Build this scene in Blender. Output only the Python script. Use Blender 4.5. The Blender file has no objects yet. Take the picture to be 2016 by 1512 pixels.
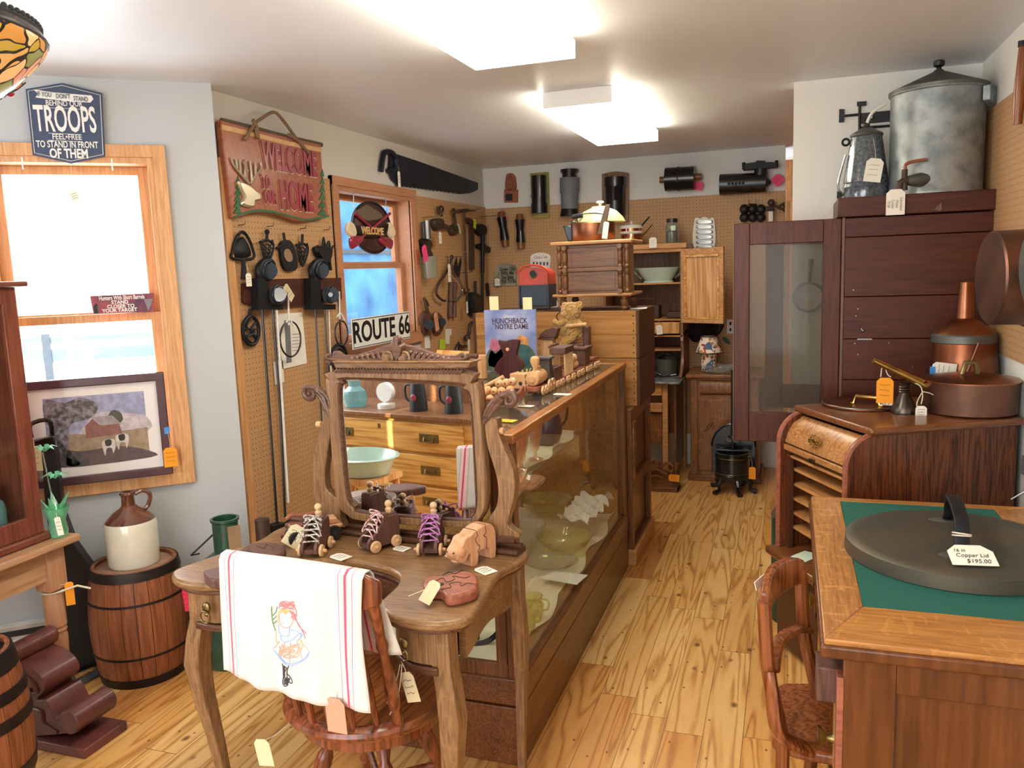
import bpy, bmesh, math, random
from mathutils import Vector, Matrix
random.seed(7)
S = bpy.context.scene
COL = S.collection
PI = math.pi
# ---------------------------------------------------------------- camera
CAM_H = 1.6
FPX = 1594.7
pt_, rl_, yw_ = math.radians(8.08), math.radians(-2.09), math.radians(-19.0)
fw = Vector((math.sin(yw_)*math.cos(pt_), math.cos(yw_)*math.cos(pt_), -math.sin(pt_)))
rt = Vector((math.cos(yw_), -math.sin(yw_), 0)); up_ = rt.cross(fw)
CA = rt*math.cos(rl_)+up_*math.sin(rl_); CB = up_*math.cos(rl_)-rt*math.sin(rl_)
CP = Vector((0, 0, CAM_H))
cam = bpy.data.cameras.new('camera'); co = bpy.data.objects.new('camera', cam); COL.objects.link(co)
M = Matrix.Identity(4)
for i in range(3): M[i][0] = CA[i]; M[i][1] = CB[i]; M[i][2] = -fw[i]; M[i][3] = CP[i]
co.matrix_world = M
cam.sensor_width = 36; cam.lens = FPX*36/2016; cam.clip_start = .02; cam.clip_end = 200
S.camera = co
# ---------------------------------------------------------------- world, sun, daylight, exposure
S.view_settings.view_transform = 'Standard'; S.view_settings.look = 'None'
S.view_settings.gamma = 1; S.view_settings.use_curve_mapping = False
S.view_settings.exposure = 0.36
S.cycles.use_denoising = True
S.cycles.max_bounces = 10; S.cycles.transparent_max_bounces = 24
S.cycles.caustics_reflective = False; S.cycles.caustics_refractive = False
S.cycles.sample_clamp_indirect = 8
W = bpy.data.worlds.new('sky'); S.world = W; W.use_nodes = True
bg = W.node_tree.nodes['Background']; bg.inputs[0].default_value = (.86, .93, 1, 1); bg.inputs[1].default_value = 3.2
def light(name, kind, loc, dirv, power, color=(1, 1, 1), size=(1, 1)):
    l = bpy.data.lights.new(name, kind); l.energy = power; l.color = color
    if kind == 'AREA': l.shape = 'RECTANGLE'; l.size, l.size_y = size
    if kind == 'SUN': l.angle = .01
    o = bpy.data.objects.new(name, l); COL.objects.link(o); o.location = loc
    o.rotation_euler = Vector(dirv).to_track_quat('-Z', 'Y').to_euler(); return o
light('sun', 'SUN', (-4, 8, 6), (.02, -.9, -.37), 10.0, (1, .93, .82))
# daylight of the shop front behind the camera and of the bay and side windows
light('shopfront_daylight', 'AREA', (-1.2, -1.72, 1.45), (0, 1, -.12), 30, (1, .97, .92), (2.6, 1.7))
light('bay_daylight', 'AREA', (-3.10, 2.80, 1.55), (.652, -.759, -.25), 30, (.84, .92, 1), (.9, 1.4))
light('left_front_daylight', 'AREA', (-4.06, 0.3, 1.6), (1, .12, -.15), 26, (.84, .92, 1), (1.5, 1.4))
# ---------------------------------------------------------------- picking points of the photograph on real planes
def ray(px, py): return CA*(px-1008)-CB*(py-756)+fw*FPX
def at(px, py, ax, v):
    d = ray(px, py); i = 'xyz'.index(ax); t = (v-CP[i])/d[i]; return CP+d*t
class Frame:
    def __init__(s, O, R, U=(0, 0, 1)):
        s.O = Vector(O); s.R = Vector(R).normalized(); s.U = Vector(U).normalized(); s.N = s.R.cross(s.U)
    def uv(s, px, py, d=0):
        r = ray(px, py); o = s.O+s.N*d; t = (o-CP).dot(s.N)/r.dot(s.N); p = CP+r*t-s.O
        return (p.dot(s.R), p.dot(s.U))
    def px(s, L, d=0): return [s.uv(x, y, d) for x, y in L]
    def w(s, u, v, d=0): return s.O+s.R*u+s.U*v+s.N*d
    def at(s, O): return Frame(O, s.R, s.U)
FL = Frame((-2.41, 0, 0), (0, 1, 0)); FBK = Frame((0, 6.45, 0), (1, 0, 0))
FBY = Frame((-2.41, 2.93, 0), (.759, .652, 0))
def fy(y): return Frame((0, y, 0), (1, 0, 0))
def fx(x): return Frame((x, 0, 0), (0, 1, 0))
FT = Frame((0, 0, 0), (1, 0, 0), (0, 1, 0))      # horizontal, normal up
def ft(z): return Frame((0, 0, z), (1, 0, 0), (0, 1, 0))
# ---------------------------------------------------------------- mesh building
def smoothpts(P, n=6, closed=False):
    P = [Vector(p) for p in P]; out = []; m = len(P)
    for i in range(m if closed else m-1):
        g = (lambda k: P[k % m]) if closed else (lambda k: P[min(max(k, 0), m-1)])
        a, b, c, d = g(i-1), g(i), g(i+1), g(i+2)
        for j in range(n):
            t = j/n
            out.append(.5*((2*b)+(c-a)*t+(2*a-5*b+4*c-d)*t*t+(3*b-a-3*c+d)*t**3))
    if not closed: out.append(P[-1])
    return out
def sm2(P, n=5, closed=True): return [(v.x, v.y) for v in smoothpts([(x, y, 0) for x, y in P], n, closed)]
class MB:
    def __init__(s): s.b = bmesh.new(); s.k = -1
    def _add(s, vs, fs):
        v = [s.b.verts.new(p) for p in vs]
        for f in fs:
            try: s.b.faces.new([v[i] for i in f])
            except ValueError: pass
        bmesh.ops.remove_doubles(s.b, verts=v, dist=1e-6)
        return s
    def box(s, c, sz, F=None, rot=None):
        s.k = (s.k+1) % 6; c = Vector(c); h = [x/2+s.k*5e-5 for x in sz]; vs = []
        for i in range(8):
            p = Vector((h[0]*(1 if i & 1 else -1), h[1]*(1 if i & 2 else -1), h[2]*(1 if i & 4 else -1)))
            if rot is not None: p = rot@p
            if F: p = F.R*p.x+F.U*p.y+F.N*p.z
            vs.append(c+p)
        return s._add(vs, [(0, 2, 3, 1), (4, 5, 7, 6), (0, 1, 5, 4), (2, 6, 7, 3), (0, 4, 6, 2), (1, 3, 7, 5)])
    def b2(s, a, b): # box from two corners
        a = Vector(a); b = Vector(b); return s.box((a+b)/2, [abs(b[i]-a[i]) for i in range(3)])
    def prism(s, F, pts, d0, d1):
        s.k = (s.k+1) % 6; e = s.k*5e-5*(1 if d1 > d0 else -1); d0, d1 = d0-e, d1+e; n = len(pts); vs = [F.w(u, v, d0) for u, v in pts]+[F.w(u, v, d1) for u, v in pts]
        fs = [tuple(range(n)), tuple(range(2*n-1, n-1, -1))]+[(i, (i+1) % n, n+(i+1) % n, n+i) for i in range(n)]
        return s._add(vs, fs)
    def rect(s, F, u0, v0, u1, v1, d0, d1): return s.prism(F, [(u0, v0), (u1, v0), (u1, v1), (u0, v1)], d0, d1)
    def dome(s, F, pts, d0, d1, k=.8): # prism with chamfered front edge
        cu = sum(p[0] for p in pts)/len(pts); cv = sum(p[1] for p in pts)/len(pts); n = len(pts)
        ins = [(cu+(u-cu)*k, cv+(v-cv)*k) for u, v in pts]; e = d0+(d1-d0)*.55
        vs = [F.w(u, v, d0) for u, v in pts]+[F.w(u, v, e) for u, v in pts]+[F.w(u, v, d1) for u, v in ins]
        fs = [tuple(range(n)), tuple(range(3*n-1, 2*n-1, -1))]
        for o in (0, n): fs += [(o+i, o+(i+1) % n, o+n+(i+1) % n, o+n+i) for i in range(n)]
        return s._add(vs, fs)
    def tube(s, P, r, n=8, closed=False, flat=1.0):
        P = [Vector(p) for p in P]; m = len(P)
        R = r if isinstance(r, (list, tuple)) else [r]*m
        t0 = (P[1]-P[0]).normalized(); a = Vector((0, 0, 1)) if abs(t0.z) < .9 else Vector((1, 0, 0))
        u = t0.cross(a).normalized(); vs = []
        for i in range(m):
            t = (P[min(i+1, m-1)]-P[max(i-1, 0)]) if not closed else (P[(i+1) % m]-P[i-1])
            if t.length < 1e-9: t = t0
            t.normalize(); u = (u-t*u.dot(t)); u = u.normalized() if u.length > 1e-6 else t.orthogonal().normalized(); w = t.cross(u)
            for k in range(n):
                an = 2*PI*k/n; vs.append(P[i]+u*(math.cos(an)*R[i])+w*(math.sin(an)*R[i]*flat))
        fs = []
        for i in range(m if closed else m-1):
            j = (i+1) % m
            fs += [(i*n+k, i*n+(k+1) % n, j*n+(k+1) % n, j*n+k) for k in range(n)]
        if not closed: fs += [tuple(range(n-1, -1, -1)), tuple(range((m-1)*n, m*n))]
        return s._add(vs, fs)
    def cyl(s, a, b, r, r2=None, n=20): return s.tube([a, b], [r, r if r2 is None else r2], n)
    def lathe(s, prof, c=(0, 0, 0), ax=(0, 0, 1), n=28, sx=1, sy=1, xd=None, closed=False):
        c = Vector(c); ax = Vector(ax).normalized(); x = Vector(xd).normalized() if xd else (ax.orthogonal().normalized() if abs(ax.z) < .99 else Vector((1, 0, 0))); y = ax.cross(x); vs = []; m = len(prof)
        for r, z in prof:
            for k in range(n):
                an = 2*PI*k/n; vs.append(c+ax*z+x*(math.cos(an)*r*sx)+y*(math.sin(an)*r*sy))
        fs = []
        for i in range(m if closed else m-1):
            j = (i+1) % m
            fs += [(i*n+k, i*n+(k+1) % n, j*n+(k+1) % n, j*n+k) for k in range(n)]
        if not closed:
            if prof[0][0] > 1e-5: fs.append(tuple(range(n-1, -1, -1)))
            if prof[-1][0] > 1e-5: fs.append(tuple(range((m-1)*n, m*n)))
        return s._add(vs, fs)
    def ball(s, c, r, sc=(1, 1, 1), n=16):
        m = max(6, n//2); vs = []; c = Vector(c)
        for i in range(m+1):
            th = PI*i/m
            for k in range(n):
                an = 2*PI*k/n; vs.append(c+Vector((r*sc[0]*math.sin(th)*math.cos(an), r*sc[1]*math.sin(th)*math.sin(an), r*sc[2]*math.cos(th))))
        return s._add(vs, [(i*n+k, i*n+(k+1) % n, (i+1)*n+(k+1) % n, (i+1)*n+k) for i in range(m) for k in range(n)])
    def ring(s, c, R, r, ax=(0, 0, 1), n=28, m=8, a0=0, a1=2*PI, xd=None):
        c = Vector(c); ax = Vector(ax).normalized(); x = Vector(xd).normalized() if xd else ax.orthogonal().normalized(); y = ax.cross(x); full = abs(a1-a0-2*PI) < 1e-6
        P = [c+x*(R*math.cos(a0+(a1-a0)*k/n))+y*(R*math.sin(a0+(a1-a0)*k/n)) for k in range(n if full else n+1)]
        return s.tube(P, r, m, closed=full)
    def surf(s, f, nu, nv, thick=0):
        g = [[Vector(f(i/nu, j/nv)) for j in range(nv+1)] for i in range(nu+1)]
        v = [[s.b.verts.new(p) for p in row] for row in g]
        for i in range(nu):
            for j in range(nv): s.b.faces.new((v[i][j], v[i+1][j], v[i+1][j+1], v[i][j+1]))
        return s
def setsharp(me, ang=35):
    for p in me.polygons: p.use_smooth = True
    try: me.set_sharp_from_angle(angle=math.radians(ang))
    except Exception: pass
def mkobj(name, mb, mat, off=None, bev=0, solid=0):
    b = mb.b
    bmesh.ops.recalc_face_normals(b, faces=b.faces)
    me = bpy.data.meshes.new(name); b.to_mesh(me); b.free()
    if off is not None: me.transform(Matrix.Translation(-Vector(off)))
    me.materials.append(MT[mat] if isinstance(mat, str) else mat); setsharp(me)
    o = bpy.data.objects.new(name, me); COL.objects.link(o)
    if solid:
        m = o.modifiers.new('thick', 'SOLIDIFY'); m.thickness = solid; m.offset = 0
    if bev:
        m = o.modifiers.new('edge', 'BEVEL'); m.width = bev; m.segments = 2; m.limit_method = 'ANGLE'; m.angle_limit = math.radians(38)
    return o
def textmesh(txt, size, ext=.001, sx=1, shear=0, bold=0):
    c = bpy.data.curves.new('t', 'FONT'); c.body = txt; c.size = size; c.extrude = ext; c.align_x = 'CENTER'; c.align_y = 'CENTER'; c.shear = shear; c.offset = bold; c.resolution_u = 3
    o = bpy.data.objects.new('t', c); COL.objects.link(o); dg = bpy.context.evaluated_depsgraph_get()
    me = bpy.data.meshes.new_from_object(o.evaluated_get(dg)); bpy.data.objects.remove(o); bpy.data.curves.remove(c)
    me.transform(Matrix.Diagonal((sx, 1, 1, 1))); return me
class Thing:
    """Empty at the base of a thing; parts are given in world coordinates (or local ones if local=True)"""
    def __init__(s, name, label, cat, loc, group=None, rz=0, local=False):
        s.o = bpy.data.objects.new(name, None); COL.objects.link(s.o); s.o.empty_display_size = .05
        s.o.location = loc; s.o.rotation_euler = (0, 0, rz); s.local = local or rz != 0; s.loc = Vector(loc)
        s.o['label'] = label; s.o['category'] = cat
        if group: s.o['group'] = group
    def p(s, name, mb, mat, parent=None, bev=0, label=None, solid=0, stuff=False):
        o = mkobj(name, mb, mat, None if s.local else s.loc, bev, solid); o.parent = parent or s.o
        if label: o['label'] = label
        if stuff: o['kind'] = 'stuff'
        return o
    def text(s, name, txt, F, u, v, d, size, mat, sx=1, parent=None, ext=.0008, rot=0, bold=0, shear=0):
        me = textmesh(txt, size, ext, sx, shear, bold); c, q = math.cos(rot), math.sin(rot)
        R = F.R*c+F.U*q; U = F.U*c-F.R*q
        m = Matrix((R, U, F.N)).transposed().to_4x4(); m.translation = F.w(u, v, d)-(Vector() if s.local else s.loc)
        me.transform(m); me.name = name; me.materials.clear(); me.materials.append(MT[mat])
        o = bpy.data.objects.new(name, me); COL.objects.link(o); o.parent = parent or s.o; return o
def single(name, mb, mat, label, cat, loc, group=None, bev=0, solid=0):
    o = mkobj(name, mb, mat, loc, bev, solid); o.location = loc; o['label'] = label; o['category'] = cat
    if group: o['group'] = group
    return o
def struct(name, mb, mat, bev=0, parent=None):
    o = mkobj(name, mb, mat, None, bev)
    if parent: o.parent = parent
    else: o['kind'] = 'structure'
    return o
def copytree(o, parent=None):
    c = o.copy(); COL.objects.link(c)
    if parent: c.parent = parent
    for ch in list(o.children): copytree(ch, c)
    return c
def dup(T, loc, label, rz=None, scale=None):
    o = T.o if isinstance(T, Thing) else T
    c = copytree(o); c.location = loc; c['label'] = label
    if rz is not None: c.rotation_euler = (0, 0, rz)
    if scale: c.scale = (scale,)*3
    return c
def tag(T, F, u, v, d, w, h, mat='tag', rot=0, to=None, parent=None, lines=3, name='price_tag', ink='ink'):
    """card with clipped corners centred at u,v on frame F; the hole side points to +U rotated by rot"""
    c, q = math.cos(rot), math.sin(rot)
    G = Frame(F.w(u, v, d), F.R*c+F.U*q, F.U*c-F.R*q); k = w*.22
    mb = MB().prism(G, [(-w/2, -h/2), (w/2, -h/2), (w/2, h/2-k), (w/2-k, h/2), (-w/2+k, h/2), (-w/2, h/2-k)], 0, .0012)
    t = T.p(name, mb, mat, parent)
    if to is not None:
        a = G.w(0, h/2-k*.6, .002); b = Vector(to); m = (a+b)/2+Vector((.004, 0, -.012*(b-a).length/.1*.3))
        T.p('string', MB().tube(smoothpts([a, m, b], 5), .0009, 5), 'string', t)
    if lines:
        mb = MB()
        for i in range(lines):
            vv = h*.22-i*h*.62/max(lines, 1); x0 = -w*.34; P = []
            for j in range(9): P.append(G.w(x0+w*.68*j/8*(1-.25*random.random()*(j == 8)), vv+random.uniform(-1, 1)*h*.035, .0016))
            mb.tube(P, .0006, 4)
        T.p('handwriting', mb, ink, t)
    return t
# ---------------------------------------------------------------- materials
def lin(h):
    h = h.lstrip('#'); v = [int(h[i:i+2], 16)/255 for i in (0, 2, 4)]
    return tuple(x/12.92 if x <= .04045 else ((x+.055)/1.055)**2.4 for x in v)+(1,)
MT = {}
def newmat(name):
    m = bpy.data.materials.new(name); m.use_nodes = True; MT[name] = m; nt = m.node_tree; return m, nt, nt.nodes['Principled BSDF']
def nd(nt, t, **kw):
    n = nt.nodes.new(t)
    for k, v in kw.items():
        if k.startswith('i_'): n.inputs[int(k[2:])].default_value = v
        else: setattr(n, k, v)
    return n
def ma(nt, op, a, b=None, c=None):
    n = nt.nodes.new('ShaderNodeMath'); n.operation = op
    for i, x in enumerate((a, b, c)):
        if x is None: continue
        if isinstance(x, (int, float)): n.inputs[i].default_value = x
        else: nt.links.new(x, n.inputs[i])
    return n.outputs[0]
def ramp(nt, fac, stops):
    r = nt.nodes.new('ShaderNodeValToRGB'); e = r.color_ramp.elements
    while len(e) > 1: e.remove(e[-1])
    e[0].position = stops[0][0]; e[0].color = stops[0][1]
    for p, c in stops[1:]: x = e.new(p); x.color = c
    nt.links.new(fac, r.inputs[0]); return r.outputs[0]
def mix(nt, fac, a, b, mode='MIX'):
    n = nt.nodes.new('ShaderNodeMix'); n.data_type = 'RGBA'; n.blend_type = mode
    for k, x in ((0, fac), (6, a), (7, b)):
        if isinstance(x, (int, float, tuple)): n.inputs[k].default_value = x
        else: nt.links.new(x, n.inputs[k])
    return n.outputs[2]
def plain(name, col, rough=.5, metal=0, noise=.12, sc=12, bump=0, coat=0, trans=0, emit=0, sheen=0, col2=None):
    m, nt, b = newmat(name); c = lin(col)
    tc = nd(nt, 'ShaderNodeTexCoord'); nz = nd(nt, 'ShaderNodeTexNoise'); nz.inputs['Scale'].default_value = sc; nz.inputs['Detail'].default_value = 5
    nt.links.new(tc.outputs['Object'], nz.inputs['Vector'])
    c2 = lin(col2) if col2 else tuple(x*(1-noise*2) for x in c[:3])+(1,)
    nt.links.new(ramp(nt, nz.outputs[0], [(.36, c2), (.62, c)]), b.inputs['Base Color'])
    b.inputs['Roughness'].default_value = rough; b.inputs['Metallic'].default_value = metal
    if coat: b.inputs['Coat Weight'].default_value = coat; b.inputs['Coat Roughness'].default_value = .12
    if trans: b.inputs['Transmission Weight'].default_value = trans
    if sheen: b.inputs['Sheen Weight'].default_value = sheen
    if emit: b.inputs['Emission Color'].default_value = c; b.inputs['Emission Strength'].default_value = emit
    if bump:
        bp = nd(nt, 'ShaderNodeBump'); bp.inputs['Strength'].default_value = bump; bp.inputs['Distance'].default_value = .004
        nt.links.new(nz.outputs[0], bp.inputs['Height']); nt.links.new(bp.outputs[0], b.inputs['Normal'])
    return m
def wood(name, dark, light_, axis='z', sc=34, rough=.42, coat=.15, fleck=0, ring=.5, dark2=None):
    m, nt, b = newmat(name)
    tc = nd(nt, 'ShaderNodeTexCoord'); mp = nd(nt, 'ShaderNodeMapping'); s = [1, 1, 1]; s['xyz'.index(axis)] = .07
    mp.inputs['Scale'].default_value = s; nt.links.new(tc.outputs['Object'], mp.inputs[0])
    oi = nd(nt, 'ShaderNodeObjectInfo'); va = nd(nt, 'ShaderNodeVectorMath'); va.operation = 'ADD'
    nt.links.new(mp.outputs[0], va.inputs[0]); nt.links.new(ma(nt, 'MULTIPLY', oi.outputs['Random'], 3), va.inputs[1])
    n1 = nd(nt, 'ShaderNodeTexNoise'); n1.inputs['Scale'].default_value = sc*.35; n1.inputs['Detail'].default_value = 3; n1.inputs['Distortion'].default_value = .4
    n2 = nd(nt, 'ShaderNodeTexNoise'); n2.inputs['Scale'].default_value = sc*3.2; n2.inputs['Detail'].default_value = 4
    for n in (n1, n2): nt.links.new(va.outputs[0], n.inputs['Vector'])
    rg = ma(nt, 'SINE', ma(nt, 'MULTIPLY', n1.outputs[0], 55)); f = ma(nt, 'ADD', ma(nt, 'MULTIPLY', rg, .14*ring), ma(nt, 'MULTIPLY', n2.outputs[0], .75)); f = ma(nt, 'ADD', f, ma(nt, 'MULTIPLY', n1.outputs[0], .35))
    col = ramp(nt, f, [(.32, lin(dark)), (.72, lin(light_))])
    if fleck:
        mf = nd(nt, 'ShaderNodeMapping'); s = [30, 30, 30]; s['xyz'.index(axis)] = 30; s['xyz'.index('x' if axis != 'x' else 'y')] = 9; mf.inputs['Scale'].default_value = s
        nt.links.new(tc.outputs['Object'], mf.inputs[0]); n3 = nd(nt, 'ShaderNodeTexNoise'); n3.inputs['Scale'].default_value = 1.4; n3.inputs['Distortion'].default_value = 1.2
        nt.links.new(mf.outputs[0], n3.inputs['Vector']); fk = ramp(nt, n3.outputs[0], [(.60, (0, 0, 0, 1)), (.66, (fleck,)*3+(1,))])
        col = mix(nt, fk, col, lin(light_), 'ADD') if False else mix(nt, fk, col, tuple(min(1, x*1.7) for x in lin(light_)[:3])+(1,))
    nt.links.new(col, b.inputs['Base Color'])
    b.inputs['Roughness'].default_value = rough; b.inputs['Coat Weight'].default_value = coat*.7; b.inputs['Coat Roughness'].default_value = .2; b.inputs['Specular IOR Level'].default_value = .3
    bp = nd(nt, 'ShaderNodeBump'); bp.inputs['Strength'].default_value = .12; bp.inputs['Distance'].default_value = .002
    nt.links.new(f, bp.inputs['Height']); nt.links.new(bp.outputs[0], b.inputs['Normal']); return m
def glass(name, tint=(1, 1, 1), refl=1.0, alpha=0.0, film=(.6, .65, .6)):
    m, nt, b = newmat(name); nt.nodes.remove(b); out = nt.nodes['Material Output']
    tr = nd(nt, 'ShaderNodeBsdfTransparent'); tr.inputs[0].default_value = tuple(tint)+(1,)
    gl = nd(nt, 'ShaderNodeBsdfGlossy'); gl.inputs['Roughness'].default_value = .02
    fr = nd(nt, 'ShaderNodeFresnel'); fr.inputs[0].default_value = 1.45
    mx = nd(nt, 'ShaderNodeMixShader'); ge = nd(nt, 'ShaderNodeNewGeometry'); ff = ma(nt, 'SUBTRACT', 1, ge.outputs['Backfacing']); nt.links.new(ma(nt, 'MULTIPLY', ma(nt, 'MINIMUM', ma(nt, 'MULTIPLY', fr.outputs[0], refl), .95), ff), mx.inputs[0])
    src = tr
    if alpha:
        df = nd(nt, 'ShaderNodeBsdfDiffuse'); df.inputs[0].default_value = tuple(film)+(1,)
        m2 = nd(nt, 'ShaderNodeMixShader'); m2.inputs[0].default_value = alpha; nt.links.new(tr.outputs[0], m2.inputs[1]); nt.links.new(df.outputs[0], m2.inputs[2]); src = m2
    nt.links.new(src.outputs[0], mx.inputs[1]); nt.links.new(gl.outputs[0], mx.inputs[2]); nt.links.new(mx.outputs[0], out.inputs[0]); return m
def fixed(name, col, strength):
    m, nt, b = newmat(name); b.inputs['Base Color'].default_value = lin(col); b.inputs['Emission Color'].default_value = lin(col); b.inputs['Emission Strength'].default_value = strength; b.inputs['Roughness'].default_value = .4; return m
# walls
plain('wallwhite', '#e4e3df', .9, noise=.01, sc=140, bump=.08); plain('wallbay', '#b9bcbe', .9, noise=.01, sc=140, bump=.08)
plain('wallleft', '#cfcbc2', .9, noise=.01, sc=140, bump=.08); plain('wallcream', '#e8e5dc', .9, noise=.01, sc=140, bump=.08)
plain('ceilpaint', '#e9edf0', .45, noise=.01, sc=4)
wood('winwood', '#b98353', '#d8a674', 'z', 40, .4, .3, ring=.5); wood('winwoodx', '#b98353', '#d8a674', 'x', 40, .4, .3, ring=.5); wood('winwoody', '#a87350', '#c08a66', 'y', 40, .4, .3)
wood('darkwinwood', '#7a4a32', '#96604a', 'y', 40)
wood('oakz', '#62462e', '#98734f', 'z', 60, .42, .3, fleck=.12); wood('oakx', '#63462e', '#957049', 'x', 60, .35, .45, fleck=.12); wood('oakdark', '#3c2418', '#6b452f', 'x', 50, .4, .4)
wood('carved', '#4a3226', '#735241', 'x', 50, .4, .35)
wood('caseoak', '#7a4a26', '#b5793f', 'y', 50, .3, .5); wood('casedark', '#4e2a14', '#825028', 'y', 46, .35, .4); wood('casedarkz', '#4e2c16', '#82522c', 'z', 46, .35, .4); wood('caselight', '#a5713f', '#cf9b62', 'x', 40)
wood('chairwood', '#4a2415', '#8a4a2b', 'z', 30, .22, .6, ring=.7); wood('seatwood', '#5a3018', '#94592f', 'y', 30, .2, .8, ring=.9)
wood('rchairwood', '#5a2c14', '#8f522c', 'z', 36, .25, .6, ring=.8)
wood('walnut', '#4a3029', '#6e4c42', 'z', 40, .5, .1); wood('redcedar', '#7c4432', '#a2624c', 'x', 30, .4, .25); wood('maple', '#c08d5e', '#dcb084', 'z', 30, .45, .15); wood('birch', '#cfa476', '#e4c096', 'y', 30, .45, .1)
wood('purpleheart', '#3a1c20', '#55292c', 'z', 40, .35, .3); wood('alder', '#c99069', '#e0ac84', 'z', 24, .45, .15)
wood('cabred', '#3c1709', '#562610', 'x', 26, .42, .05, ring=.3); wood('cabredz', '#3f180a', '#5c2b14', 'z', 26, .42, .05, ring=.3); wood('planedge', '#5a4038', '#7b5c52', 'z', 26)
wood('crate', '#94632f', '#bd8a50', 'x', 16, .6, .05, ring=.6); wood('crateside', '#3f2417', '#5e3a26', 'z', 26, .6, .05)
wood('pine', '#b07a44', '#d8a468', 'z', 20, .4, .3, ring=1.2); wood('pinex', '#a57244', '#c89560', 'x', 26, .45, .2, ring=.8); wood('pinebrown', '#6e4a33', '#8f674a', 'z', 26, .5, .15)
wood('sewoak', '#5e371c', '#8f5e36', 'z', 50, .4, .3, fleck=.3); wood('carvewal', '#56331a', '#805430', 'x', 40, .4, .3)
wood('rolloakx', '#8d5a30', '#b98652', 'x', 40, .35, .35, ring=.9); wood('rollside', '#3a1a0e', '#713c20', 'z', 60, .3, .5, ring=1.0); wood('rollshelf', '#a3693a', '#d09a5e', 'y', 40, .4, .3); wood('rolltop', '#5a3018', '#84522f', 'x', 40, .28, .6); wood('rolldark', '#3c2014', '#573222', 'z', 40)
wood('deskoaky', '#8a5a30', '#b98550', 'y', 50, .3, .45, fleck=.45); wood('deskoakx', '#8f5c2e', '#bd8447', 'x', 50, .3, .45, fleck=.2); wood('deskside', '#4a250e', '#6e3f1c', 'z', 18, .35, .3, ring=.3)
wood('tablepine', '#9b7150', '#bd9270', 'y', 30, .45, .2); wood('tablepinez', '#9b6f52', '#b78a6a', 'z', 30, .45, .2); wood('mahog', '#5a2c22', '#834a38', 'z', 30, .35, .3); wood('mahogy', '#5a2c22', '#834a38', 'y', 30, .35, .3)
wood('barrelw', '#6a3a22', '#94593a', 'z', 26, .5, .15, ring=.5); wood('barreltop', '#7c5a48', '#a07c66', 'x', 26, .6, .1); wood('signred', '#8f4f3a', '#ac6a4e', 'x', 20, .4, .3); wood('signpale', '#c99a62', '#dfb67e', 'x', 20)
wood('yellowoak', '#b07a38', '#dcaa5e', 'x', 20, .3, .4, ring=1.2); wood('boardwal', '#3c1f18', '#563027', 'y', 30)
plain('bark', '#6a5a48', .9, bump=.6, sc=60); plain('rope', '#8a6f55', .9, sc=80, bump=.3)
plain('iron', '#22252a', .5, .55, sc=40, bump=.15); plain('ironblue', '#2a323c', .42, .6, sc=30, bump=.1); plain('steel', '#9a9c9c', .3, 1); plain('darksteel', '#4a4d50', .35, .9); plain('saw', '#2b3240', .5, .6, sc=8, noise=.2); plain('rust', '#54433a', .6, .5, sc=30, bump=.2)
plain('galv', '#a3a9a8', .45, .5, noise=.22, sc=14, bump=.05, col2='#7b8486'); plain('galvlid', '#6d6e69', .5, .7, sc=10); plain('lead', '#4f5356', .5, .7, sc=12, noise=.2)
plain('copper', '#a06a4c', .34, 1, noise=.2, sc=6, col2='#7e4a33'); plain('copperdull', '#7a5748', .42, .9, noise=.2, sc=6); plain('coppershine', '#d08a66', .15, 1, noise=.05); plain('brass', '#c7a662', .25, 1, noise=.15, sc=30); plain('brassold', '#8a7a52', .35, 1); plain('pewter', '#6a625a', .32, .95, noise=.2, sc=20)
plain('tinlid', '#50514a', .55, .7, noise=.15, sc=5, col2='#62594a'); plain('tinedge', '#5e5d5e', .4, .8, sc=20)
plain('stoneware', '#d7d2bf', .15, coat=.6, noise=.03, sc=10); plain('jugbrown', '#6b3f2c', .12, coat=.8, noise=.3, sc=10)
plain('black', '#15161a', .5); plain('blackgloss', '#0c0d10', .15, coat=.5); plain('hoop', '#332c2a', .5, .7, sc=30); plain('corbel', '#6a3632', .5, coat=.2, noise=.2, sc=14, bump=.2, col2='#4d2725'); plain('heater', '#cfcac0', .4)
plain('tag', '#efe9dc', .8, noise=.02); plain('tagbeige', '#d8c8a2', .8, noise=.05); plain('tagorange', '#f29b1c', .7, noise=.02); plain('tagyellow', '#f5c52c', .7, noise=.02); plain('tagpink', '#f2457c', .6, noise=.01); plain('tagred', '#f03058', .6, noise=.01); plain('taggreen', '#b9d42c', .7, noise=.01); plain('paper', '#e9e5da', .85, noise=.01); plain('note', '#ece2b2', .85, noise=.01); plain('notegreen', '#cfe4cd', .85, noise=.01); plain('tagsalmon', '#d8977a', .8, noise=.03)
plain('ink', '#2a2b33', .8, noise=0); plain('string', '#d9cfb8', .9, noise=.05, sc=200); plain('bluetape', '#3d8ed8', .6, noise=0)
plain('navy', '#35435f', .5, noise=.04, sc=30); plain('signwhite', '#e4e2dc', .55, noise=.03, sc=30); plain('redletter', '#9d2e40', .35, coat=.3); plain('creamedge', '#e9d3b4', .6); plain('green', '#2f6a44', .6); plain('deerw', '#c9bfa4', .3, .5, noise=.15, sc=10)
plain('blotter', '#0f5a50', .9, noise=.08, sc=180); plain('blind', '#10302e', .9)
plain('cloth', '#ebe8e2', .95, noise=.03, sc=200, bump=.1, sheen=.2); plain('clothcream', '#e6ddc4', .95, noise=.05, sc=14, bump=.4); plain('stripered', '#c8465e', .9, noise=.02); plain('stripepink', '#eab9bd', .9, noise=.02)
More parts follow.
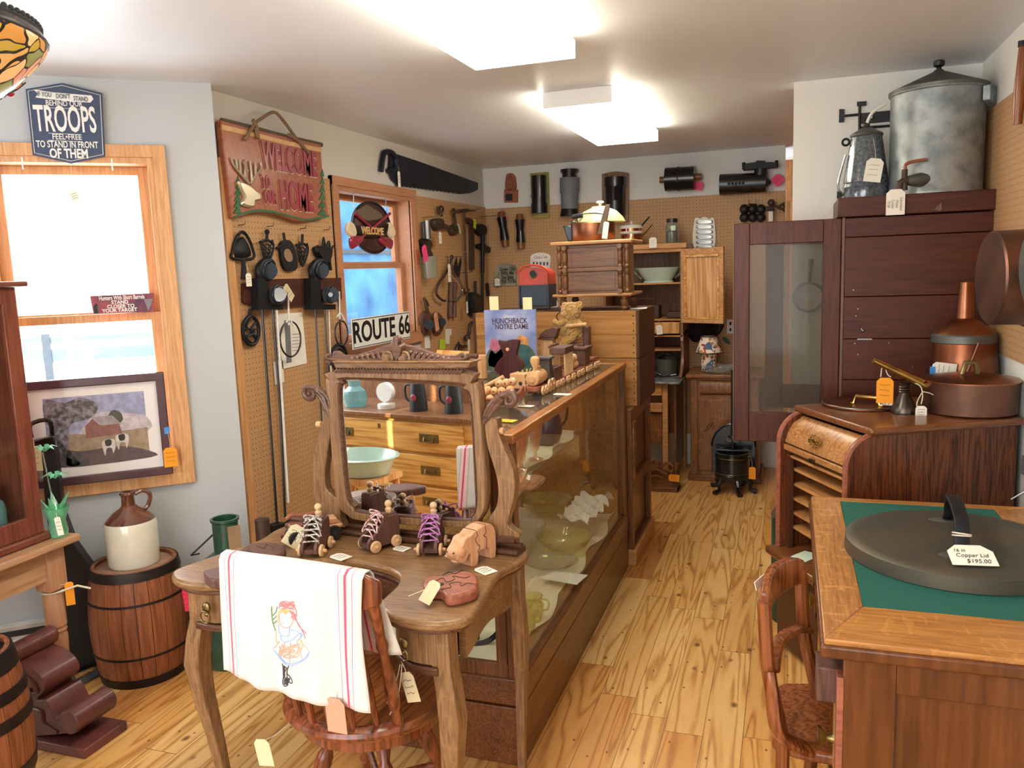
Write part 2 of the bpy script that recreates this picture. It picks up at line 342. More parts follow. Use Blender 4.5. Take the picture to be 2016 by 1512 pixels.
plain('mint', '#b6cdbf', .2, coat=.6, noise=.05, sc=10); plain('minthandle', '#66806c', .3, noise=.4, sc=60); plain('palegreen', '#c3c490', .35, noise=.06, sc=8, coat=.2); plain('enamelwhite', '#e2ddd4', .25, coat=.5, noise=.03)
plain('enamelgrey', '#6d757b', .15, .2, coat=.7, noise=.15, sc=90, col2='#454d54')
plain('postred', '#c2402e', .35); plain('postblue', '#2c3a4a', .4); plain('rubber', '#1b1b1e', .6); plain('stone', '#a09a86', .8, noise=.25, sc=20, bump=.6)
plain('blacktin', '#1c1f24', .3, .4, coat=.4); plain('greypaint', '#7b7f82', .6, noise=.06); plain('yellowpaint', '#a8a04a', .6, noise=.15, sc=20); plain('orangewood', '#a05a35', .5, noise=.15, sc=30)
plain('plush', '#c79c54', 1, noise=.2, sc=120, bump=1, sheen=.6); plain('shade', '#e9dcc6', .7, noise=.03); plain('shadered', '#a83a34', .6); plain('shadeblue', '#3d5c86', .6); plain('greenpaint', '#27503f', .35, noise=.15, sc=14, coat=.3); plain('cangreen', '#3f5340', .5, .3, noise=.3, sc=9, col2='#2c3d31', bump=.1); plain('canrust', '#6a5746', .6, .4, noise=.25, sc=9)
plain('register', '#6d7272', .5, .5); plain('bristle', '#2a2622', .9); plain('flesh', '#e0a078', .6); plain('white', '#f2f1ec', .5, noise=.01); plain('tan', '#9a7b5c', .6)
plain('lacewhite', '#ebe4d6', .9, noise=.4, sc=160, col2='#5a5650'); plain('lacepink', '#ecd6cf', .9, noise=.4, sc=120, col2='#b56a6a'); plain('lacepurple', '#a04a92', .9, noise=.3, sc=160, col2='#c79ac6')
glass('pane', (1, 1, 1), 1.0); glass('caseglass', (.97, .98, .96), 1.1); glass('topglass', (.88, .93, .90), 1.2, .05, (.45, .5, .45)); glass('screenmesh', (.80, .79, .76), 0.3, .08, (.45, .43, .38))
glass('pinkglass', (.98, .80, .68), 2.2, .22, (.9, .55, .4)); glass('amberglass', (.92, .90, .62), 2.2, .2, (.75, .7, .35)); glass('clearglass', (.9, .93, .92), 2.4, .12, (.7, .75, .75)); glass('tealglass', (.55, .85, .88), 2, .3, (.3, .65, .7)); glass('greenglass', (.45, .9, .68), 2, .35, (.3, .75, .5)); glass('jarglass', (.75, .82, .78), 2.0, .2, (.5, .55, .5))
fixed('lightpanel', '#fff5e0', 12); fixed('lampglow', '#ffd79a', 1.6)
m, nt, b = newmat('mirror'); b.inputs['Base Color'].default_value = (.88, .9, .9, 1); b.inputs['Metallic'].default_value = 1; b.inputs['Roughness'].default_value = .012
# stained glass, peg board, floor
def peg(name, ax, col='#c4986a', hole='#4e3522'):
    m, nt, b = newmat(name); tc = nd(nt, 'ShaderNodeTexCoord'); sp = nd(nt, 'ShaderNodeSeparateXYZ'); nt.links.new(tc.outputs['Object'], sp.inputs[0])
    fu = ma(nt, 'SUBTRACT', ma(nt, 'FRACT', ma(nt, 'DIVIDE', sp.outputs[ax], .0254)), .5); fv = ma(nt, 'SUBTRACT', ma(nt, 'FRACT', ma(nt, 'DIVIDE', sp.outputs[2], .0254)), .5)
    r = ma(nt, 'SQRT', ma(nt, 'ADD', ma(nt, 'MULTIPLY', fu, fu), ma(nt, 'MULTIPLY', fv, fv)))
    nz = nd(nt, 'ShaderNodeTexNoise'); nz.inputs['Scale'].default_value = 300; nt.links.new(tc.outputs['Object'], nz.inputs[0])
    base = ramp(nt, nz.outputs[0], [(.3, tuple(x*.86 for x in lin(col)[:3])+(1,)), (.7, lin(col))])
    nt.links.new(mix(nt, ma(nt, 'LESS_THAN', r, .115), base, lin(hole)), b.inputs['Base Color']); b.inputs['Roughness'].default_value = .6
peg('pegy', 1); peg('pegx', 0, '#c49a6c')
def floormat():
    m, nt, b = newmat('floorboards'); tc = nd(nt, 'ShaderNodeTexCoord'); sp = nd(nt, 'ShaderNodeSeparateXYZ'); nt.links.new(tc.outputs['Object'], sp.inputs[0])
    u = ma(nt, 'DIVIDE', sp.outputs[0], .131); ix = ma(nt, 'FLOOR', u); fu = ma(nt, 'FRACT', u)
    wn = nd(nt, 'ShaderNodeTexWhiteNoise'); wn.noise_dimensions = '1D'; nt.links.new(ix, wn.inputs['W'])
    v = ma(nt, 'DIVIDE', ma(nt, 'ADD', sp.outputs[1], ma(nt, 'MULTIPLY', wn.outputs[0], 7)), .95); iy = ma(nt, 'FLOOR', v); fv = ma(nt, 'FRACT', v)
    cb = nd(nt, 'ShaderNodeCombineXYZ'); nt.links.new(ix, cb.inputs[0]); nt.links.new(iy, cb.inputs[1])
    wb = nd(nt, 'ShaderNodeTexWhiteNoise'); wb.noise_dimensions = '2D'; nt.links.new(cb.outputs[0], wb.inputs[0])
    # grain, shifted per board
    cs = nd(nt, 'ShaderNodeCombineXYZ'); nt.links.new(ma(nt, 'ADD', ma(nt, 'MULTIPLY', sp.outputs[0], 1.0), ma(nt, 'MULTIPLY', wb.outputs[0], 40)), cs.inputs[0]); nt.links.new(ma(nt, 'MULTIPLY', sp.outputs[1], .085), cs.inputs[1]); nt.links.new(ma(nt, 'MULTIPLY', ix, 3.7), cs.inputs[2])
    n1 = nd(nt, 'ShaderNodeTexNoise'); n1.inputs['Scale'].default_value = 7; n1.inputs['Detail'].default_value = 2; n1.inputs['Distortion'].default_value = .5; nt.links.new(cs.outputs[0], n1.inputs[0])
    n2 = nd(nt, 'ShaderNodeTexNoise'); n2.inputs['Scale'].default_value = 120; n2.inputs['Detail'].default_value = 3; nt.links.new(cs.outputs[0], n2.inputs[0])
    rg = ma(nt, 'POWER', ma(nt, 'ADD', ma(nt, 'MULTIPLY', ma(nt, 'SINE', ma(nt, 'MULTIPLY', n1.outputs[0], 62)), .5), .5), 2.2)
    fac = ma(nt, 'ADD', ma(nt, 'MULTIPLY', rg, .45), ma(nt, 'MULTIPLY', n2.outputs[0], .35))
    col = ramp(nt, fac, [(.12, lin('#e3bc7c')), (.45, lin('#d6a763')), (.8, lin('#9a6733'))])
    tint = ramp(nt, wb.outputs[0], [(0, lin('#e3c08a')), (.45, lin('#ffffff')), (.75, lin('#f0cf9c')), (.92, lin('#d8ab80')), (1, lin('#a87a52'))])
    col = mix(nt, .75, col, tint, 'MULTIPLY')
    # knots
    kv = nd(nt, 'ShaderNodeCombineXYZ'); nt.links.new(ma(nt, 'MULTIPLY', sp.outputs[0], 1.0), kv.inputs[0]); nt.links.new(ma(nt, 'MULTIPLY', sp.outputs[1], .62), kv.inputs[1])
    for scl, thr, c, dens in ((5.5, .075, '#5c3320', .42), (16, .075, '#3a241c', .22), (2.6, .035, '#7a4a2c', .5)):
        vo = nd(nt, 'ShaderNodeTexVoronoi', voronoi_dimensions='2D'); vo.inputs['Scale'].default_value = scl; nt.links.new(kv.outputs[0], vo.inputs[0])
        sc_ = nd(nt, 'ShaderNodeSeparateColor'); nt.links.new(vo.outputs['Color'], sc_.inputs[0])
        k = ma(nt, 'MULTIPLY', ma(nt, 'LESS_THAN', sc_.outputs[0], dens), ramp(nt, ma(nt, 'ADD', vo.outputs['Distance'], ma(nt, 'MULTIPLY', n2.outputs[0], .03)), [(thr*.6, (1, 1, 1, 1)), (thr*1.3, (0, 0, 0, 1))]))
        col = mix(nt, ma(nt, 'MULTIPLY', k, .85), col, lin(c))
    eu = ma(nt, 'LESS_THAN', ma(nt, 'MINIMUM', fu, ma(nt, 'SUBTRACT', 1, fu)), .009); ev = ma(nt, 'LESS_THAN', ma(nt, 'MINIMUM', fv, ma(nt, 'SUBTRACT', 1, fv)), .0014)
    col = mix(nt, ma(nt, 'MULTIPLY', ma(nt, 'MAXIMUM', eu, ev), .8), col, lin('#5a3c22'))
    nt.links.new(col, b.inputs['Base Color']); b.inputs['Roughness'].default_value = .34; b.inputs['Coat Weight'].default_value = .25; b.inputs['Coat Roughness'].default_value = .2
floormat()
def patch(name, stops, sc, rough=.4, kind='noise', emit=0):
    m, nt, b = newmat(name); tc = nd(nt, 'ShaderNodeTexCoord'); vo = nd(nt, 'ShaderNodeTexVoronoi'); vo.inputs['Scale'].default_value = sc; nt.links.new(tc.outputs['Object'], vo.inputs[0])
    s_ = nd(nt, 'ShaderNodeSeparateColor'); nt.links.new(vo.outputs['Color'], s_.inputs[0]); r = ramp(nt, s_.outputs[0], stops); nt.nodes[-1].color_ramp.interpolation = 'CONSTANT'
    nt.links.new(r, b.inputs['Base Color']); b.inputs['Roughness'].default_value = rough
    if emit: nt.links.new(r, b.inputs['Emission Color']); b.inputs['Emission Strength'].default_value = emit
patch('floral', [(0, lin('#e9dcc6')), (.55, lin('#e6d6bc')), (.68, lin('#a83a34')), (.78, lin('#3d5c86')), (.88, lin('#b58a4a'))], 60, .6)
for k, c in dict(sgamber='#f0b46a', sgpink='#e8a890', sgred='#a0182a', sgyellow='#d8cc3a', sggrey='#8a8a78', sgdark='#4a3a34').items(): fixed(k, c, .28 if k not in ('sgdark', 'sggrey') else .05)
patch('opaque_pebble', [(0, lin('#8a846e')), (.5, lin('#a8a28c'))], 40, .8)
# ================================================================ the room
ZC = 2.425
T_ = .14
def wallmesh(F, u0, u1, v0, v1, hole=None, d0=-T_, d1=0):
    mb = MB()
    if not hole: return mb.rect(F, u0, v0, u1, v1, d0, d1)
    a, b, c, e = hole
    mb.rect(F, u0, v0, a, v1, d0, d1); mb.rect(F, c, v0, u1, v1, d0, d1); mb.rect(F, a, v0, c, b, d0, d1); mb.rect(F, a, e, c, v1, d0, d1); return mb
RM = [(-4.1, -1.72), (1.5, -1.72), (1.5, 7.5), (-.2, 7.5), (-.2, 6.58), (-2.54, 6.58), (-2.54, 2.90), (-4.1, 1.56)]
struct('floor', MB().prism(Frame((0, 0, 0), (1, 0, 0), (0, 1, 0)), RM, -.06, 0), 'floorboards')
struct('ceiling', MB().prism(Frame((0, 0, 0), (1, 0, 0), (0, 1, 0)), RM, ZC, ZC+.08), 'ceilpaint')
u0, v1 = FL.uv(645, 345); u1, _ = FL.uv(812, 378); WL = (u0, 1.13, u1, v1)
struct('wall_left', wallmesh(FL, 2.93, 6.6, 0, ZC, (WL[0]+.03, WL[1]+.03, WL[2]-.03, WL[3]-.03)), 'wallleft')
WB = (-.845, .718, -.105, 2.163)
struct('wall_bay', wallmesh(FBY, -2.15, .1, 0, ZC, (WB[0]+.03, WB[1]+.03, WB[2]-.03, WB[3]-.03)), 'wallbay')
FLF = Frame((-4.0, 0, 0), (0, 1, 0))
struct('wall_left_front', wallmesh(FLF, -1.9, 1.60, 0, ZC, (-.55, .8, 1.15, 2.2)), 'wallwhite')
struct('wall_front', wallmesh(Frame((0, -1.6, 0), (-1, 0, 0)), -.9, 4.1, 0, ZC, (-.2, .55, 2.6, 2.3)), 'wallwhite')
struct('wall_right', MB().b2((.80, -1.7, 0), (.92, 4.22, ZC)), 'wallcream')
struct('wall_partition', MB().b2((0.012, 4.22, 0), (.92, 4.36, ZC)), 'wallcream')
struct('wall_back', wallmesh(FBK, -2.45, -.035, 0, ZC), 'wallwhite')
struct('wall_hall', MB().b2((-.2, 7.4, 0), (1.5, 7.5, ZC)).b2((.62, 4.36, 0), (.72, 7.4, ZC)), 'sewoak')
struct('trim_1', MB().b2((-.035, 6.36, 0), (.0, 6.48, 2.02)), 'pine', .003)
def window(name, F, Wn, wd, wdx, sash=.48, depth=.12, cw=.075, rail=None):
    u0, v0, u1, v1 = Wn; mb = MB()
    for k, (a, b) in enumerate(((0, .02), (.022, .028), (.05, .018))): # stepped casing
        c = cw*(1-k*.32)
        mb.rect(F, u0+a*.0, v0, u0+c, v1, 0, b); mb.rect(F, u1-c, v0, u1, v1, 0, b); mb.rect(F, u0, v1-c, u1, v1, 0, b); mb.rect(F, u0, v0, u1, v0+c, 0, b)
    o = struct(name, mb, wd, .002)
    iu0, iv0, iu1, iv1 = u0+cw, v0+cw, u1-cw, v1-cw; t = .02
    mb = MB().rect(F, iu0-t, iv0-t, iu0, iv1+t, -depth, .01).rect(F, iu1, iv0-t, iu1+t, iv1+t, -depth, .01).rect(F, iu0-t, iv1, iu1+t, iv1+t, -depth, .01).rect(F, iu0-t, iv0-t, iu1+t, iv0, -depth, .012)
    c = struct('jamb', mb, wd, 0, o)
    vm = rail if rail else (iv0+iv1)/2
    for nm, a, b, d in (('lower_sash', iv0, vm+.018, -.06), ('upper_sash', vm-.018, iv1, -.095)):
        mb = MB(); w_ = sash*.09
        mb.rect(F, iu0, a, iu0+w_, b, d-.03, d); mb.rect(F, iu1-w_, a, iu1, b, d-.03, d); mb.rect(F, iu0, a, iu1, a+w_, d-.03, d); mb.rect(F, iu0, b-w_*.8, iu1, b, d-.03, d)
        s_ = struct(nm, mb, wd, .002, o)
        struct('pane', MB().rect(F, iu0+w_, a+w_, iu1-w_, b-w_*.8, d-.017, d-.013), 'pane', 0, s_)
    return o
window('window_1', FBY, WB, 'winwood', 'winwoodx', rail=1.455)
window('window_2', FL, WL, 'winwoody', 'winwoody', rail=FL.uv(740, 523, -.08)[1])
# sash springs on the bay window head
T = Thing('sash_spring', 'small white spring hook hanging under the left part of the bay window head casing', 'hook', FBY.w(*FBY.uv(46, 322), .0))
T.p('hook', MB().tube([FBY.w(*FBY.uv(46, 312), .03), FBY.w(*FBY.uv(48, 335), .03)], .003, 6), 'white')
T = Thing('sash_spring', 'small white spring hook under the bay window head, right of the blue sign', 'hook', FBY.w(*FBY.uv(222, 325), .0))
T.p('hook', MB().tube([FBY.w(*FBY.uv(221, 315), .03), FBY.w(*FBY.uv(223, 337), .03)], .003, 6), 'white')
# outside: snowy ground and a blue neighbour wall
single('snowy_ground', MB().b2((-30, -20, -.7), (-4.3, 40, -.6)).b2((-3.7, 7.8, -.7), (20, 40, -.6)), plain('snow', '#cdd6de', .9, noise=.08, sc=.6), 'pale snowy ground outside the windows', 'ground', (-12, 8, -.65))
mb = MB().b2((-6.2, 7.2, -.6), (-6.0, 30, 3.6)); T = Thing('neighbor_building', 'blue-grey neighbouring building seen through the smaller window', 'building', (-6.1, 12, -.6))
T.p('wall', mb, plain('bluewall', '#24507c', .7, noise=.15, sc=1.2, col2='#4a88ad')); T.p('eave', MB().b2((-6.2, 7, 3.6), (-5.7, 30, 3.75)), 'white')
T.p('band', MB().b2((-6.0, 7.2, .78), (-5.95, 30, .9)).b2((-6.0, 7.2, 1.9), (-5.95, 30, 1.95)), 'darksteel')
FO = Frame((-9, 11, 0), (.85, .52, 0)); T = Thing('low_fence', 'pale blue-grey fence outside, seen through the lower bay window sash', 'fence', (-9, 11, -.6)); T.p('rails', MB().rect(FO, -10, .42, 1.2, .60, 0, .06).rect(FO, -10, .72, 1.2, .80, 0, .06).rect(FO, -10, -.6, 1.2, .1, 0, .05), plain('fencegrey', '#a9bccb', .8, noise=.1, sc=4))
[T.p('post', MB().rect(FO, x_, -.6, x_+.12, .85, -.05, .08), 'greypaint') for x_ in (-10, -7.5, -5, -2.5, 0)]
# pegboards
EDG = .012
pu0 = FL.uv(436, 315)[0]
T = Thing('pegboard', 'tall brown pegboard panel with a pale wood edge strip between corner and small window', 'pegboard', (-2.41, pu0, .3))
T.p('board', MB().rect(FL, pu0, .25, WL[0]-.002, 2.125, .003, EDG), 'pegy'); T.p('edge_strip', MB().rect(FL, pu0-.05, .25, pu0, 2.135, .003, .028), 'winwood', None, .002)
T = Thing('pegboard', 'brown pegboard on the left wall between small window and room corner, full of iron tools', 'pegboard', (-2.41, WL[2], .3))
T.p('board', MB().rect(FL, WL[2]+.002, .25, 6.446, 2.115, .003, EDG), 'pegy')
T = Thing('pegboard', 'brown pegboard across the lower back wall', 'pegboard', (-2.39, 6.44, .25))
T.p('board', MB().rect(FBK, -2.39, .25, -.037, 2.10, .003, EDG), 'pegx')
T = Thing('pegboard', 'light brown pegboard strip on the right wall behind the galvanized cooler', 'pegboard', (.8, 3, 1.6))
FR = Frame((.80, 0, 0), (0, -1, 0))
T.p('board', MB().rect(FR, -4.21, 1.2, -1.5, 2.19, .003, .01), 'pegy')
# ceiling lights
def clight(y0, y1, x0, x1, label):
    T = Thing('ceiling_light', label, 'ceiling light', ((x0+x1)/2, (y0+y1)/2, ZC))
    T.p('housing', MB().b2((x0+.02, y0-.012, ZC-.075), (x1-.02, y1+.012, ZC)), 'white', None, .004)
    T.p('diffuser', MB().b2((x0, y0, ZC-.085), (x1, y1, ZC-.022)), 'lightpanel', None, .003)
clight(1.72, 2.965, -1.12, -.735, 'large fluorescent ceiling light nearest to the viewer, cut off by the top of the picture')
clight(3.86, 5.12, -1.14, -.765, 'farther fluorescent ceiling light with grey end plate above the display case')
clight(-1.2, .05, -1.12, -.735, 'unseen fluorescent ceiling light added behind the viewer to brighten the room')  # extra unseen fixture, added to lift the light in the room
# ---------------------------------------------------------------- drawing kit: shapes placed on a wall frame at photograph points
def mapper(x0, y0, k): return lambda X, Y: (x0+k*X, y0+k*Y)
z0 = mapper(0, 0, 1); z4 = mapper(410, 200, .344); z5 = mapper(410, 430, .4565); z6 = mapper(780, 380, .225)
def draw(F, zm, prims, D=0):
    mb = MB(); ks = .6 if zm is z6 else 1
    prims = [tuple((x*ks if (q[0] in 'pcD' and j in (2, 3)) else x) for j, x in enumerate(q)) for q in prims]
    def p3(c, d): return F.w(*F.uv(*zm(*c), d+D), d+D)
    for q in prims:
        k = q[0]
        if k == 't':
            d = q[3] if len(q) > 3 else .02; P = [p3(c, d) for c in q[1]]
            if len(P) > 2: P = smoothpts(P, 4, len(q) > 4 and q[4])
            r = q[2]
            if isinstance(r, (list, tuple)): r = [r[0]+(r[1]-r[0])*i/(len(P)-1) for i in range(len(P))]
            mb.tube(P, r, 8, closed=len(q) > 4 and q[4])
        elif k == 'p': mb.prism(F, F.px([zm(*c) for c in q[1]], q[3]+D), q[2]+D, q[3]+D)
        elif k == 'c': mb.prism(F, sm2(F.px([zm(*c) for c in q[1]], q[3]+D), 4), q[2]+D, q[3]+D)
        elif k == 'D': mb.dome(F, sm2(F.px([zm(*c) for c in q[1]], q[3]+D), 4), q[2]+D, q[3]+D, q[4] if len(q) > 4 else .85)
        elif k == 'o': mb.cyl(p3(q[1], q[3]), p3(q[1], q[4]), q[2], n=24)
        elif k == 'r': mb.ring(p3(q[1], q[4]), q[2], q[3], F.N, 28, 8)
        elif k == 's': mb.ball(p3(q[1], q[3]), q[2])
        elif k == 'l': mb.cyl(p3(q[1], q[5]), p3(q[2], q[5]), q[3], q[4])
    return mb
def hang(name, label, cat, F, zm, base, parts, tagspec=None, group=None, D=EDG):
    T = Thing(name, label, cat, F.w(*F.uv(*zm(*base)), 0), group)
    for p in parts: T.p(p[0], draw(F, zm, p[2], D), p[1], bev=(p[3] if len(p) > 3 else 0), label=(p[4] if len(p) > 4 else None))
    if tagspec:
        (X, Y), w, h, mt, rot, to = tagspec; dt = .085 if zm in (z6, z0) else .055
        u, v = F.uv(*zm(X, Y), dt)
        tag(T, F, u, v, dt, w, h, mt, rot, F.w(*F.uv(*zm(*to), .04), .04) if to else None)
    return T
def peghook(F, zm, c, L=.12, label='', dz=.02):
    u, v = F.uv(*zm(*c)); a = F.w(u, v, EDG); T = Thing('peg_hook', label, 'hook', a)
    T.p('wire', MB().tube([a, F.w(u, v, EDG+L*.8), F.w(u, v+dz, EDG+L)], .0028, 6), 'steel'); return T
# ---------------------------------------------------------------- signs on the left
def poly(F, L): return F.px(L)
# blue hexagonal sign over the bay window
c = FBY.at(FBY.O)
T = Thing('metal_sign', 'dark blue hexagonal metal sign with white lettering above the bay window', 'sign', FBY.w(-.46, 2.24, .03))
hexp = [(50, 175), (122, 163), (201, 183), (207, 308), (140, 322), (64, 305)]
T.p('plate', MB().prism(FBY, FBY.px(hexp, .035), .028, .034), 'navy', None, .002)
P = FBY.px([(55, 179), (122, 168), (197, 187), (203, 304), (140, 317), (68, 301)], .036); T.p('border', MB().tube([FBY.w(u, v, .0355) for u, v in P], .0014, 4, closed=True), 'signwhite')
def tpx(T, F, d, txt, c, size, mat, sx=1, **k): u, v = F.uv(*c, d); return T.text('lettering', txt, F, u, v, d, size, mat, sx, **k)
T.p('ribbon', MB().prism(FBY, FBY.px([(66, 176), (106, 182), (180, 188), (184, 195), (178, 202), (143, 200), (105, 196), (70, 192), (74, 184)], .036), .034, .0365), 'signwhite')
tpx(T, FBY, .038, "IF YOU", (87, 186), .026, 'navy', .62, rot=-.05); tpx(T, FBY, .038, "DON'T", (124, 190), .026, 'navy', .62); tpx(T, FBY, .038, 'STAND', (159, 195), .026, 'navy', .62, rot=-.05)
tpx(T, FBY, .036, 'BEHIND OUR', (126, 204), .029, 'signwhite', .75, bold=.0004)
tpx(T, FBY, .036, 'TROOPS', (129, 237), .140, 'signwhite', .41, bold=.0025)
tpx(T, FBY, .036, 'FEEL\u2022FREE', (132, 270), .030, 'signwhite', .8, bold=.0004)
tpx(T, FBY, .036, 'TO STAND IN FRONT', (133, 285), .036, 'signwhite', .62, bold=.0007); tpx(T, FBY, .036, 'OF THEM', (136, 303), .05, 'signwhite', .66, bold=.0015)
for yy in (196, 213, 263, 277): T.p('rule', draw(FBY, z0, [('t', [(95, yy-1), (158, yy+2)], .0009, .035)]), 'signwhite')
T.p('hanging_string', MB().tube([FBY.w(*FBY.uv(139, 322, .03), .03), FBY.w(*FBY.uv(146, 378, .03), .03)], .001, 5), 'string'); tag(T, FBY, *FBY.uv(147, 386, .03), .03, .035, .045, 'tag', .3)
# hunters sign on the sash rail
T = Thing('tin_sign', 'narrow red and black tin sign with cream lettering standing on the bay window sash rail', 'sign', FBY.w(-.33, 1.48, -.05))
FH = FBY; hp = [(177, 583), (302, 577), (304, 614), (184, 618)]
T.p('plate', MB().prism(FBY, FBY.px(hp, -.03), -.036, -.03), plain('sunset', '#a84a52', .5, noise=.25, sc=9, col2='#4a2440'), None, .001)
tpx(T, FBY, -.029, 'Hunters With Short Barrels', (240, 586), .025, 'signwhite', .62, bold=.0005); tpx(T, FBY, -.029, 'STAND', (236, 595), .021, 'signwhite', .95, bold=.0006); tpx(T, FBY, -.029, 'CLOSER TO', (238, 603), .021, 'signwhite', .95, bold=.0006); tpx(T, FBY, -.029, 'YOUR TARGET', (236, 611), .021, 'signwhite', .95, bold=.0006)
T.p('figure', draw(FBY, z0, [('p', [(186, 617), (184, 604), (187, 598), (190, 597), (192, 600), (191, 606), (194, 617)], -.030, -.0285)]), 'black'); T.p('emblem', draw(FBY, z0, [('p', [(283, 589), (301, 588), (297, 600), (292, 612), (288, 601)], -.030, -.0285)]), 'greypaint')
# framed farm print
pp = [(42, 755), (322, 735), (356, 925), (62, 968)]
T = Thing('framed_picture', 'framed farm print with red barn and two cows leaning in the bay window', 'picture', FBY.w(-.45, .80, .05))
O4 = FBY.px([(44, 756), (322, 735), (352, 925), (66, 962)], .06); u0 = -.745; u1 = O4[1][0]; v0 = .775; v1 = O4[1][1]+.005
fr = MB(); w_ = .035
for a in ((u0, v0, u0+w_, v1), (u1-w_, v0, u1, v1), (u0, v1-w_, u1, v1), (u0, v0, u1, v0+w_)): fr.rect(FBY, *a, .035, .062)
T.p('frame', fr, plain('plumframe', '#4a2a34', .35, coat=.3, noise=.1), None, .004)
T.p('mat_board', MB().rect(FBY, u0+w_, v0+w_, u1-w_, v1-w_, .038, .045), plain('matboard', '#e6e1df', .8, noise=.01))
a0, b0, a1, b1 = u0+.09, v0+.08, u1-.085, v1-.075
def fp(name, pts, col, dd, mt=None): T.p(name, MB().prism(FBY, pts, .045, .0455+dd), mt or plain('pic_'+name, col, .7, noise=.15, sc=40))
def L(x, y): return (a0+(a1-a0)*x, b0+(b1-b0)*y)
fp('painted_sky', [L(0, 0), L(1, 0), L(1, 1), L(0, 1)], '#9fa3c4', 0); fp('painted_cloud', sm2([L(.35, .4), L(1, .4), L(1, .62), L(.8, .7), L(.55, .74), L(.4, .6)], 3), '#c9bfc4', .0004)
fp('painted_field', [L(0, 0), L(1, 0), L(1, .46), L(.5, .42), L(0, .5)], '#a08a72', .0008); fp('painted_foreground', sm2([L(0, 0), L(1, 0), L(1, .1), L(.7, .22), L(.3, .2), L(0, .3)], 3), '#5a4a52', .0012)
fp('painted_tree', sm2([L(.02, .98), L(.0, .7), L(.06, .55), L(.12, .2), L(.3, .02), L(.16, .02), L(.2, .3), L(.24, .6), L(.42, .66), L(.52, .78), L(.5, .9), L(.36, .98), L(.2, .92)], 4), '#3f3a3c', .0016, plain('pic_tree', '#4a4546', .7, noise=.3, sc=55, col2='#8f8c98')); fp('painted_bush', sm2([L(.6, .62), L(.66, .75), L(.74, .72), L(.76, .6), L(.68, .54)], 4), '#4a4a44', .0016)
fp('painted_barn', [L(.38, .38), L(.38, .56), L(.46, .66), L(.52, .56), L(.72, .56), L(.74, .4)], '#8c5a54', .002); fp('painted_roof', [L(.46, .68), L(.66, .68), L(.74, .55), L(.54, .55)], '#a39a9e', .0024)
for i, (x, y) in enumerate(((.6, .2), (.74, .26))):
    fp('painted_cow', sm2([L(x-.06, y+.12), L(x+.05, y+.13), L(x+.06, y+.02), L(x+.03, y-.08), L(x+.02, y+.0), L(x-.03, y+.0), L(x-.05, y-.1), L(x-.07, y+.02)], 3), '#d8d0c8', .003); fp('painted_cow_patch', sm2([L(x-.04, y+.12), L(x+.02, y+.13), L(x+.02, y+.05), L(x-.03, y+.04)], 3), '#2a2628', .0034)
T.p('glazing', MB().rect(FBY, u0+w_, v0+w_, u1-w_, v1-w_, .050, .052), 'pane')
T.p('blue_tape', draw(FBY, z0, [('p', [(323, 842), (334, 840), (334, 853), (324, 855)], .063, .066)]), 'bluetape'); tag(T, FBY, *FBY.uv(336, 900, .07), .07, .055, .085, 'tagorange', 0, FBY.w(*FBY.uv(330, 850, .07), .07))
# welcome sign slab
T = Thing('wooden_sign', 'live edge wooden welcome sign with red raised letters, silver deer head and rope hanger', 'sign', FL.w(*FL.uv(540, 430), .03))
out = [(75, 105), (250, 152), (450, 200), (645, 245), (655, 400), (672, 520), (690, 662), (620, 665), (565, 688), (500, 684), (430, 655), (340, 632), (250, 637), (190, 663), (140, 665), (118, 480), (92, 280)]
T.p('slab', draw(FL, z4, [('p', out, .02, .055)]), 'signred', None, .006)
T.p('bark_edge', draw(FL, z4, [('t', [(75, 108), (250, 150), (450, 203), (647, 247)], .012, .04)]), 'bark')
T.p('pale_band', draw(FL, z4, [('p', [(78, 130), (250, 172), (450, 225), (648, 266), (649, 290), (450, 250), (250, 198), (80, 160)], .05, .0565)]), 'signpale')
for t_, c_, sz, sx in (('WELCOME', (470, 345), .17, .57), ('TO', (327, 465), .085, .55), ('OUR', (352, 555), .085, .55), ('HOME', (505, 555), .19, .55)):
    c2 = z4(*c_)
    tpx(T, FL, .0575, t_, c2, sz, 'creamedge', sx, bold=sz*.045); u, v = FL.uv(*c2, .06); T.text('lettering', t_, FL, u+.003, v+.003, .061, sz, 'redletter', sx, ext=.003, bold=sz*.03)
T.p('deer_head', draw(FL, z4, [('D', [(180, 455), (235, 475), (285, 515), (314, 533), (305, 560), (272, 568), (262, 606), (197, 588), (217, 545), (195, 505)], .056, .075)]), 'deerw')
an = [[(232, 470), (200, 430), (150, 370), (130, 320)], [(165, 385), (160, 330)], [(185, 415), (180, 330)], [(205, 435), (215, 330)], [(240, 472), (265, 430), (300, 385), (300, 350)], [(270, 420), (268, 345)], [(250, 450), (240, 340)], [(225, 400), (200, 345)]]
T.p('antlers', draw(FL, z4, [('t', a, (.007, .004), .062) for a in an]), 'deerw')
tr = []
for x, y0_, y1_ in ((172, 430, 640), (655, 395, 660)):
    for i in range(6): yy = y0_+(y1_-y0_)*i/6; tr.append(('p', [(x, yy-8), (x-12-3*i, yy+34), (x+10+2*i, yy+34)], .055, .058+.0004*i))
T.p('painted_trees', draw(FL, z4, tr), 'green'); T.p('painted_grass', draw(FL, z4, [('c', [(150, 655), (250, 620), (350, 620), (450, 645), (560, 670), (680, 650), (685, 662), (560, 682), (450, 655), (340, 632), (250, 635), (160, 660)], .055, .0575)]), 'green')
T.p('rope', draw(FL, z4, [('t', [(210, 220), (265, 130), (300, 100), (375, 60), (430, 110), (500, 205), (580, 300)], .008, .065), ('t', [(255, 105), (275, 140), (285, 210), (268, 150)], .009, .066), ('t', [(460, 190), (505, 215)], .010, .066)]), 'rope')
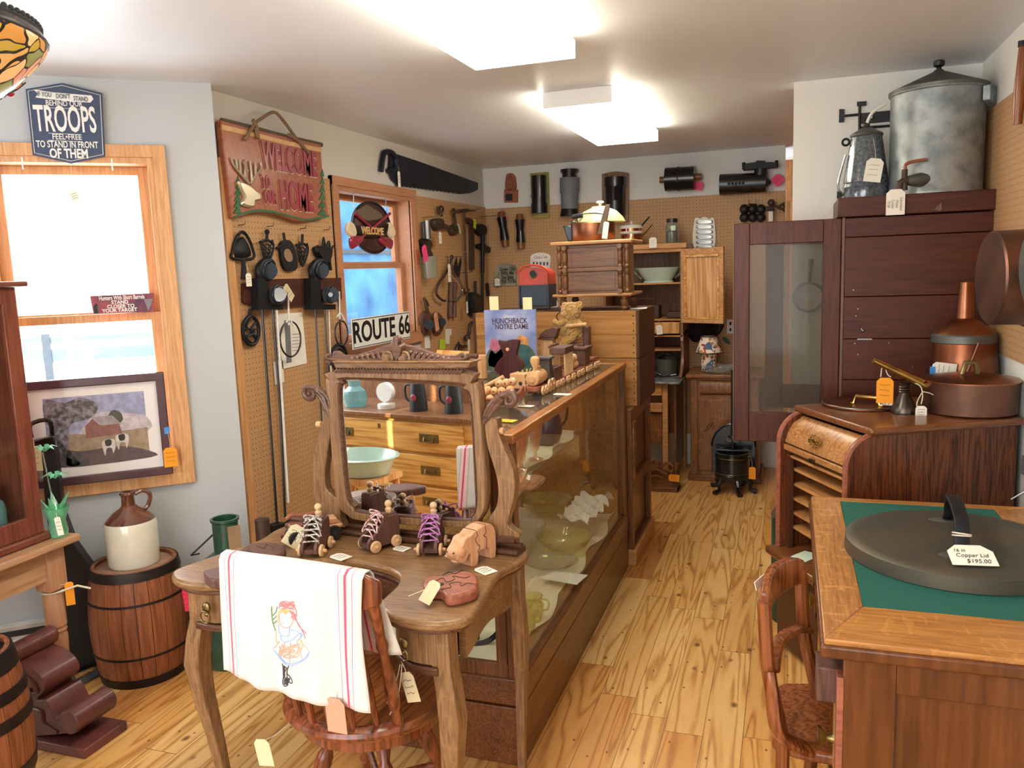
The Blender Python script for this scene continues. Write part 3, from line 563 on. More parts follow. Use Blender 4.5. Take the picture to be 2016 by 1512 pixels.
# crosscut saw
T = Thing('hand_saw', 'long dark one-man crosscut saw mounted on the left wall below the ceiling', 'saw', FL.w(*FL.uv(840, 350), 0))
bl = [(1065, 296), (1200, 340), (1360, 398), (1545, 465), (1543, 505), (1500, 523), (1440, 528)]
x = 1440; 
while x > 1090: bl += [(x-8, 519+(1090-x)*.135*.0-(1440-x)*.13), (x-14, 526-(1440-x-14)*.13)]; x -= 22
bl += [(1050, 445), (1036, 400), (1040, 300)]
T.p('blade', draw(FL, z4, [('p', bl, .012, .018)]), 'saw'); T.p('handle', draw(FL, z4, [('t', [(990, 398), (1000, 320), (1012, 290), (1050, 292), (1072, 330), (1068, 385), (1030, 395)], .017, .022)]), 'saw'); tag(T, FL, *FL.uv(*z4(1092, 445), .03), .03, .035, .1, 'tag', 0, FL.w(*FL.uv(*z4(1082, 350), .03), .03))
# round plaque in the window
T = Thing('hanging_plaque', 'round dark red cabin plaque with crossed paddles hanging in the small window', 'plaque', FL.w(*FL.uv(731, 448), -.02))
cc = z4(935, 722); u, v = FL.uv(*cc, -.01); R_ = .165
cir = [(u+R_*1.42*math.cos(a*PI/18), v+R_*.93*math.sin(a*PI/18)) for a in range(36)]
T.p('disc', MB().dome(FL, cir, -.02, .0, .93), plain('plaquered', '#4a2620', .5, noise=.3, sc=24, bump=.5)); T.p('rim', MB().tube([FL.w(a, b, -.004) for a, b in cir], .008, 6, closed=True), 'black')
T.p('bears', draw(FL, z4, [('D', [(850, 640), (880, 610), (915, 590), (950, 610), (985, 630), (1010, 665), (960, 680), (900, 685)], 0, .02)]), 'bark')
T.p('canoe', draw(FL, z4, [('D', [(838, 705), (870, 712), (1000, 712), (1040, 700), (1030, 750), (980, 778), (900, 778), (855, 755)], .0, .018)]), 'hoop')
tpx(T, FL, .02, 'WELCOME', z4(942, 742), .06, 'signpale', .95, bold=.002, ext=.002)
T.p('crossed_paddles', draw(FL, z4, [('t', [(840, 640), (1020, 800)], .009, .012), ('t', [(1040, 640), (850, 800)], .009, .012)]), 'redletter')
T.p('paddle_blade', draw(FL, z4, [('D', [(810, 690), (840, 700), (855, 760), (830, 775), (800, 755), (796, 715)], .0, .016)]), 'creamedge', label='cream paddle blade'); T.p('paddle_blade', draw(FL, z4, [('D', [(1040, 690), (1065, 715), (1075, 760), (1050, 785), (1030, 740)], .0, .016)]), 'creamedge', label='cream paddle blade')
T.p('paddle_blade', draw(FL, z4, [('D', [(820, 780), (880, 765), (895, 790), (850, 835), (825, 840)], .0, .016)]), 'redletter', label='red paddle blade'); T.p('paddle_blade', draw(FL, z4, [('D', [(1060, 790), (1000, 775), (985, 800), (1040, 840), (1058, 838)], .0, .016)]), 'redletter', label='red paddle blade')
T.p('chain', draw(FL, z4, [('t', [(830, 520), (832, 612)], .003, -.01), ('t', [(1015, 535), (1018, 640)], .003, -.01)]), 'steel')
# route sign
FRS = Frame((-2.30, 0, 0), (0, 1, 0)); rs = FRS.px([z4(812, 1245), z4(1145, 1200), z4(1155, 1355), z4(825, 1418)])
T = Thing('route_sign', 'white rectangular road sign with black lettering propped below the small window', 'sign', FRS.w(rs[0][0], rs[3][1]))
ua, ub = (rs[0][0]+rs[3][0])/2, (rs[1][0]+rs[2][0])/2; va, vb = (rs[2][1]+rs[3][1])/2, (rs[0][1]+rs[1][1])/2
T.p('plate', MB().rect(FRS, ua, va, ub, vb, 0, .006), 'signwhite', None, .002); e = .008
T.p('border', MB().tube([FRS.w(ua+e, va+e, .006), FRS.w(ub-e, va+e, .006), FRS.w(ub-e, vb-e, .006), FRS.w(ua+e, vb-e, .006)], .0025, 4, closed=True), 'black')
T.text('lettering', 'ROUTE 66', FRS, (ua+ub)/2, (va+vb)/2, .0065, (vb-va)*.95, 'black', (ub-ua)/((vb-va)*.95*4.55), bold=.004)
print('route', ua, ub, va, vb)
# ================================================================ left corner furniture
T = Thing('side_table', 'plain pine table with turned leg under the glass cabinet at the left edge', 'table', (-2.8, 1.7, 0))
T.p('tabletop', MB().b2((-3.1, 1.1, .652), (-2.50, 2.24, .68)), 'tablepine', None, .006)
T.p('apron', MB().b2((-3.05, 1.15, .53), (-2.56, 2.19, .652)), 'tablepine')
for x, y in ((-2.585, 2.165), (-3.04, 2.165), (-2.585, 1.2)):
    mb = MB().box((x, y, .57), (.075, .075, .17)); mb.lathe([(.036, .49), (.028, .475), (.036, .46), (.036, .34), (.03, .335), (.036, .325), (.031, .315), (.035, .3), (.033, .25), (.024, .02), (.02, 0)], (x, y, 0))
    T.p('leg', mb, 'tablepinez', None, .002)
tag(T, Frame((-2.53, 2.19, .46), (.7, .7, 0)), 0, 0, 0, .03, .09, 'tagorange', 0, (-2.55, 2.17, .5), lines=0); T.p('twine', MB().ring((-2.585, 2.165, .475), .034, .003).tube([(-2.55, 2.16, .475), (-2.5, 2.2, .49), (-2.47, 2.23, .47)], .004, 6), 'string')
X0, X1, Y0, Y1, Z0, Z1 = -2.92, -2.57, 1.35, 2.150, .68, 1.60
T = Thing('glass_cabinet', 'dark reddish wood display cabinet with glass door standing on the pine table', 'cabinet', (-2.75, 1.75, .68))
T.p('base', MB().b2((X0, Y0, Z0), (X1+.015, Y1+.015, Z0+.03)), 'mahogy', None, .008); T.p('case', MB().b2((X0, Y0, Z0+.03), (X0+.02, Y1, Z1)).b2((X0, Y1-.02, Z0+.03), (X1-.02, Y1, Z1)).b2((X0, Y0, Z0+.03), (X1-.02, Y0+.02, Z1)).b2((X0, Y0, Z1-.02), (X1-.02, Y1, Z1)), 'mahog')
T.p('cornice', MB().b2((X0, Y0, Z1), (X1+.03, Y1+.03, Z1+.02)), 'mahogy', None, .006)
w_ = .058; T.p('door', MB().b2((X1-.02, Y0, Z0+.03), (X1, Y0+w_, Z1)).b2((X1-.02, Y1-w_, Z0+.03), (X1, Y1, Z1)).b2((X1-.02, Y0, Z1-w_), (X1, Y1, Z1)).b2((X1-.02, Y0, Z0+.03), (X1, Y1, Z0+.1)), 'mahog', None, .003)
T.p('door_glass', MB().b2((X1-.012, Y0+w_, Z0+.1), (X1-.009, Y1-w_, Z1-w_)), 'caseglass')
T = Thing('glass_jar', 'blue glass jar with zinc lid inside the glass cabinet at the left edge', 'jar', (-2.68, 2.03, .71))
JP = [(.0, 0), (.05, 0), (.054, .01), (.055, .11), (.048, .135), (.036, .145), (.036, .165)]
T.p('body', MB().lathe(JP, (-2.68, 2.03, .712)), 'tealglass'); T.p('lid', MB().lathe([(.0, .19), (.034, .188), (.039, .182), (.039, .155), (.036, .155)], (-2.68, 2.03, .712)), 'galv')
# glass flower vase
vx, vy = -2.555, 2.195
T = Thing('glass_flower_vase', 'green glass vase with glass flower stems on the corner of the pine table', 'vase', (vx, vy, .68))
T.p('vase', MB().lathe([(.0, 0), (.03, 0), (.034, .02), (.028, .06), (.045, .11), (.041, .11), (.024, .06), (.0, .02)], (vx, vy, .681)), 'greenglass')
mb = MB()
for k in range(5):
    a = k*1.3; mb.tube([(vx, vy, .75), (vx+.03*math.cos(a), vy+.03*math.sin(a), .80), (vx+.055*math.cos(a), vy+.055*math.sin(a), .84)], [.006, .012, .001], 6, flat=.3)
T.p('leaves', mb, 'greenglass'); T.p('stem', MB().tube(smoothpts([(vx, vy, .70), (vx-.015, vy, .85), (vx-.02, vy-.01, 1.0)], 5), .003, 6), 'clearglass')
for zc_, dx in ((.90, .015), (1.0, -.02)):
    mb = MB()
    for k in range(6): a = k*PI/3; mb.tube([(vx+dx, vy, zc_), (vx+dx+.025*math.cos(a), vy+.025*math.sin(a), zc_+.02), (vx+dx+.045*math.cos(a), vy+.045*math.sin(a), zc_+.01)], [.003, .009, .001], 6, flat=.4)
    T.p('glass_flower', mb, 'greenglass')
tag(T, Frame((vx+.04, vy-.03, .73), (.7, .7, 0)), 0, 0, 0, .02, .07, 'tag', .1, (vx, vy-.01, .82))
# black flared case
FC = FBY.at(FBY.w(0, 0, .17))
T = Thing('instrument_case', 'tall black flared case with carrying handle standing behind the pine table', 'case', FC.w(-.62, 0))
o_ = [(x, max(0, y)) for x, y in FC.px([(78, 868), (104, 862), (110, 880), (118, 950), (126, 1010), (148, 1070), (180, 1115), (200, 1150), (207, 1200), (209, 1310), (160, 1345), (128, 1365), (118, 1340), (100, 1100), (84, 960)])]
T.p('body', MB().dome(FC, o_, -.07, .01, .93), 'black'); T.p('handle', draw(FC, z0, [('t', [(62, 862), (60, 836), (96, 828), (103, 862)], .009, .0)]), 'blackgloss'); T.p('latch_block', draw(FC, z0, [('p', [(64, 868), (106, 858), (110, 880), (70, 890)], -.02, .03)]), 'blackgloss', None, .004)
tag(T, FC, *FC.uv(68, 903, .05), .05, .05, .1, 'tagbeige', 0, FC.w(*FC.uv(66, 868, .03), .03))
# floor register
T = Thing('floor_register', 'grey metal floor register frame lying on the boards between black case and barrel', 'register', at(170, 1335, 'z', 0))
q = [at(*p, 'z', 0) for p in ((124, 1340), (142, 1360), (214, 1322), (212, 1300))]; T.p('frame', MB().prism(FT, [(a.x, a.y) for a in q], .0, .008), 'register', None, .002); q = [at(*p, 'z', .008) for p in ((148, 1332), (152, 1338), (212, 1305), (212, 1299))]; T.p('wood_slat', MB().prism(FT, [(a.x, a.y) for a in q], .008, .014), 'pine')
# baseboard heater
T = Thing('baseboard_heater', 'cream metal baseboard heater along the foot of the bay wall', 'heater', FBY.w(-.65, 0, .03))
T.p('cover', MB().rect(FBY, -1.2, .03, -.02, .21, .002, .05).rect(FBY, -1.2, .02, -.02, .15, .05, .065), 'heater', None, .004); T.p('slot', MB().rect(FBY, -1.18, .165, -.04, .19, .05, .0525), 'black')
# barrel + jug
def barrel(c, R, Rm, H, label, lab_hoops, top='barreltop', hoops=((.03, .045), (.27, .008), (.73, .008), (.97, .045))):
    T = Thing('wooden_barrel', label, 'barrel', c); c = Vector(c)
    def rr(t): return R+(Rm-R)*(1-(2*t-1)**2)
    mb = MB(); n = 22
    for k in range(n): # staves
        a0, a1 = 2*PI*k/n+.006, 2*PI*(k+1)/n-.006; vs = []
        for i in range(9):
            t = i/8; r = rr(t)
            for rad, a in ((r, a0), (r*1.004, (a0+a1)/2), (r, a1), (r-.016, a1), (r-.016, a0)): vs.append(c+Vector((rad*math.cos(a), rad*math.sin(a), H*t)))
        fs = []
        for i in range(8): fs += [(i*5+j, i*5+(j+1) % 5, i*5+5+(j+1) % 5, i*5+5+j) for j in range(5)]
        fs += [(0, 1, 2, 3, 4), tuple(40+j for j in (4, 3, 2, 1, 0))]; mb._add(vs, fs)
    T.p('staves', mb, 'barrelw'); T.p('head', MB().cyl(c+Vector((0, 0, H-.035)), c+Vector((0, 0, H-.015)), R-.012, n=32), top)
    for t, h in hoops:
        t0, t1 = max(0, t-h/2/H), min(1, t+h/2/H); T.p('hoop', MB().lathe([(rr(t0)-.002, H*t0), (rr(t0)+.004, H*t0), (rr(t1)+.004, H*t1), (rr(t1)-.002, H*t1)], c, n=40, closed=True), 'hoop')
    return T
T = barrel((-2.525, 2.505, 0), .163, .19, .475, 'small brown wooden barrel carrying the stoneware jug below the bay window', 0)
tag(T, Frame((-2.36, 2.55, .30), (.75, .66, 0)), .02, 0, .0, .07, .10, 'tagred', -.1, (-2.37, 2.6, .38))
jc = Vector((-2.535, 2.515, .461))
T = Thing('stoneware_jug', 'cream stoneware jug with brown glazed shoulder and handle standing on the barrel', 'jug', jc)
T.p('body', MB().lathe([(0, 0), (.094, 0), (.099, .01), (.101, .17), (.096, .183)], jc, n=40), 'stoneware'); T.p('shoulder', MB().lathe([(.096, .183), (.09, .19), (.062, .218), (.036, .234), (.027, .245), (.025, .282), (.031, .292), (.027, .30), (.016, .30), (.016, .27)], jc, n=40), 'jugbrown')
T.p('handle', MB().tube(smoothpts([jc+Vector(p) for p in ((.02, .018, .287), (.044, .04, .298), (.062, .055, .276), (.055, .049, .235), (.045, .04, .222))], 5), .009, 8), 'jugbrown')
T = barrel((-2.33, 1.60, 0), .145, .18, .53, 'dark hooped wooden keg cut off by the left edge of the picture', 0, 'hoop', ((.03, .06), (.3, .04), (.62, .035), (.77, .035), (.95, .06)))
tag(T, Frame((-2.21, 1.54, .57), (.8, .6, 0)), 0, 0, 0, .03, .10, 'tagorange', -.5, None, lines=0); T.p('wire_ring', MB().ring((-2.20, 1.62, .55), .03, .003, (1, .3, .2)), 'rust')
# corbel
FCo = Frame((0, 1.95, 0), (1, 0, 0)); zc3 = mapper(0, 1000, .3387)
T = Thing('carved_corbel', 'dark red painted scroll corbel lying on the floor beside the keg', 'corbel', (-2.45, 2.0, 0))
op = [(60, 745), (100, 760), (112, 800), (85, 835), (165, 872), (232, 932), (252, 1000), (205, 1062), (255, 1062), (295, 1130), (320, 1180), (345, 1150), (372, 1128)]
ob = [(455, 1210), (400, 1255), (120, 1265), (130, 1100), (90, 960), (40, 850), (22, 790)]
pts = sm2(FCo.px([zc3(*p) for p in op+[(430, 1145), (455, 1180)]+ob]), 3); zmin = min(v for u, v in pts); pts = [(u, v-zmin+.03) for u, v in pts]
T.p('body', MB().prism(FCo, pts, -.15, 0), 'corbel', None, .006)
def cpx(x, y, d=0): u, v = FCo.uv(*zc3(x, y)); return FCo.w(u, v-zmin+.03, d)
T.p('scroll', MB().cyl(cpx(405, 1185, .012), cpx(405, 1185, -.162), .043), 'corbel', None, .004); T.p('scroll', MB().cyl(cpx(70, 790, .01), cpx(70, 790, -.16), .034), 'corbel', None, .004)
T.p('volute_groove', MB().tube(smoothpts([cpx(*p, .002) for p in ((120, 900), (190, 960), (215, 1010), (180, 1020), (170, 990))], 4), .006, 6), 'corbel'); T.p('volute_groove', MB().tube(smoothpts([cpx(*p, .002) for p in ((190, 1110), (240, 1130), (250, 1190), (300, 1230), (330, 1250))], 4), .006, 6), 'corbel')
a, b = cpx(110, 1260).x, cpx(450, 1260).x; T.p('base_board', MB().b2((a, 1.93, 0), (b+.04, 2.12, .035)), 'corbel', None, .004)
# green sprayer
gx, gy = -2.22, 2.70
T = Thing('green_metal_can', 'dark green metal tank with upright cylinder and wire bail behind the vanity', 'can', (gx, gy, 0))
T.p('tank', MB().lathe([(0, 0), (.13, 0), (.135, .02), (.135, .38), (.10, .44), (.05, .475), (0, .48)], (gx, gy, 0)), 'greenpaint')
T.p('cylinder', MB().lathe([(.052, .44), (.052, .60), (.058, .605), (.058, .615), (.048, .615), (.048, .47), (0, .47)], (gx, gy, 0)), 'greenpaint'); T.p('label_plate', MB().rect(Frame((gx, gy, .53), (.8, .6, 0)), .01, -.06, .06, .06, .045, .052), 'tan')
T.p('bail', MB().tube([(gx-.05, gy-.02, .545), (gx-.12, gy-.08, .47), (gx-.06, gy-.10, .49)], .004, 6), 'iron'); T.p('spout', MB().lathe([(.03, .46), (.03, .6)], (gx+.14, gy+.06, .0)), 'rust')
# ================================================================ ironware on the left pegboard
IR = 'iron'
pk = 0
for c, lb in (((160, 708), 'peg hook above the shield-shaped trivet'), ((325, 715), 'peg hook above the lattice trivet'), ((513, 728), 'peg hook above the V-shaped trivet'), ((652, 735), 'peg hook above the crown-topped iron holder')):
    peghook(FL, z4, (c[0], c[1]), .04, 'short wire '+lb)
T = hang('trivet', 'shield-shaped black iron trivet with long handle, hanging first on the left pegboard', 'trivet', FL, z4, (195, 1020), [
 ('frame', IR, [('t', [(195, 745), (160, 780), (140, 850), (140, 898), (255, 898), (253, 840), (225, 775)], .007, .025, True)]), ('plate', IR, [('D', [(195, 775), (165, 810), (150, 885), (245, 885), (240, 830), (215, 785)], .008, .02)]),
 ('handle', IR, [('t', [(200, 898), (203, 950), (203, 1018)], (.008, .014), .025)]), ('loop', 'darksteel', [('t', [(172, 760), (185, 742), (205, 760)], .004, .035)])], ((231, 1020), .04, .06, 'tag', 0, (215, 930)))
def grille(xc, y0, y1, w, kind):
    P = [('t', [(xc-w/2, y0+60), (xc-w*.45, y0+100), (xc, y1), (xc+w*.5, y0+100), (xc+w*.4, y0+50)], .005, .02), ('t', [(xc-w*.6, y0+62), (xc, y0+50), (xc+w*.5, y0+75)], .006, .02), ('t', [(xc, y0), (xc-3, y0+60)], .007, .02)]
    n = 4
    for i in range(n):
        y = y0+70+(y1-y0-90)*i/n; ww = w*.42*(1-i/n*.8)
        P += [('t', [(xc-ww, y), (xc, y+28), (xc+ww, y)], .0035, .02), ('t', [(xc-ww*.9, y+30), (xc, y+4), (xc+ww*.9, y+30)], .0035, .02)]
    return P
hang('trivet', 'narrow openwork black iron trivet hanging second on the left pegboard', 'trivet', FL, z4, (340, 930), [('frame', IR, grille(338, 742, 930, 70, 0)), ('knob', IR, [('s', (337, 745), .012, .02)])])
hang('trivet', 'black iron stand with a tan oval centre hanging third on the left pegboard', 'trivet', FL, z4, (470, 960), [('frame', IR, [('c', [(415, 815), (480, 805), (512, 950), (440, 958)], .006, .02), ('t', [(430, 750), (440, 810)], .007, .02), ('t', [(390, 838), (440, 815)], .006, .02)]), ('oval_centre', 'tan', [('c', [(440, 850), (462, 845), (482, 880), (480, 912), (455, 915), (438, 885)], .018, .023)])])
hang('trivet', 'small V-shaped black iron trivet hanging fourth on the left pegboard', 'trivet', FL, z4, (548, 940), [('frame', IR, grille(540, 760, 942, 62, 1)), ('inner_spike', IR, [('t', [(520, 800), (545, 900), (565, 830)], .004, .022)])])
hang('match_holder', 'crown-topped black iron wall holder hanging beside the small window', 'holder', FL, z4, (680, 960), [('pocket', IR, [('D', [(632, 830), (710, 830), (716, 880), (690, 930), (640, 880)], .006, .04)]), ('crest', IR, [('t', [(625, 825), (650, 850), (660, 780), (672, 840), (690, 800), (700, 848), (716, 825)], .006, .02)]), ('tail', IR, [('t', [(690, 900), (700, 965)], .01, .02)])])
hang('wall_board', 'dark brown board carrying black iron hardware on the left pegboard', 'board', FL, z4, (400, 1180), [('board', 'boardwal', [('p', [(203, 1040), (400, 1015), (760, 1008), (765, 1130), (590, 1165), (310, 1190), (205, 1150)], .001, .018)])])
def roller(dx, dy, label):
    f = lambda X, Y: z4(X+dx, Y+dy)
    return hang('iron_bracket', label, 'bracket', FL, f, (330, 1190), [('hook_arm', IR, [('t', [(300, 1010), (290, 960), (312, 922), (350, 915), (370, 940)], .018, .045)]), ('wheel', 'ironblue', [('o', (345, 968), .042, .03, .06), ('r', (345, 968), .040, .008, .062)]), ('housing', IR, [('p', [(285, 1010), (345, 1010), (348, 1160), (430, 1160), (430, 1190), (290, 1190)], .018, .06)]), ('crank_wheel', 'ironblue', [('o', (400, 1105), .045, .05, .075), ('r', (400, 1105), .043, .006, .078)]), ('hub', 'steel', [('o', (400, 1105), .012, .07, .095)])])
T = roller(0, 0, 'black iron roller bracket with a shiny worn wheel, left one on the dark board'); tag(T, FL, *FL.uv(*z4(460, 1092), .12), .12, .045, .09, 'tagbeige', .75, FL.w(*FL.uv(*z4(400, 1060), .1), .1))
T.p('worn_wheel', draw(FL, z4, [('o', (405, 1105), .033, .09, .094)], EDG), 'steel', label='shiny worn steel wheel face')
roller(300, 0, 'black iron roller bracket right one on the dark board beside the small window')
def rod(name, label, pts, r, mt, d=.05, base=None): T = Thing(name, label, 'rod', FL.w(*FL.uv(*z5(*pts[-1])), d)); T.p('rod', draw(FL, z5, [('t', pts, r, d)]), mt); return T
rod('iron_rod', 'dark iron rod leaning below the left roller bracket, leftmost of the rods', [(232, 395), (265, 850), (298, 1325)], .006, 'darksteel'); rod('iron_rod', 'dark iron rod hanging beside the white cord under the left roller bracket', [(278, 395), (310, 830), (332, 1290)], .006, 'darksteel')
rod('white_rod', 'white painted rod with dark ferrule hanging under the left roller bracket', [(295, 395), (322, 840), (345, 1225)], .006, 'signwhite', .06)
rod('iron_rod', 'thin dark rod hanging under the right roller bracket behind the mirror', [(460, 375), (480, 720), (490, 900)], .005, 'darksteel'); rod('iron_rod', 'second thin dark rod under the right roller bracket nearer the window', [(500, 375), (520, 720), (527, 900)], .005, 'darksteel'); rod('white_rope', 'white cord hanging beside the second hoop left of the mirror', [(520, 370), (530, 690)], .004, 'signwhite')
T = Thing('rod_socket', 'black iron socket at the bottom of the pegboard rods behind the puzzle toys', 'foot', FL.w(*FL.uv(*z5(315, 1380)), .05)); T.p('shoe', draw(FL, z5, [('p', [(285, 1325), (340, 1310), (345, 1370), (290, 1385)], .02, .08)]), 'iron', None, .004)
T.p('horn', draw(FL, z5, [('t', [(310, 1350), (335, 1320), (360, 1300)], (.022, .008), .06)]), 'iron')
def hoopth(c, R, label): 
    T = hang('iron_hoop', label, 'hoop', FL, z5, c, [('hoop', 'darksteel', [('r', c, R, .0045, .05)]), ('cord', 'signwhite', [('t', [(c[0]-10, c[1]-180), (c[0]-8, c[1]-60)], .005, .05), ('t', [(c[0]-20, c[1]-70), (c[0]-5, c[1]-85), (c[0]+12, c[1]-55)], .005, .052)])]); return T
hoopth((355, 520), .088, 'larger dark iron hoop tied with white cord over the instruction sheet'); hoopth((575, 495), .068, 'smaller dark iron hoop tied with white cord in front of the small window')
hang('trivet', 'oval openwork black iron trivet hanging lowest on the left pegboard', 'trivet', FL, z5, (183, 545), [('frame', IR, [('t', [(183, 420), (155, 450), (150, 500), (170, 540), (200, 540), (217, 500), (212, 450)], .009, .02, True)]), ('scrollwork', IR, [('t', [(180, 430), (165, 470), (200, 490), (165, 515), (190, 540)], .006, .02), ('t', [(205, 450), (185, 480), (205, 520)], .006, .02), ('t', [(160, 480), (205, 478)], .005, .02), ('t', [(158, 505), (208, 503)], .005, .02)]), ('handle', IR, [('t', [(180, 390), (183, 425)], .008, .02)])])
T = Thing('paper_sheet', 'white instruction sheet with a grey drawing pinned behind the larger hoop', 'paper', FL.w(*FL.uv(*z5(360, 640)), .015)); T.p('sheet', draw(FL, z5, [('p', [(298, 412), (405, 405), (426, 625), (320, 650)], .003, .005)], EDG), 'paper'); T.p('drawing', draw(FL, z5, [('p', [(328, 440), (352, 438), (360, 620), (338, 625)], .005, .0056)], EDG), 'greypaint'); T.p('text_lines', draw(FL, z5, [('t', [(362, 500+i*14), (402-(i % 2)*8, 497+i*14)], .0012, .006) for i in range(6)], EDG), 'greypaint')
T = Thing('paper_slip', 'small white price slip pinned below the instruction sheet', 'paper', FL.w(*FL.uv(*z5(305, 710)), .015)); T.p('slip', draw(FL, z5, [('p', [(280, 620), (322, 612), (328, 705), (290, 718)], .003, .005)], EDG), 'paper')
T = Thing('cable_coil', 'black cable coil hanging at the window corner behind the mirror', 'coil', FL.w(*FL.uv(*z5(560, 640)), .05)); T.p('coil', draw(FL, z5, [('r', (565, 600), .07, .013, .04), ('r', (560, 606), .06, .011, .055)]), 'rubber')
# ================================================================ tools on the pegboard right of the window
hang('kitchen_beater', 'glass jar with black and metal crank churn and pink tag hanging right of the window', 'churn', FL, z6, (290, 750), [('tube', 'steel', [('l', (265, 240), (275, 400), .022, .026, .05)]), ('body', 'blacktin', [('D', [(220, 405), (300, 400), (325, 450), (310, 500), (330, 550), (260, 550), (235, 470)], .02, .06)]), ('jar', 'jarglass', [('l', (285, 550), (300, 740), .055, .05, .06)]), ('rod', 'darksteel', [('l', (235, 250), (245, 400), .008, .008, .05)])], ((252, 528), .075, .11, 'tagpink', .35, (235, 460)))
peghook(FL, z6, (215, 215), .16, 'long wire peg hook with white tip above the glass churn', .03)
hang('meat_grinder', 'small black iron clamp grinder with white tag hanging at top right of the window', 'grinder', FL, z6, (385, 330), [('clamp', 'rust', [('t', [(362, 120), (375, 180), (385, 120), (410, 135), (395, 200)], .009, .03)]), ('body', 'rust', [('D', [(345, 230), (420, 225), (425, 300), (380, 325), (350, 300)], .01, .07)]), ('horn', 'rust', [('l', (420, 290), (480, 310), .02, .008, .04)])], ((385, 392), .045, .08, 'tag', 0, (383, 310)))
hang('pulley_hook', 'rusty swivel hook pulley with yellow strip hanging beside the grinder', 'pulley', FL, z6, (520, 360), [('hook', 'rust', [('r', (505, 165), .022, .008, .03), ('t', [(505, 190), (515, 240), (512, 290)], .012, .03)]), ('shell', 'rust', [('D', [(490, 290), (545, 280), (550, 355), (500, 365)], .01, .06)]), ('strip', 'notegreen', [('p', [(538, 270), (548, 268), (568, 350), (558, 356)], .06, .062)])])
hang('long_hook', 'long rusty iron bar with a hooked foot and cross head hanging on the pegboard', 'bar', FL, z6, (615, 860), [('bar', 'rust', [('t', [(595, 160), (605, 500), (620, 810), (638, 850), (605, 872), (592, 840)], .009, .03)]), ('head', 'rust', [('t', [(540, 158), (625, 148)], .012, .03), ('t', [(625, 150), (690, 152)], .006, .03)])], ((620, 1000), .035, .09, 'tag', 0, (618, 860)))
hang('wrench', 'flat rusty wrench with bright green tag hanging right of the long bar', 'wrench', FL, z6, (670, 670), [('handle', 'rust', [('p', [(655, 250), (685, 250), (688, 670), (655, 672)], .02, .04)]), ('jaw', 'rust', [('D', [(628, 215), (660, 222), (680, 250), (650, 270), (630, 245)], .01, .05)])], ((688, 270), .05, .07, 'taggreen', -.3, None))
hang('pipe_wrench', 'large black pipe wrench hanging nearest to the room corner', 'wrench', FL, z6, (760, 1000), [('jaw', IR, [('D', [(715, 280), (760, 268), (800, 300), (795, 365), (740, 370), (710, 330)], .01, .06)]), ('hook_jaw', IR, [('D', [(725, 450), (770, 445), (870, 500), (868, 525), (820, 520), (730, 480)], .01, .06)]), ('handle', IR, [('l', (758, 370), (755, 700), .018, .016, .035), ('l', (755, 700), (755, 1080), .012, .012, .035)])])
hang('calipers', 'pair of round pincers with bowed arms and white tag on the pegboard', 'calipers', FL, z6, (475, 940), [('left_arm', 'rust', [('t', [(485, 560), (440, 690), (370, 800), (352, 880), (400, 935), (430, 942)], .009, .04)]), ('right_arm', 'steel', [('t', [(480, 560), (500, 690), (560, 780), (580, 860), (540, 930), (480, 935)], .009, .04)]), ('hinge', 'rust', [('s', (485, 560), .016, .04)])], ((465, 700), .045, .13, 'tag', 0, (458, 520)))
hang('hedge_shears', 'old shears with dark blades and long wooden handles behind the pincers', 'shears', FL, z6, (490, 1090), [('blade', IR, [('p', [(500, 700), (530, 560), (540, 640), (525, 740)], .015, .022)]), ('blade', IR, [('p', [(525, 720), (570, 560), (573, 610), (550, 760)], .015, .022)]), ('handle', 'walnut', [('l', (480, 780), (470, 1090), .018, .02, .02)]), ('handle', 'walnut', [('l', (512, 780), (505, 1085), .018, .02, .02)])])
peghook(FL, z6, (540, 700), .12, 'white wire peg hook beside the shears', .02); peghook(FL, z6, (420, 560), .17, 'long wire peg hook holding the pincers', .05); peghook(FL, z6, (720, 210), .2, 'longest wire peg hook near the room corner', .05); peghook(FL, z6, (590, 156), .12, 'wire peg hook at the head of the long bar', .01)
hang('block_pulley', 'wooden block pulley with iron hook and tan tag hanging low right of the window', 'pulley', FL, z6, (285, 1240), [('hook', 'steel', [('t', [(245, 920), (262, 985), (275, 1040)], .012, .04), ('t', [(262, 940), (285, 985)], .007, .04)]), ('shell', 'walnut', [('D', [(230, 1060), (310, 1040), (330, 1200), (300, 1240), (245, 1225)], .01, .06)]), ('wheel', 'iron', [('o', (285, 1150), .035, .055, .068)])], ((352, 1125), .06, .13, 'tagsalmon', .2, (320, 1040)))
hang('block_pulley', 'second wooden block pulley half hidden behind the tagged one', 'pulley', FL, z6, (380, 1240), [('shell', 'walnut', [('D', [(345, 1050), (400, 1060), (425, 1150), (400, 1230), (350, 1220)], .01, .05)]), ('wheel', 'iron', [('o', (400, 1130), .03, .045, .055)])])
hang('cast_iron_box', 'black cast iron latch box hanging low near the room corner', 'box', FL, z6, (700, 1080), [('stem', IR, [('t', [(690, 770), (695, 880)], .012, .03)]), ('body', IR, [('D', [(660, 880), (735, 880), (780, 960), (750, 1060), (690, 1080), (650, 1020)], .01, .07)]), ('ribs', 'ironblue', [('t', [(670, 950), (700, 1060)], .008, .07)])])
hang('hand_crank', 'small iron hand crank with white tag hanging at the bottom of the pegboard', 'crank', FL, z6, (630, 1280), [('arm', 'rust', [('t', [(690, 1130), (650, 1145), (640, 1230), (605, 1275)], .013, .03)]), ('knob', 'rust', [('s', (620, 1270), .028, .035)])], ((636, 1330), .04, .09, 'tag', 0, (630, 1280)))
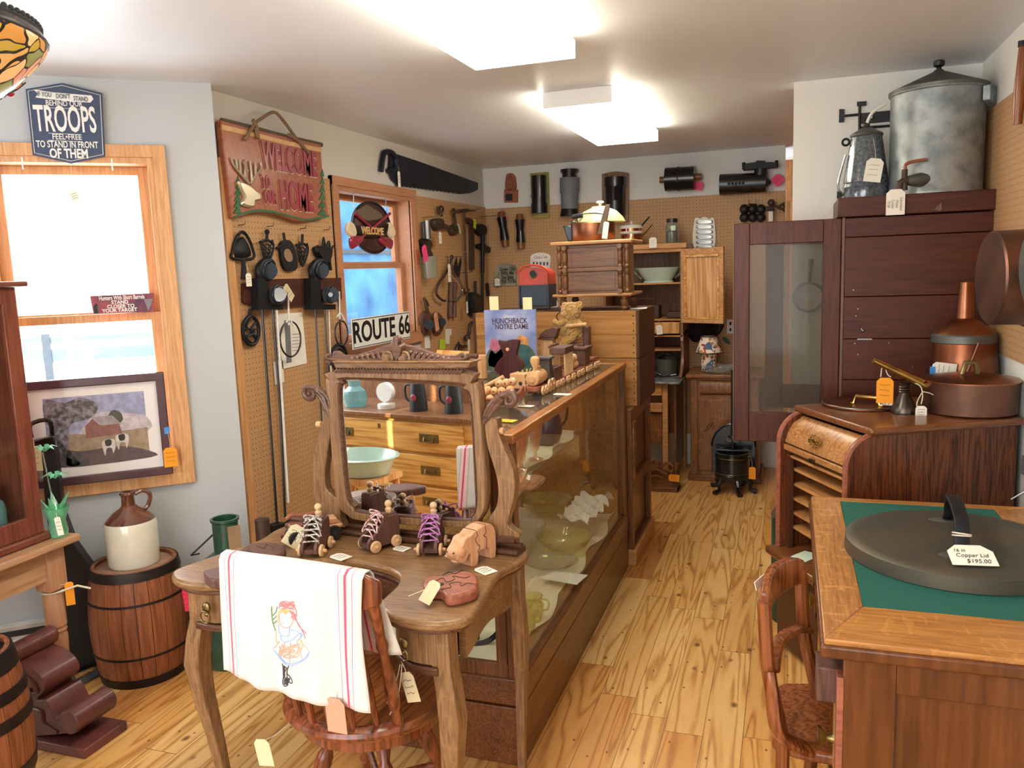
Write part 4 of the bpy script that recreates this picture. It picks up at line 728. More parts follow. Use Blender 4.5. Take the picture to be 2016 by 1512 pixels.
hang('valve_tap', 'small bent iron tap hanging lowest on the pegboard above the rolling pin', 'tap', FL, z6, (560, 1380), [('body', 'darksteel', [('t', [(530, 1390), (540, 1330), (580, 1345), (610, 1340)], .013, .03)]), ('handle', 'darksteel', [('t', [(545, 1300), (550, 1350)], .008, .03)])])
T = hang('label_card', 'white card with small print hanging beneath the tagged block pulley', 'card', FL, z6, (270, 1360), [('card', 'paper', [('p', [(245, 1225), (290, 1220), (300, 1355), (252, 1362)], .005, .008)])])
T = hang('label_card', 'white card pinned right of the yellow-green tag', 'card', FL, z6, (455, 1310), [('card', 'paper', [('p', [(430, 1190), (485, 1188), (483, 1240), (468, 1245), (468, 1320), (435, 1320)], .005, .008)])])
T = hang('label_card', 'yellow-green tag hanging between the two white cards', 'card', FL, z6, (405, 1370), [('card', 'taggreen', [('p', [(382, 1280), (432, 1282), (430, 1370), (378, 1368)], .012, .014)])])
hang('iron_strap', 'dark iron strap and ring hanging beside the pipe wrench', 'strap', FL, z6, (730, 1250), [('ring', IR, [('r', (735, 1225), .04, .014, .03)]), ('strap', IR, [('t', [(795, 790), (805, 900)], .014, .02)])])
# ================================================================ vanity with mirror
VO = Vector((-1.17, 2.275, 0)); VA = math.radians(-5.7); VR = Vector((math.cos(VA), math.sin(VA), 0)); VUy = Vector((-math.sin(VA), math.cos(VA), 0))
def vl(x, y, z=0): return VO+VR*x+VUy*y+Vector((0, 0, z))
FVT = Frame(VO, VR, VUy)
def loft(mb, secs):
    vs = [];
    for c, hx, hy in secs: vs += [Vector(c)+VR*(hx*a)+VUy*(hy*b) for a, b in ((-1, -1), (1, -1), (1, 1), (-1, 1))]
    fs = [(3, 2, 1, 0), tuple(len(vs)-4+i for i in range(4))]
    for i in range(len(secs)-1): fs += [(4*i+k, 4*i+(k+1) % 4, 4*i+4+(k+1) % 4, 4*i+4+k) for k in range(4)]
    return mb._add(vs, fs)
half = [(.435, 0), (.449, -.03), (.451, -.1), (.433, -.18), (.442, -.26), (.462, -.34), (.480, -.43), (.488, -.48), (.468, -.52), (.41, -.551), (.33, -.553), (.262, -.52), (.228, -.486), (.217, -.44), (.21, -.387), (.191, -.331), (.156, -.292), (.085, -.262)]
plan = half+[(0, -.252)]+[(-x, y) for x, y in reversed(half)]
T = Thing('vanity_table', 'antique oak kidney-shaped vanity table with curved legs and knee opening', 'table', vl(0, -.25))
top = sm2(plan[1:-1], 3, False)
T.p('tabletop', MB().prism(FVT, [(.435, 0)]+top+[(-.435, 0)], .735, .760), 'oakx', None, .008); k_ = [(x*.975, y*.975-.003) for x, y in top]; T.p('top_molding', MB().prism(FVT, [(.42, 0)]+k_+[(-.42, 0)], .722, .735), 'oakdark', None, .004)
def wallstrip(mb, pts, z0_, z1_, th=.018):
    n = len(pts); vs = []
    for i, (x, y) in enumerate(pts):
        a, b = pts[max(i-1, 0)], pts[min(i+1, n-1)]; dx, dy = b[0]-a[0], b[1]-a[1]; l = math.hypot(dx, dy); nx, ny = dy/l*th, -dx/l*th
        for (px_, py_, z) in ((x, y, z0_), (x, y, z1_), (x+nx, y+ny, z1_), (x+nx, y+ny, z0_)): vs.append(vl(px_, py_, z))
    fs = [(0, 1, 2, 3), tuple(4*n-4+i for i in (3, 2, 1, 0))]
    for i in range(n-1): fs += [(4*i+k, 4*i+(k+1) % 4, 4*i+4+(k+1) % 4, 4*i+4+k) for k in range(4)]
    return mb._add(vs, fs)
sideR = [(x*.89, y*.93) for x, y in half[1:7]]; frontR = sm2([(.40, -.505), (.33, -.507), (.272, -.48), (.245, -.44), (.236, -.38), (.21, -.32)], 4, False)
for s_ in (1, -1):
    T.p('side_apron', wallstrip(MB(), [(s_*x, y) for x, y in sm2(sideR, 3, False)], .60, .725, .018*s_), 'oakx')
    T.p('drawer_front', wallstrip(MB(), [(s_*x, y) for x, y in frontR], .625, .72, .02*s_), 'oakz'); T.p('drawer_molding', wallstrip(MB(), [(s_*x*1.01, y*1.012) for x, y in frontR], .598, .62, .03*s_), 'oakdark', None, .004)
    T.p('drawer_well', MB().prism(FVT, [(s_*.24, -.3), (s_*.40, -.3), (s_*.40, -.48), (s_*.30, -.48), (s_*.25, -.42)], .60, .72), 'oakdark')
    for (lx, ly, fd) in ((.405, -.475, -1), (.41, -.035, 1)):
        secs = [(.735, 0, .027), (.62, .003, .026), (.56, .016, .027), (.48, .026, .028), (.38, .018, .024), (.25, 0, .019), (.12, -.014, .016), (.05, -.012, .016), (.02, .002, .02), (0, .01, .022)]
        mb = MB(); loft(mb, [(vl(s_*(lx+(o if fd < 0 else 0)), ly+fd*o*.6, z), h*(1 if fd < 0 else .75), h*(1 if fd < 0 else .75)) for z, o, h in secs]); T.p('leg', mb, 'oakz', None, .004)
T.p('back_apron', MB().prism(FVT, [(-.42, -.02), (.42, -.02), (.42, 0), (-.42, 0)], .60, .735), 'oakx'); T.p('knee_apron', wallstrip(MB(), sm2([(-.205, -.31), (-.15, -.275), (-.07, -.25), (0, -.243), (.07, -.25), (.15, -.275), (.205, -.31)], 4, False), .655, .722), 'oakdark')
FVF = Frame(vl(0, -.525), VR)
for s_ in (1, -1):
    c = FVF.w(s_*.325, .685, .012); h = T.p('drawer_pull', MB().ball(c, .014, (1, .5, 1.2)).ball(c-Vector((0, 0, .02)), .007), 'brassold'); T.p('ring', MB().ring(FVF.w(s_*.325, .66, .02), .017, .0028, FVF.N), 'brassold', h)
tag(T, Frame(FVF.w(.35, .585, .03), VR*.85+Vector((0, -.3, 0))), 0, 0, 0, .055, .075, 'tagbeige', .4, FVF.w(.325, .645, .025)); T.p('loose_string', MB().tube(smoothpts([FVF.w(.325, .64, .03), FVF.w(.31, .58, .04), FVF.w(.285, .535, .04)], 4), .0012, 5).tube(smoothpts([FVF.w(.33, .64, .03), FVF.w(.325, .57, .045), FVF.w(.292, .505, .04)], 4), .0012, 5), 'string')
T.p('back_molding', MB().box(vl(.0, -.03, .768), (.86, .05, .016), FVT).cyl(vl(-.43, -.062, .7685), vl(.43, -.062, .7685), .008).cyl(vl(-.43, -.03, .782), vl(.43, -.03, .782), .009), 'oakdark')
# swing mirror
FM = Frame(vl(0, -.045), VR); zm3 = mapper(590, 640, .2977)
T = Thing('vanity_mirror', 'swing mirror in carved oak frame held by scrolled posts on the vanity', 'mirror', vl(0, -.045, .79))
outer = [(243, 300), (215, 362), (190, 372), (215, 700), (240, 1000), (262, 1170), (330, 1250), (450, 1290), (1100, 1332), (1200, 1282), (1245, 1180), (1250, 1000), (1225, 700), (1203, 400), (1150, 375), (1097, 300)]
inner = [(360, 360), (325, 380), (290, 430), (305, 700), (330, 1000), (350, 1130), (390, 1185), (450, 1222), (1090, 1272), (1140, 1250), (1168, 1190), (1160, 1000), (1145, 700), (1125, 480), (1075, 430), (1030, 403)]
def ringframe(F, zm, lo, li, prof, n=3):
    a = F.px([zm(*p) for p in lo]); b = F.px([zm(*p) for p in li]); a = sm2(a, n); b = sm2(b, n); N_ = len(a); vs = []
    for t, d in prof: vs += [F.w(a[i][0]*(1-t)+b[i][0]*t, a[i][1]*(1-t)+b[i][1]*t, d) for i in range(N_)]
    m = len(prof); fs = []
    for j in range(m):
        k = (j+1) % m
        for i in range(N_): i2 = (i+1) % N_; fs.append((j*N_+i, j*N_+i2, k*N_+i2, k*N_+i))
    return MB()._add(vs, fs)
T.p('frame', ringframe(FM, zm3, outer, inner, [(0, -.01), (0, .012), (.08, .016), (.62, .018)]), 'oakz') if False else T.p('frame', ringframe(FM, zm3, outer, inner, [(0, -.012), (0, .012), (.1, .018), (.66, .019), (.8, .012), (.8, -.012)]), 'oakz')
T.p('inner_rim', ringframe(FM, zm3, outer, inner, [(.78, .004), (.78, .016), (.9, .015), (1.0, .004)]), 'oakdark')
T.p('mirror_glass', MB().prism(FM, sm2(FM.px([zm3(*p) for p in inner]), 3), .002, .005), 'mirror')
T.p('back_board', MB().prism(FM, sm2(FM.px([zm3(*p) for p in outer]), 3), -.016, -.010), 'oakdark')
T.p('cornice', draw(FM, zm3, [('p', [(218, 240), (1130, 246), (1110, 286), (235, 286)], -.02, .035), ('p', [(215, 238), (1135, 240), (1135, 252), (215, 252)], -.02, .045)]), 'oakx', None, .003)
mb = MB(); a = FM.w(*FM.uv(*zm3(268, 294)), .022); b = FM.w(*FM.uv(*zm3(1085, 302)), .022)
for i in range(40): c = a+(b-a)*(i/39); mb.tube([c+Vector((-.004, 0, -.006)), c+Vector((.008, 0, .006))], .0045, 6)
T.p('rope_molding', mb, 'carved')
crest = [(216, 240), (212, 205), (222, 172), (252, 172), (290, 200), (360, 198), (450, 175), (540, 140), (600, 125), (612, 85), (640, 68), (665, 85), (680, 125), (760, 142), (860, 178), (950, 205), (1020, 205), (1062, 182), (1102, 186), (1116, 220), (1108, 240)]
CR = T.p('crest', draw(FM, zm3, [('p', crest, -.006, .010)]), 'carved', None, .004)
lv = []
for s_, cx in ((1, 640), (-1, 640)):
    for i in range(11):
        x = cx+s_*(70+i*36); y = 168+i*6.5; lv.append(('t', [(x, y+50-i*3), (x+s_*16, y+12), (x+s_*34, y+14)], (.009, .004), .012))
    lv.append(('t', [(cx+s_*40, 225), (cx+s_*250, 232), (cx+s_*440, 225), (cx+s_*455, 200), (cx+s_*430, 198)], .006, .014))
T.p('acanthus_leaves', draw(FM, zm3, lv), 'carved', CR); T.p('rosette', draw(FM, zm3, [('o', (582, 218), .019, .005, .02), ('r', (582, 218), .018, .004, .02)]), 'oakx', CR); T.p('rosette', draw(FM, zm3, [('o', (692, 218), .019, .005, .02), ('r', (692, 218), .018, .004, .02)]), 'oakx', CR)
T.p('carved_mask', draw(FM, zm3, [('D', [(605, 140), (640, 128), (672, 140), (668, 190), (650, 220), (640, 245), (625, 220), (610, 190)], .005, .032), ('t', [(640, 140), (636, 100), (620, 75)], (.007, .003), .02), ('t', [(645, 140), (655, 100), (672, 80)], (.007, .003), .02), ('t', [(642, 140), (645, 95), (643, 68)], (.007, .003), .024)]), 'carved', CR)
hl = [(150, 570), (147, 650), (122, 730), (92, 860), (82, 980), (88, 1090), (105, 1175), (130, 1235), (95, 1290), (110, 1330), (290, 1345), (270, 1290), (262, 1190), (235, 1140), (190, 1105), (168, 1060), (166, 950), (182, 830), (203, 700), (203, 600)]
hr = [(1300, 620), (1312, 710), (1365, 850), (1410, 960), (1424, 1080), (1402, 1200), (1372, 1310), (1400, 1350), (1446, 1388), (1430, 1412), (1275, 1402), (1240, 1370), (1250, 1280), (1300, 1200), (1312, 1080), (1290, 960), (1245, 820), (1225, 700), (1232, 640)]
for L_ in (hl, hr): T.p('post', draw(FM, zm3, [('p', [(p[0], p[1]) for p in [(v[0], v[1]) for v in sm2(L_, 3)]], -.022, .012)]), 'oakz', None, .004)
for fl, cx, cy, tail in ((1, 1385, 492, [(1385, 450), (1320, 480), (1275, 540), (1240, 600), (1222, 648)]), (-1, 72, 452, [(72, 412), (120, 425), (160, 480), (180, 540), (198, 605)])):
    S_ = T.p('scroll', draw(FM, zm3, [('t', [(cx, cy+8), (cx+fl*14, cy-2), (cx+fl*4, cy-20), (cx-fl*22, cy-10), (cx-fl*18, cy+28), (cx+fl*14, cy+36), (cx+fl*40, cy+4), (cx+fl*30, cy-36), tail[0], tail[1], tail[2], tail[3], tail[4]], (.006, .013), .0)]), 'carved')
    T.p('leaf', draw(FM, zm3, [('t', [tail[1], tail[2], tail[4]], (.016, .005), .012), ('t', [(tail[1][0]-fl*14, tail[1][1]+4), (tail[2][0]-fl*24, tail[2][1]), (tail[3][0]-fl*22, tail[3][1]+10)], (.010, .004), .016), ('t', [(tail[1][0]+fl*18, tail[1][1]+10), (tail[2][0]+fl*16, tail[2][1]+14), (tail[3][0]+fl*8, tail[3][1]+20)], (.008, .004), .016)]), 'carved', S_)
for x0_ in (1275, 100):
    mb = MB()
    for i in range(9): x = x0_+i*19; p = FM.w(*FM.uv(*zm3(x, (1398 if x0_ > 500 else 1345)+i*.8)), .018); mb.tube([p+Vector((-.003, 0, -.008)), p+Vector((.005, 0, .008))], .006, 6)
    T.p('rope_foot', mb, 'carved')
for x_, y_ in ((130, 655), (1335, 700)): T.p('pivot_knob', draw(FM, zm3, [('l', (x_-14, y_), (x_+16, y_), .010, .010, -.004)]), 'maple')
# ---------------------------------------------------------------- chair with tea towel
CHA = math.radians(-6); cc_ = Vector((-1.075, 1.845, 0))
T = Thing('swivel_chair', 'dark round-seat wooden chair with spindle back pushed under the vanity', 'chair', cc_, rz=CHA)
T.p('seat', MB().lathe([(0, .43), (.19, .43), (.215, .44), (.222, .455), (.21, .468), (.17, .464), (0, .455)], (0, 0, 0), n=48), 'seatwood')
T.p('seat_rim', MB().lathe([(.17, .40), (.198, .405), (.198, .432), (.17, .432)], (0, 0, 0), n=48, closed=True), 'chairwood')
arc = [(.205*math.sin(a), -.015-.205*math.cos(a)) for a in [(-55+110*i/20)*PI/180 for i in range(21)]]
mb = MB(); mb.tube([(x, y, .468) for x, y in arc], .024, 10, flat=.75); T.p('back_rail', mb, 'chairwood')
def crestp(t, z=.885): x = -.225+.45*t; return Vector((x, -.285-.02*math.cos((t-.5)*PI)+.03, z))
for i in range(6):
    t = .17+.66*i/5; a = math.radians(-42+84*i/5); b = Vector((.205*math.sin(a)*.95, -.015-.205*math.cos(a), .475)); e = crestp(t, .84)
    T.p('spindle', MB().tube([b, b*.7+e*.3, b*.4+e*.6, e], [.008, .0105, .009, .007], 8), 'chairwood')
for t in (0, 1):
    a = math.radians(-56+112*t); b = Vector((.205*math.sin(a), -.015-.205*math.cos(a), .47)); e = crestp(.04+.92*t, .85); P = [b+(e-b)*s for s in (0, .08, .14, .18, .3, .5, .62, .68, .74, .9, 1)]
    T.p('back_post', MB().tube(P, [.014, .015, .011, .016, .018, .014, .011, .016, .012, .015, .014], 10), 'chairwood')
P = [crestp(i/16) for i in range(17)]
mb = MB(); vs = []
for i, p in enumerate(P):
    h0 = .048+.012*math.sin(i/16*PI); e = .012 if i in (0, 16) else 0
    for dy, dz in ((-.012, -h0+e), (.012, -h0+e), (.013, h0-.02-e), (-.010, h0-.012-e)): vs.append(p+Vector((0, dy, dz)))
fs = [(0, 1, 2, 3), tuple(64+i for i in (3, 2, 1, 0))]
for i in range(16): fs += [(4*i+k, 4*i+(k+1) % 4, 4*i+4+(k+1) % 4, 4*i+4+k) for k in range(4)]
mb._add(vs, fs); T.p('crest_rail', mb, 'chairwood', None, .006)
for k in range(4):
    a = PI/4+k*PI/2; d = Vector((math.cos(a), math.sin(a), 0)); P = [d*(.10+.15*s)+Vector((0, 0, .41*(1-s)+.0)) for s in (0, .1, .2, .25, .3, .5, .6, .64, .68, .85, .93, 1)]
    T.p('leg', MB().tube(P, [.018, .022, .014, .022, .024, .017, .012, .020, .013, .017, .02, .016], 12), 'chairwood')
T.p('stretcher', MB().tube([(-.15, -.15, .2), (.15, .15, .2)], .01, 8).tube([(.15, -.15, .21), (-.15, .15, .21)], .01, 8), 'chairwood')
F_ = Frame((0, -.30, 0), (1, 0, 0)); tag(T, F_, .12, .585, .01, .055, .085, 'tagsalmon', .05, (.115, -.29, .66), lines=0); tag(T, F_, -.12, .43, .0, .05, .07, 'tagbeige', .2, (-.10, -.24, .47), lines=0)
# tea towel, pattern woven in stripes across its width
m, nt, b = newmat('towel'); tc = nd(nt, 'ShaderNodeTexCoord'); sp = nd(nt, 'ShaderNodeSeparateXYZ'); nt.links.new(tc.outputs['Object'], sp.inputs[0])
v_ = ma(nt, 'ADD', ma(nt, 'MULTIPLY', sp.outputs[0], 2.3256), .5465)
wh, pk_, rd = lin('#d4d0cb'), lin('#eec3c6'), lin('#cf4f68'); st = [(0, wh), (.045, lin('#b86a78')), (.050, wh), (.058, pk_), (.075, rd), (.092, pk_), (.112, wh), (.122, lin('#b86a78')), (.127, wh), (.853, lin('#b86a78')), (.858, wh), (.870, pk_), (.888, rd), (.905, pk_), (.925, wh), (.935, lin('#b86a78')), (.94, wh)]
r = ramp(nt, v_, st); [setattr(n.color_ramp, 'interpolation', 'CONSTANT') for n in nt.nodes if n.type == 'VALTORGB']; nt.links.new(r, b.inputs['Base Color']); b.inputs['Roughness'].default_value = .95; b.inputs['Sheen Weight'].default_value = .2
tw = nd(nt, 'ShaderNodeTexNoise'); tw.inputs['Scale'].default_value = 26; tw.inputs['Detail'].default_value = 3; nt.links.new(tc.outputs['Object'], tw.inputs[0]); bp = nd(nt, 'ShaderNodeBump'); bp.inputs['Strength'].default_value = .5; bp.inputs['Distance'].default_value = .01; nt.links.new(tw.outputs[0], bp.inputs['Height']); nt.links.new(bp.outputs[0], b.inputs['Normal'])
tl = cc_+Vector((-.035, -.29, 0)); TT = Thing('tea_towel', 'white tea towel with red stripes and embroidered girl draped over the chair back', 'towel', (cc_.x, cc_.y, .9), rz=CHA)
def tow(u, v):
    x = -.235+.43*u; zc0 = .01+.012*math.sin(u*PI)-.012*u*0; y0_ = -.285-.02*math.cos((u-.5)*PI)+.03
    dropf = .285+.02*u; dropb = .22; s = v*(dropf+dropb+.04)
    wob = .006*math.sin(u*17+v*3)+.004*math.sin(u*31+1)
    if s < dropf: k = dropf-s; return (x+.02*(k/dropf)*(u-.2)*.6-.008*math.sin(k*14)*(1 if u > .8 else .3), y0_-.022-.05*(k/dropf)*.4+wob*(k/dropf), zc0-k-.02*(1-u)*0-.018*math.sin(u*PI)*(-1)*(k/dropf)*-1)
    if s < dropf+.04: a = (s-dropf)/.04*PI; return (x, y0_-.022*math.cos(a), zc0+.016*math.sin(a))
    k = s-dropf-.04; return (x+.028*k/dropb, y0_+.022+.05*(k/dropb)+wob*(k/dropb), zc0-k)
TT.p('cloth', MB().surf(tow, 44, 46), 'towel', solid=.002)
FTW = Frame((0, 0, 0), (1, 0, 0)); z2m = mapper(390, 960, .3651)
def tg(X, Y): # embroidery point on the front fall of the towel
    px_, py_ = z2m(X, Y); Rr = Matrix.Rotation(-CHA, 3, 'Z'); fr_ = Frame(cc_+Matrix.Rotation(CHA, 3, 'Z')@Vector((0, -.312, 0)), Matrix.Rotation(CHA, 3, 'Z')@Vector((1, 0, 0)))
    u, v = fr_.uv(px_, py_); lx = u; s = (-.9+v); kk = max(0, .01-s); uu = (lx+.235)/.43
    wob = .006*math.sin(uu*17+(.33-kk)/.6*3)+.004*math.sin(uu*31+1)
    return Vector((lx, -.285-.02*math.cos((uu-.5)*PI)+.03-.022-.02*(kk/.315)+wob*(kk/.315)-.0022, s))
def stitch(name, col, paths, r=.0011):
    mb = MB()
    for P in paths: mb.tube([tg(*p) for p in sm2(P, 4, False)], r, 5)
    MT['th_'+col] = MT.get('th_'+col) or plain('th_'+col, col, .8, noise=0); TT.p(name, mb, 'th_'+col)
import itertools
def scrib(cx, cy, rx, ry, n, sd=1):
    rr_ = random.Random(sd); return [(cx+rx*rr_.uniform(-1, 1), cy+ry*rr_.uniform(-1, 1)) for _ in range(n)]
stitch('embroidered_bonnet', '#dd8484', [[(425, 660), (430, 630), (465, 618), (500, 640), (520, 680), (515, 720)], scrib(470, 645, 45, 25, 30), scrib(500, 690, 18, 25, 14, 2)])
stitch('embroidered_hair', '#e8b46a', [scrib(455, 672, 30, 14, 16, 3), [(425, 680), (418, 720), (430, 750)], [(410, 780), (408, 820), (418, 850)], [(545, 820), (560, 850), (550, 880)]])
stitch('embroidered_face', '#e0a0a0', [[(430, 690), (428, 720), (445, 750), (475, 758), (500, 740), (505, 705)], [(448, 728), (458, 735)], [(460, 712), (462, 716)]])
stitch('embroidered_dress', '#8fb2e2', [[(425, 745), (430, 790), (485, 800), (490, 755)], [(440, 800), (450, 830), (500, 825), (540, 790), (555, 800), (530, 830)], [(395, 880), (440, 920), (500, 945), (560, 930), (598, 885)], [(400, 890), (450, 935), (510, 955), (570, 930), (595, 900)], [(495, 765), (545, 790), (545, 810)]])
stitch('embroidered_skirt', '#e3a590', [[(430, 835), (395, 875)], [(470, 830), (440, 915)], [(500, 835), (500, 940)], [(530, 830), (560, 925)], [(545, 830), (590, 880)], scrib(490, 880, 60, 35, 30, 5)])
stitch('embroidered_ribbon', '#d46a84', [[(515, 700), (535, 750), (575, 795)], [(520, 720), (560, 790), (570, 820)]])
stitch('embroidered_sprig', '#6f9463', [[(405, 780), (385, 720), (380, 650)], [(385, 700), (405, 680), (413, 650)], [(383, 690), (378, 665)], [(390, 720), (410, 700)], [(395, 740), (412, 725)]], .0014)
stitch('embroidered_boots', '#3b3a3f', [[(452, 950), (465, 1000), (455, 1050), (470, 1068), (490, 1060)], [(495, 955), (485, 1000), (500, 1040), (518, 1045), (510, 1020), (490, 1000)], scrib(470, 990, 12, 40, 16, 8), scrib(487, 1040, 20, 22, 18, 9)])
# ---------------------------------------------------------------- toys on the vanity
ZT = .7605
def ax2(pa, pb, z=ZT): a = at(*pa, 'z', z); b = at(*pb, 'z', z); return (a+b)/2, math.atan2(a.y-b.y, a.x-b.x), (a-b).length
def skate(toe, heel, label, lace):
    c, rz, _ = ax2(toe, heel); T = Thing('toy_skate', label, 'toy', c, 'wooden roller skate toys on the vanity', rz=rz, local=True)
    F = Frame((0, 0, 0), (1, 0, 0), (0, 0, 1))
    prof = [(.062, .012), (.064, .03), (.058, .042), (.03, .058), (.008, .085), (.004, .112), (-.010, .112), (-.012, .10), (-.05, .10), (-.055, .09), (-.055, .012)]
    for s_ in (1, -1): T.p('side_board', MB().prism(F, prof, s_*.016, s_*.027), 'walnut', None, .002)
    T.p('sole', MB().b2((-.054, -.016, .012), (.058, .016, .024)), 'walnut'); T.p('heel_block', MB().b2((-.055, -.016, .02), (-.018, .016, .104)), 'walnut', None, .003)
    T.p('peg_person', MB().lathe([(0, .10), (.009, .10), (.011, .115), (.006, .122)], (-.036, 0, 0)).ball((-.036, 0, .131), .0115), 'birch')
    for x in (.042, -.035):
        for s_ in (1, -1):
            w = T.p('wheel', MB().cyl((x, s_*.029, .0185), (x, s_*.038, .0185), .0185, n=24), 'birch', None, .002); T.p('hub', MB().lathe([(0, .012), (.005, .010), (.006, 0)], (x, s_*.038, .0185), (0, s_, 0), 12), 'maple', w)
    mb = MB()
    for i in range(5):
        x = .050-.0105*i; z = .047+.0135*i-(.004 if i == 0 else 0); mb.tube([(x+.006, -.029, z-.006), (x, -.018, z+.004), (x-.004, .018, z+.006), (x-.002, .029, z)], .0022, 6, flat=1.0)
        if i: mb.tube([(x+.008, .028, z-.012), (x+.001, 0, z+.004), (x-.002, -.028, z)], .0022, 6)
    mb.tube(smoothpts([(-.002, 0, .112), (.012, -.026, .108), (.016, -.022, .120), (0, 0, .112), (.014, .026, .104), (.018, .02, .118), (0, 0, .112)], 4), .0022, 6); mb.tube(smoothpts([(0, 0, .11), (.03, -.024, .085), (.045, -.034, .055)], 4), .002, 6).tube(smoothpts([(0, 0, .11), (.026, .022, .085), (.034, .032, .06)], 4), .002, 6)
    T.p('laces', mb, lace); return T
T = skate((606, 1102), (640, 1070), 'walnut roller skate toy with white laces, leftmost of the three skates', 'lacewhite')
T = skate((722, 1086), (778, 1068), 'walnut roller skate toy with pink dotted laces, middle of the three skates', 'lacepink')
T = skate((843, 1100), (862, 1068), 'walnut roller skate toy with purple laces beside the hippo', 'lacepurple')
def flattag(label, c, w, h, ang, mt='tag', z=ZT, ink='ink'):
    p = at(*c, 'z', z); T = Thing('price_card', label, 'price tag', p); tag(T, ft(z+.001), p.x, p.y, 0, w, h, mt, ang, None, lines=3, name='card', ink=ink); return T
flattag('cream price card lying on the vanity between first and second skate', (670, 1097), .045, .062, 1.2); flattag('cream price card lying behind the middle skate', (790, 1081), .04, .05, 1.3); flattag('cream price card lying right of the hippo on the vanity', (955, 1124), .045, .06, 1.0); flattag('cream price card under the hippo head', (893, 1096), .04, .055, .9); flattag('cream price card on the vanity at the edge of the tea towel', (560, 1117), .04, .06, 1.2)
T = Thing('price_card', 'larger cream price card leaning on the leftmost roller skate', 'price tag', at(590, 1092, 'z', ZT)); p = at(585, 1075, 'z', ZT); tag(T, Frame((p.x, p.y-.01, ZT+.036), (.95, .3, 0), (.0, .35, 1)), 0, 0, 0, .055, .07, 'tagbeige', -.5, None, name='card')
# hippo
c, rz, ln = ax2((917, 1113), (965, 1092)); T = Thing('toy_hippo', 'pale wooden hippo puzzle toy standing on the right of the vanity', 'toy', c, rz=rz, local=True); F = Frame((0, 0, 0), (1, 0, 0), (0, 0, 1))
hp_ = [(.052, 0), (.052, .035), (.062, .04), (.078, .022), (.10, .028), (.108, .045), (.104, .058), (.085, .075), (.074, .09), (.05, .092), (.035, .10), (.0, .108), (-.03, .106), (-.05, .09), (-.056, .06), (-.052, 0), (-.03, 0), (-.028, .03), (-.005, .036), (.02, .034), (.026, 0)]
T.p('body', MB().prism(F, sm2(hp_[:], 2)[:], -.024, .024), 'alder', None, .006); T.p('head', MB().ball((.088, 0, .052), .026, (1.1, 1.15, .9)).ball((.065, 0, .072), .022, (1.2, 1, 1)), 'alder'); T.p('jaw', MB().ball((.085, 0, .026), .017, (1.1, 1.1, .5)), 'alder')
T.p('nostrils', MB().ball((.112, .012, .056), .003).ball((.112, -.012, .056), .003), 'ink'); T.p('tusks', MB().cyl((.098, .008, .026), (.098, .008, .038), .003).cyl((.098, -.008, .026), (.098, -.008, .038), .003), 'stoneware')
mb = MB()
for s_ in (.0246, -.0246): mb.tube(smoothpts([(.03, s_, .10), (.024, s_, .085), (.034, s_, .078), (.026, s_, .06), (.016, s_, .05), (.028, s_, .036)], 4), .0009, 4).tube(smoothpts([(-.01, s_, .106), (-.012, s_, .085), (-.002, s_, .078), (-.014, s_, .066), (-.01, s_, .036)], 4), .0009, 4)
mb.tube([(.03, -.024, .1022), (.03, .024, .1022)], .0009, 4).tube([(-.01, -.024, .108), (-.01, .024, .108)], .0009, 4); T.p('puzzle_cuts', mb, 'hoop')
# slab puzzles
def slab(name, label, L_, mt, z0_, th, cuts=(), cat='puzzle', hole=None):
    q = [at(*p, 'z', z0_+th) for p in L_]; pts = sm2([(a.x, a.y) for a in q], 4); cx = sum(a for a, b in pts)/len(pts); cy = sum(b for a, b in pts)/len(pts); T = Thing(name, label, cat, (cx, cy, z0_))
    T.p('block', MB().prism(FT, pts, z0_, z0_+th), mt, None, .007); mb = MB()
    for c in cuts: mb.tube(smoothpts([at(*p, 'z', z0_+th+.0003) for p in c], 4), .0011, 5)
    if cuts: T.p('puzzle_cuts', mb, 'hoop')
    return T
T = slab('wooden_puzzle', 'reddish brown apple-shaped wooden puzzle on the right lobe of the vanity', [(833, 1142), (850, 1133), (880, 1132), (896, 1124), (925, 1124), (940, 1135), (940, 1152), (930, 1162), (885, 1172), (868, 1160), (838, 1156)], 'redcedar', ZT, .032, [[(872, 1132), (885, 1126), (895, 1130), (905, 1125), (912, 1122)], [(858, 1144), (872, 1138), (880, 1146), (895, 1140), (892, 1134), (915, 1138), (925, 1134)], [(868, 1160), (888, 1156), (885, 1149), (905, 1146), (908, 1154), (920, 1148), (934, 1150)]])
p = at(868, 1150, 'z', ZT+.033); tag(T, Frame(p+Vector((-.005, -.055, .0)), (.95, -.1, 0), (.0, .6, .55)), 0, 0, 0, .038, .062, 'tagbeige', -.3, p, lines=0); T.p('string_tail', MB().tube(smoothpts([p, p+Vector((0, -.03, .008)), p+Vector((-.06, -.07, -.01))], 4), .0012, 5), 'string'); T.p('eye_hole', MB().cyl(p-Vector((0, 0, .001)), p+Vector((0, 0, .0006)), .008), 'ink')
slab('wooden_puzzle', 'dark walnut slab puzzle lying between tea towel and toy truck', [(462, 1090), (500, 1068), (555, 1070), (560, 1085), (530, 1100), (480, 1108)], 'walnut', ZT, .03, [[(505, 1075), (520, 1080), (525, 1072), (540, 1080)], [(470, 1092), (490, 1085), (500, 1092)]]); slab('wooden_puzzle', 'dark walnut slab puzzle on the left lobe, mostly under the towel', [(400, 1123), (420, 1118), (450, 1108), (480, 1112), (475, 1140), (440, 1142), (412, 1138)], 'walnut', ZT, .03)
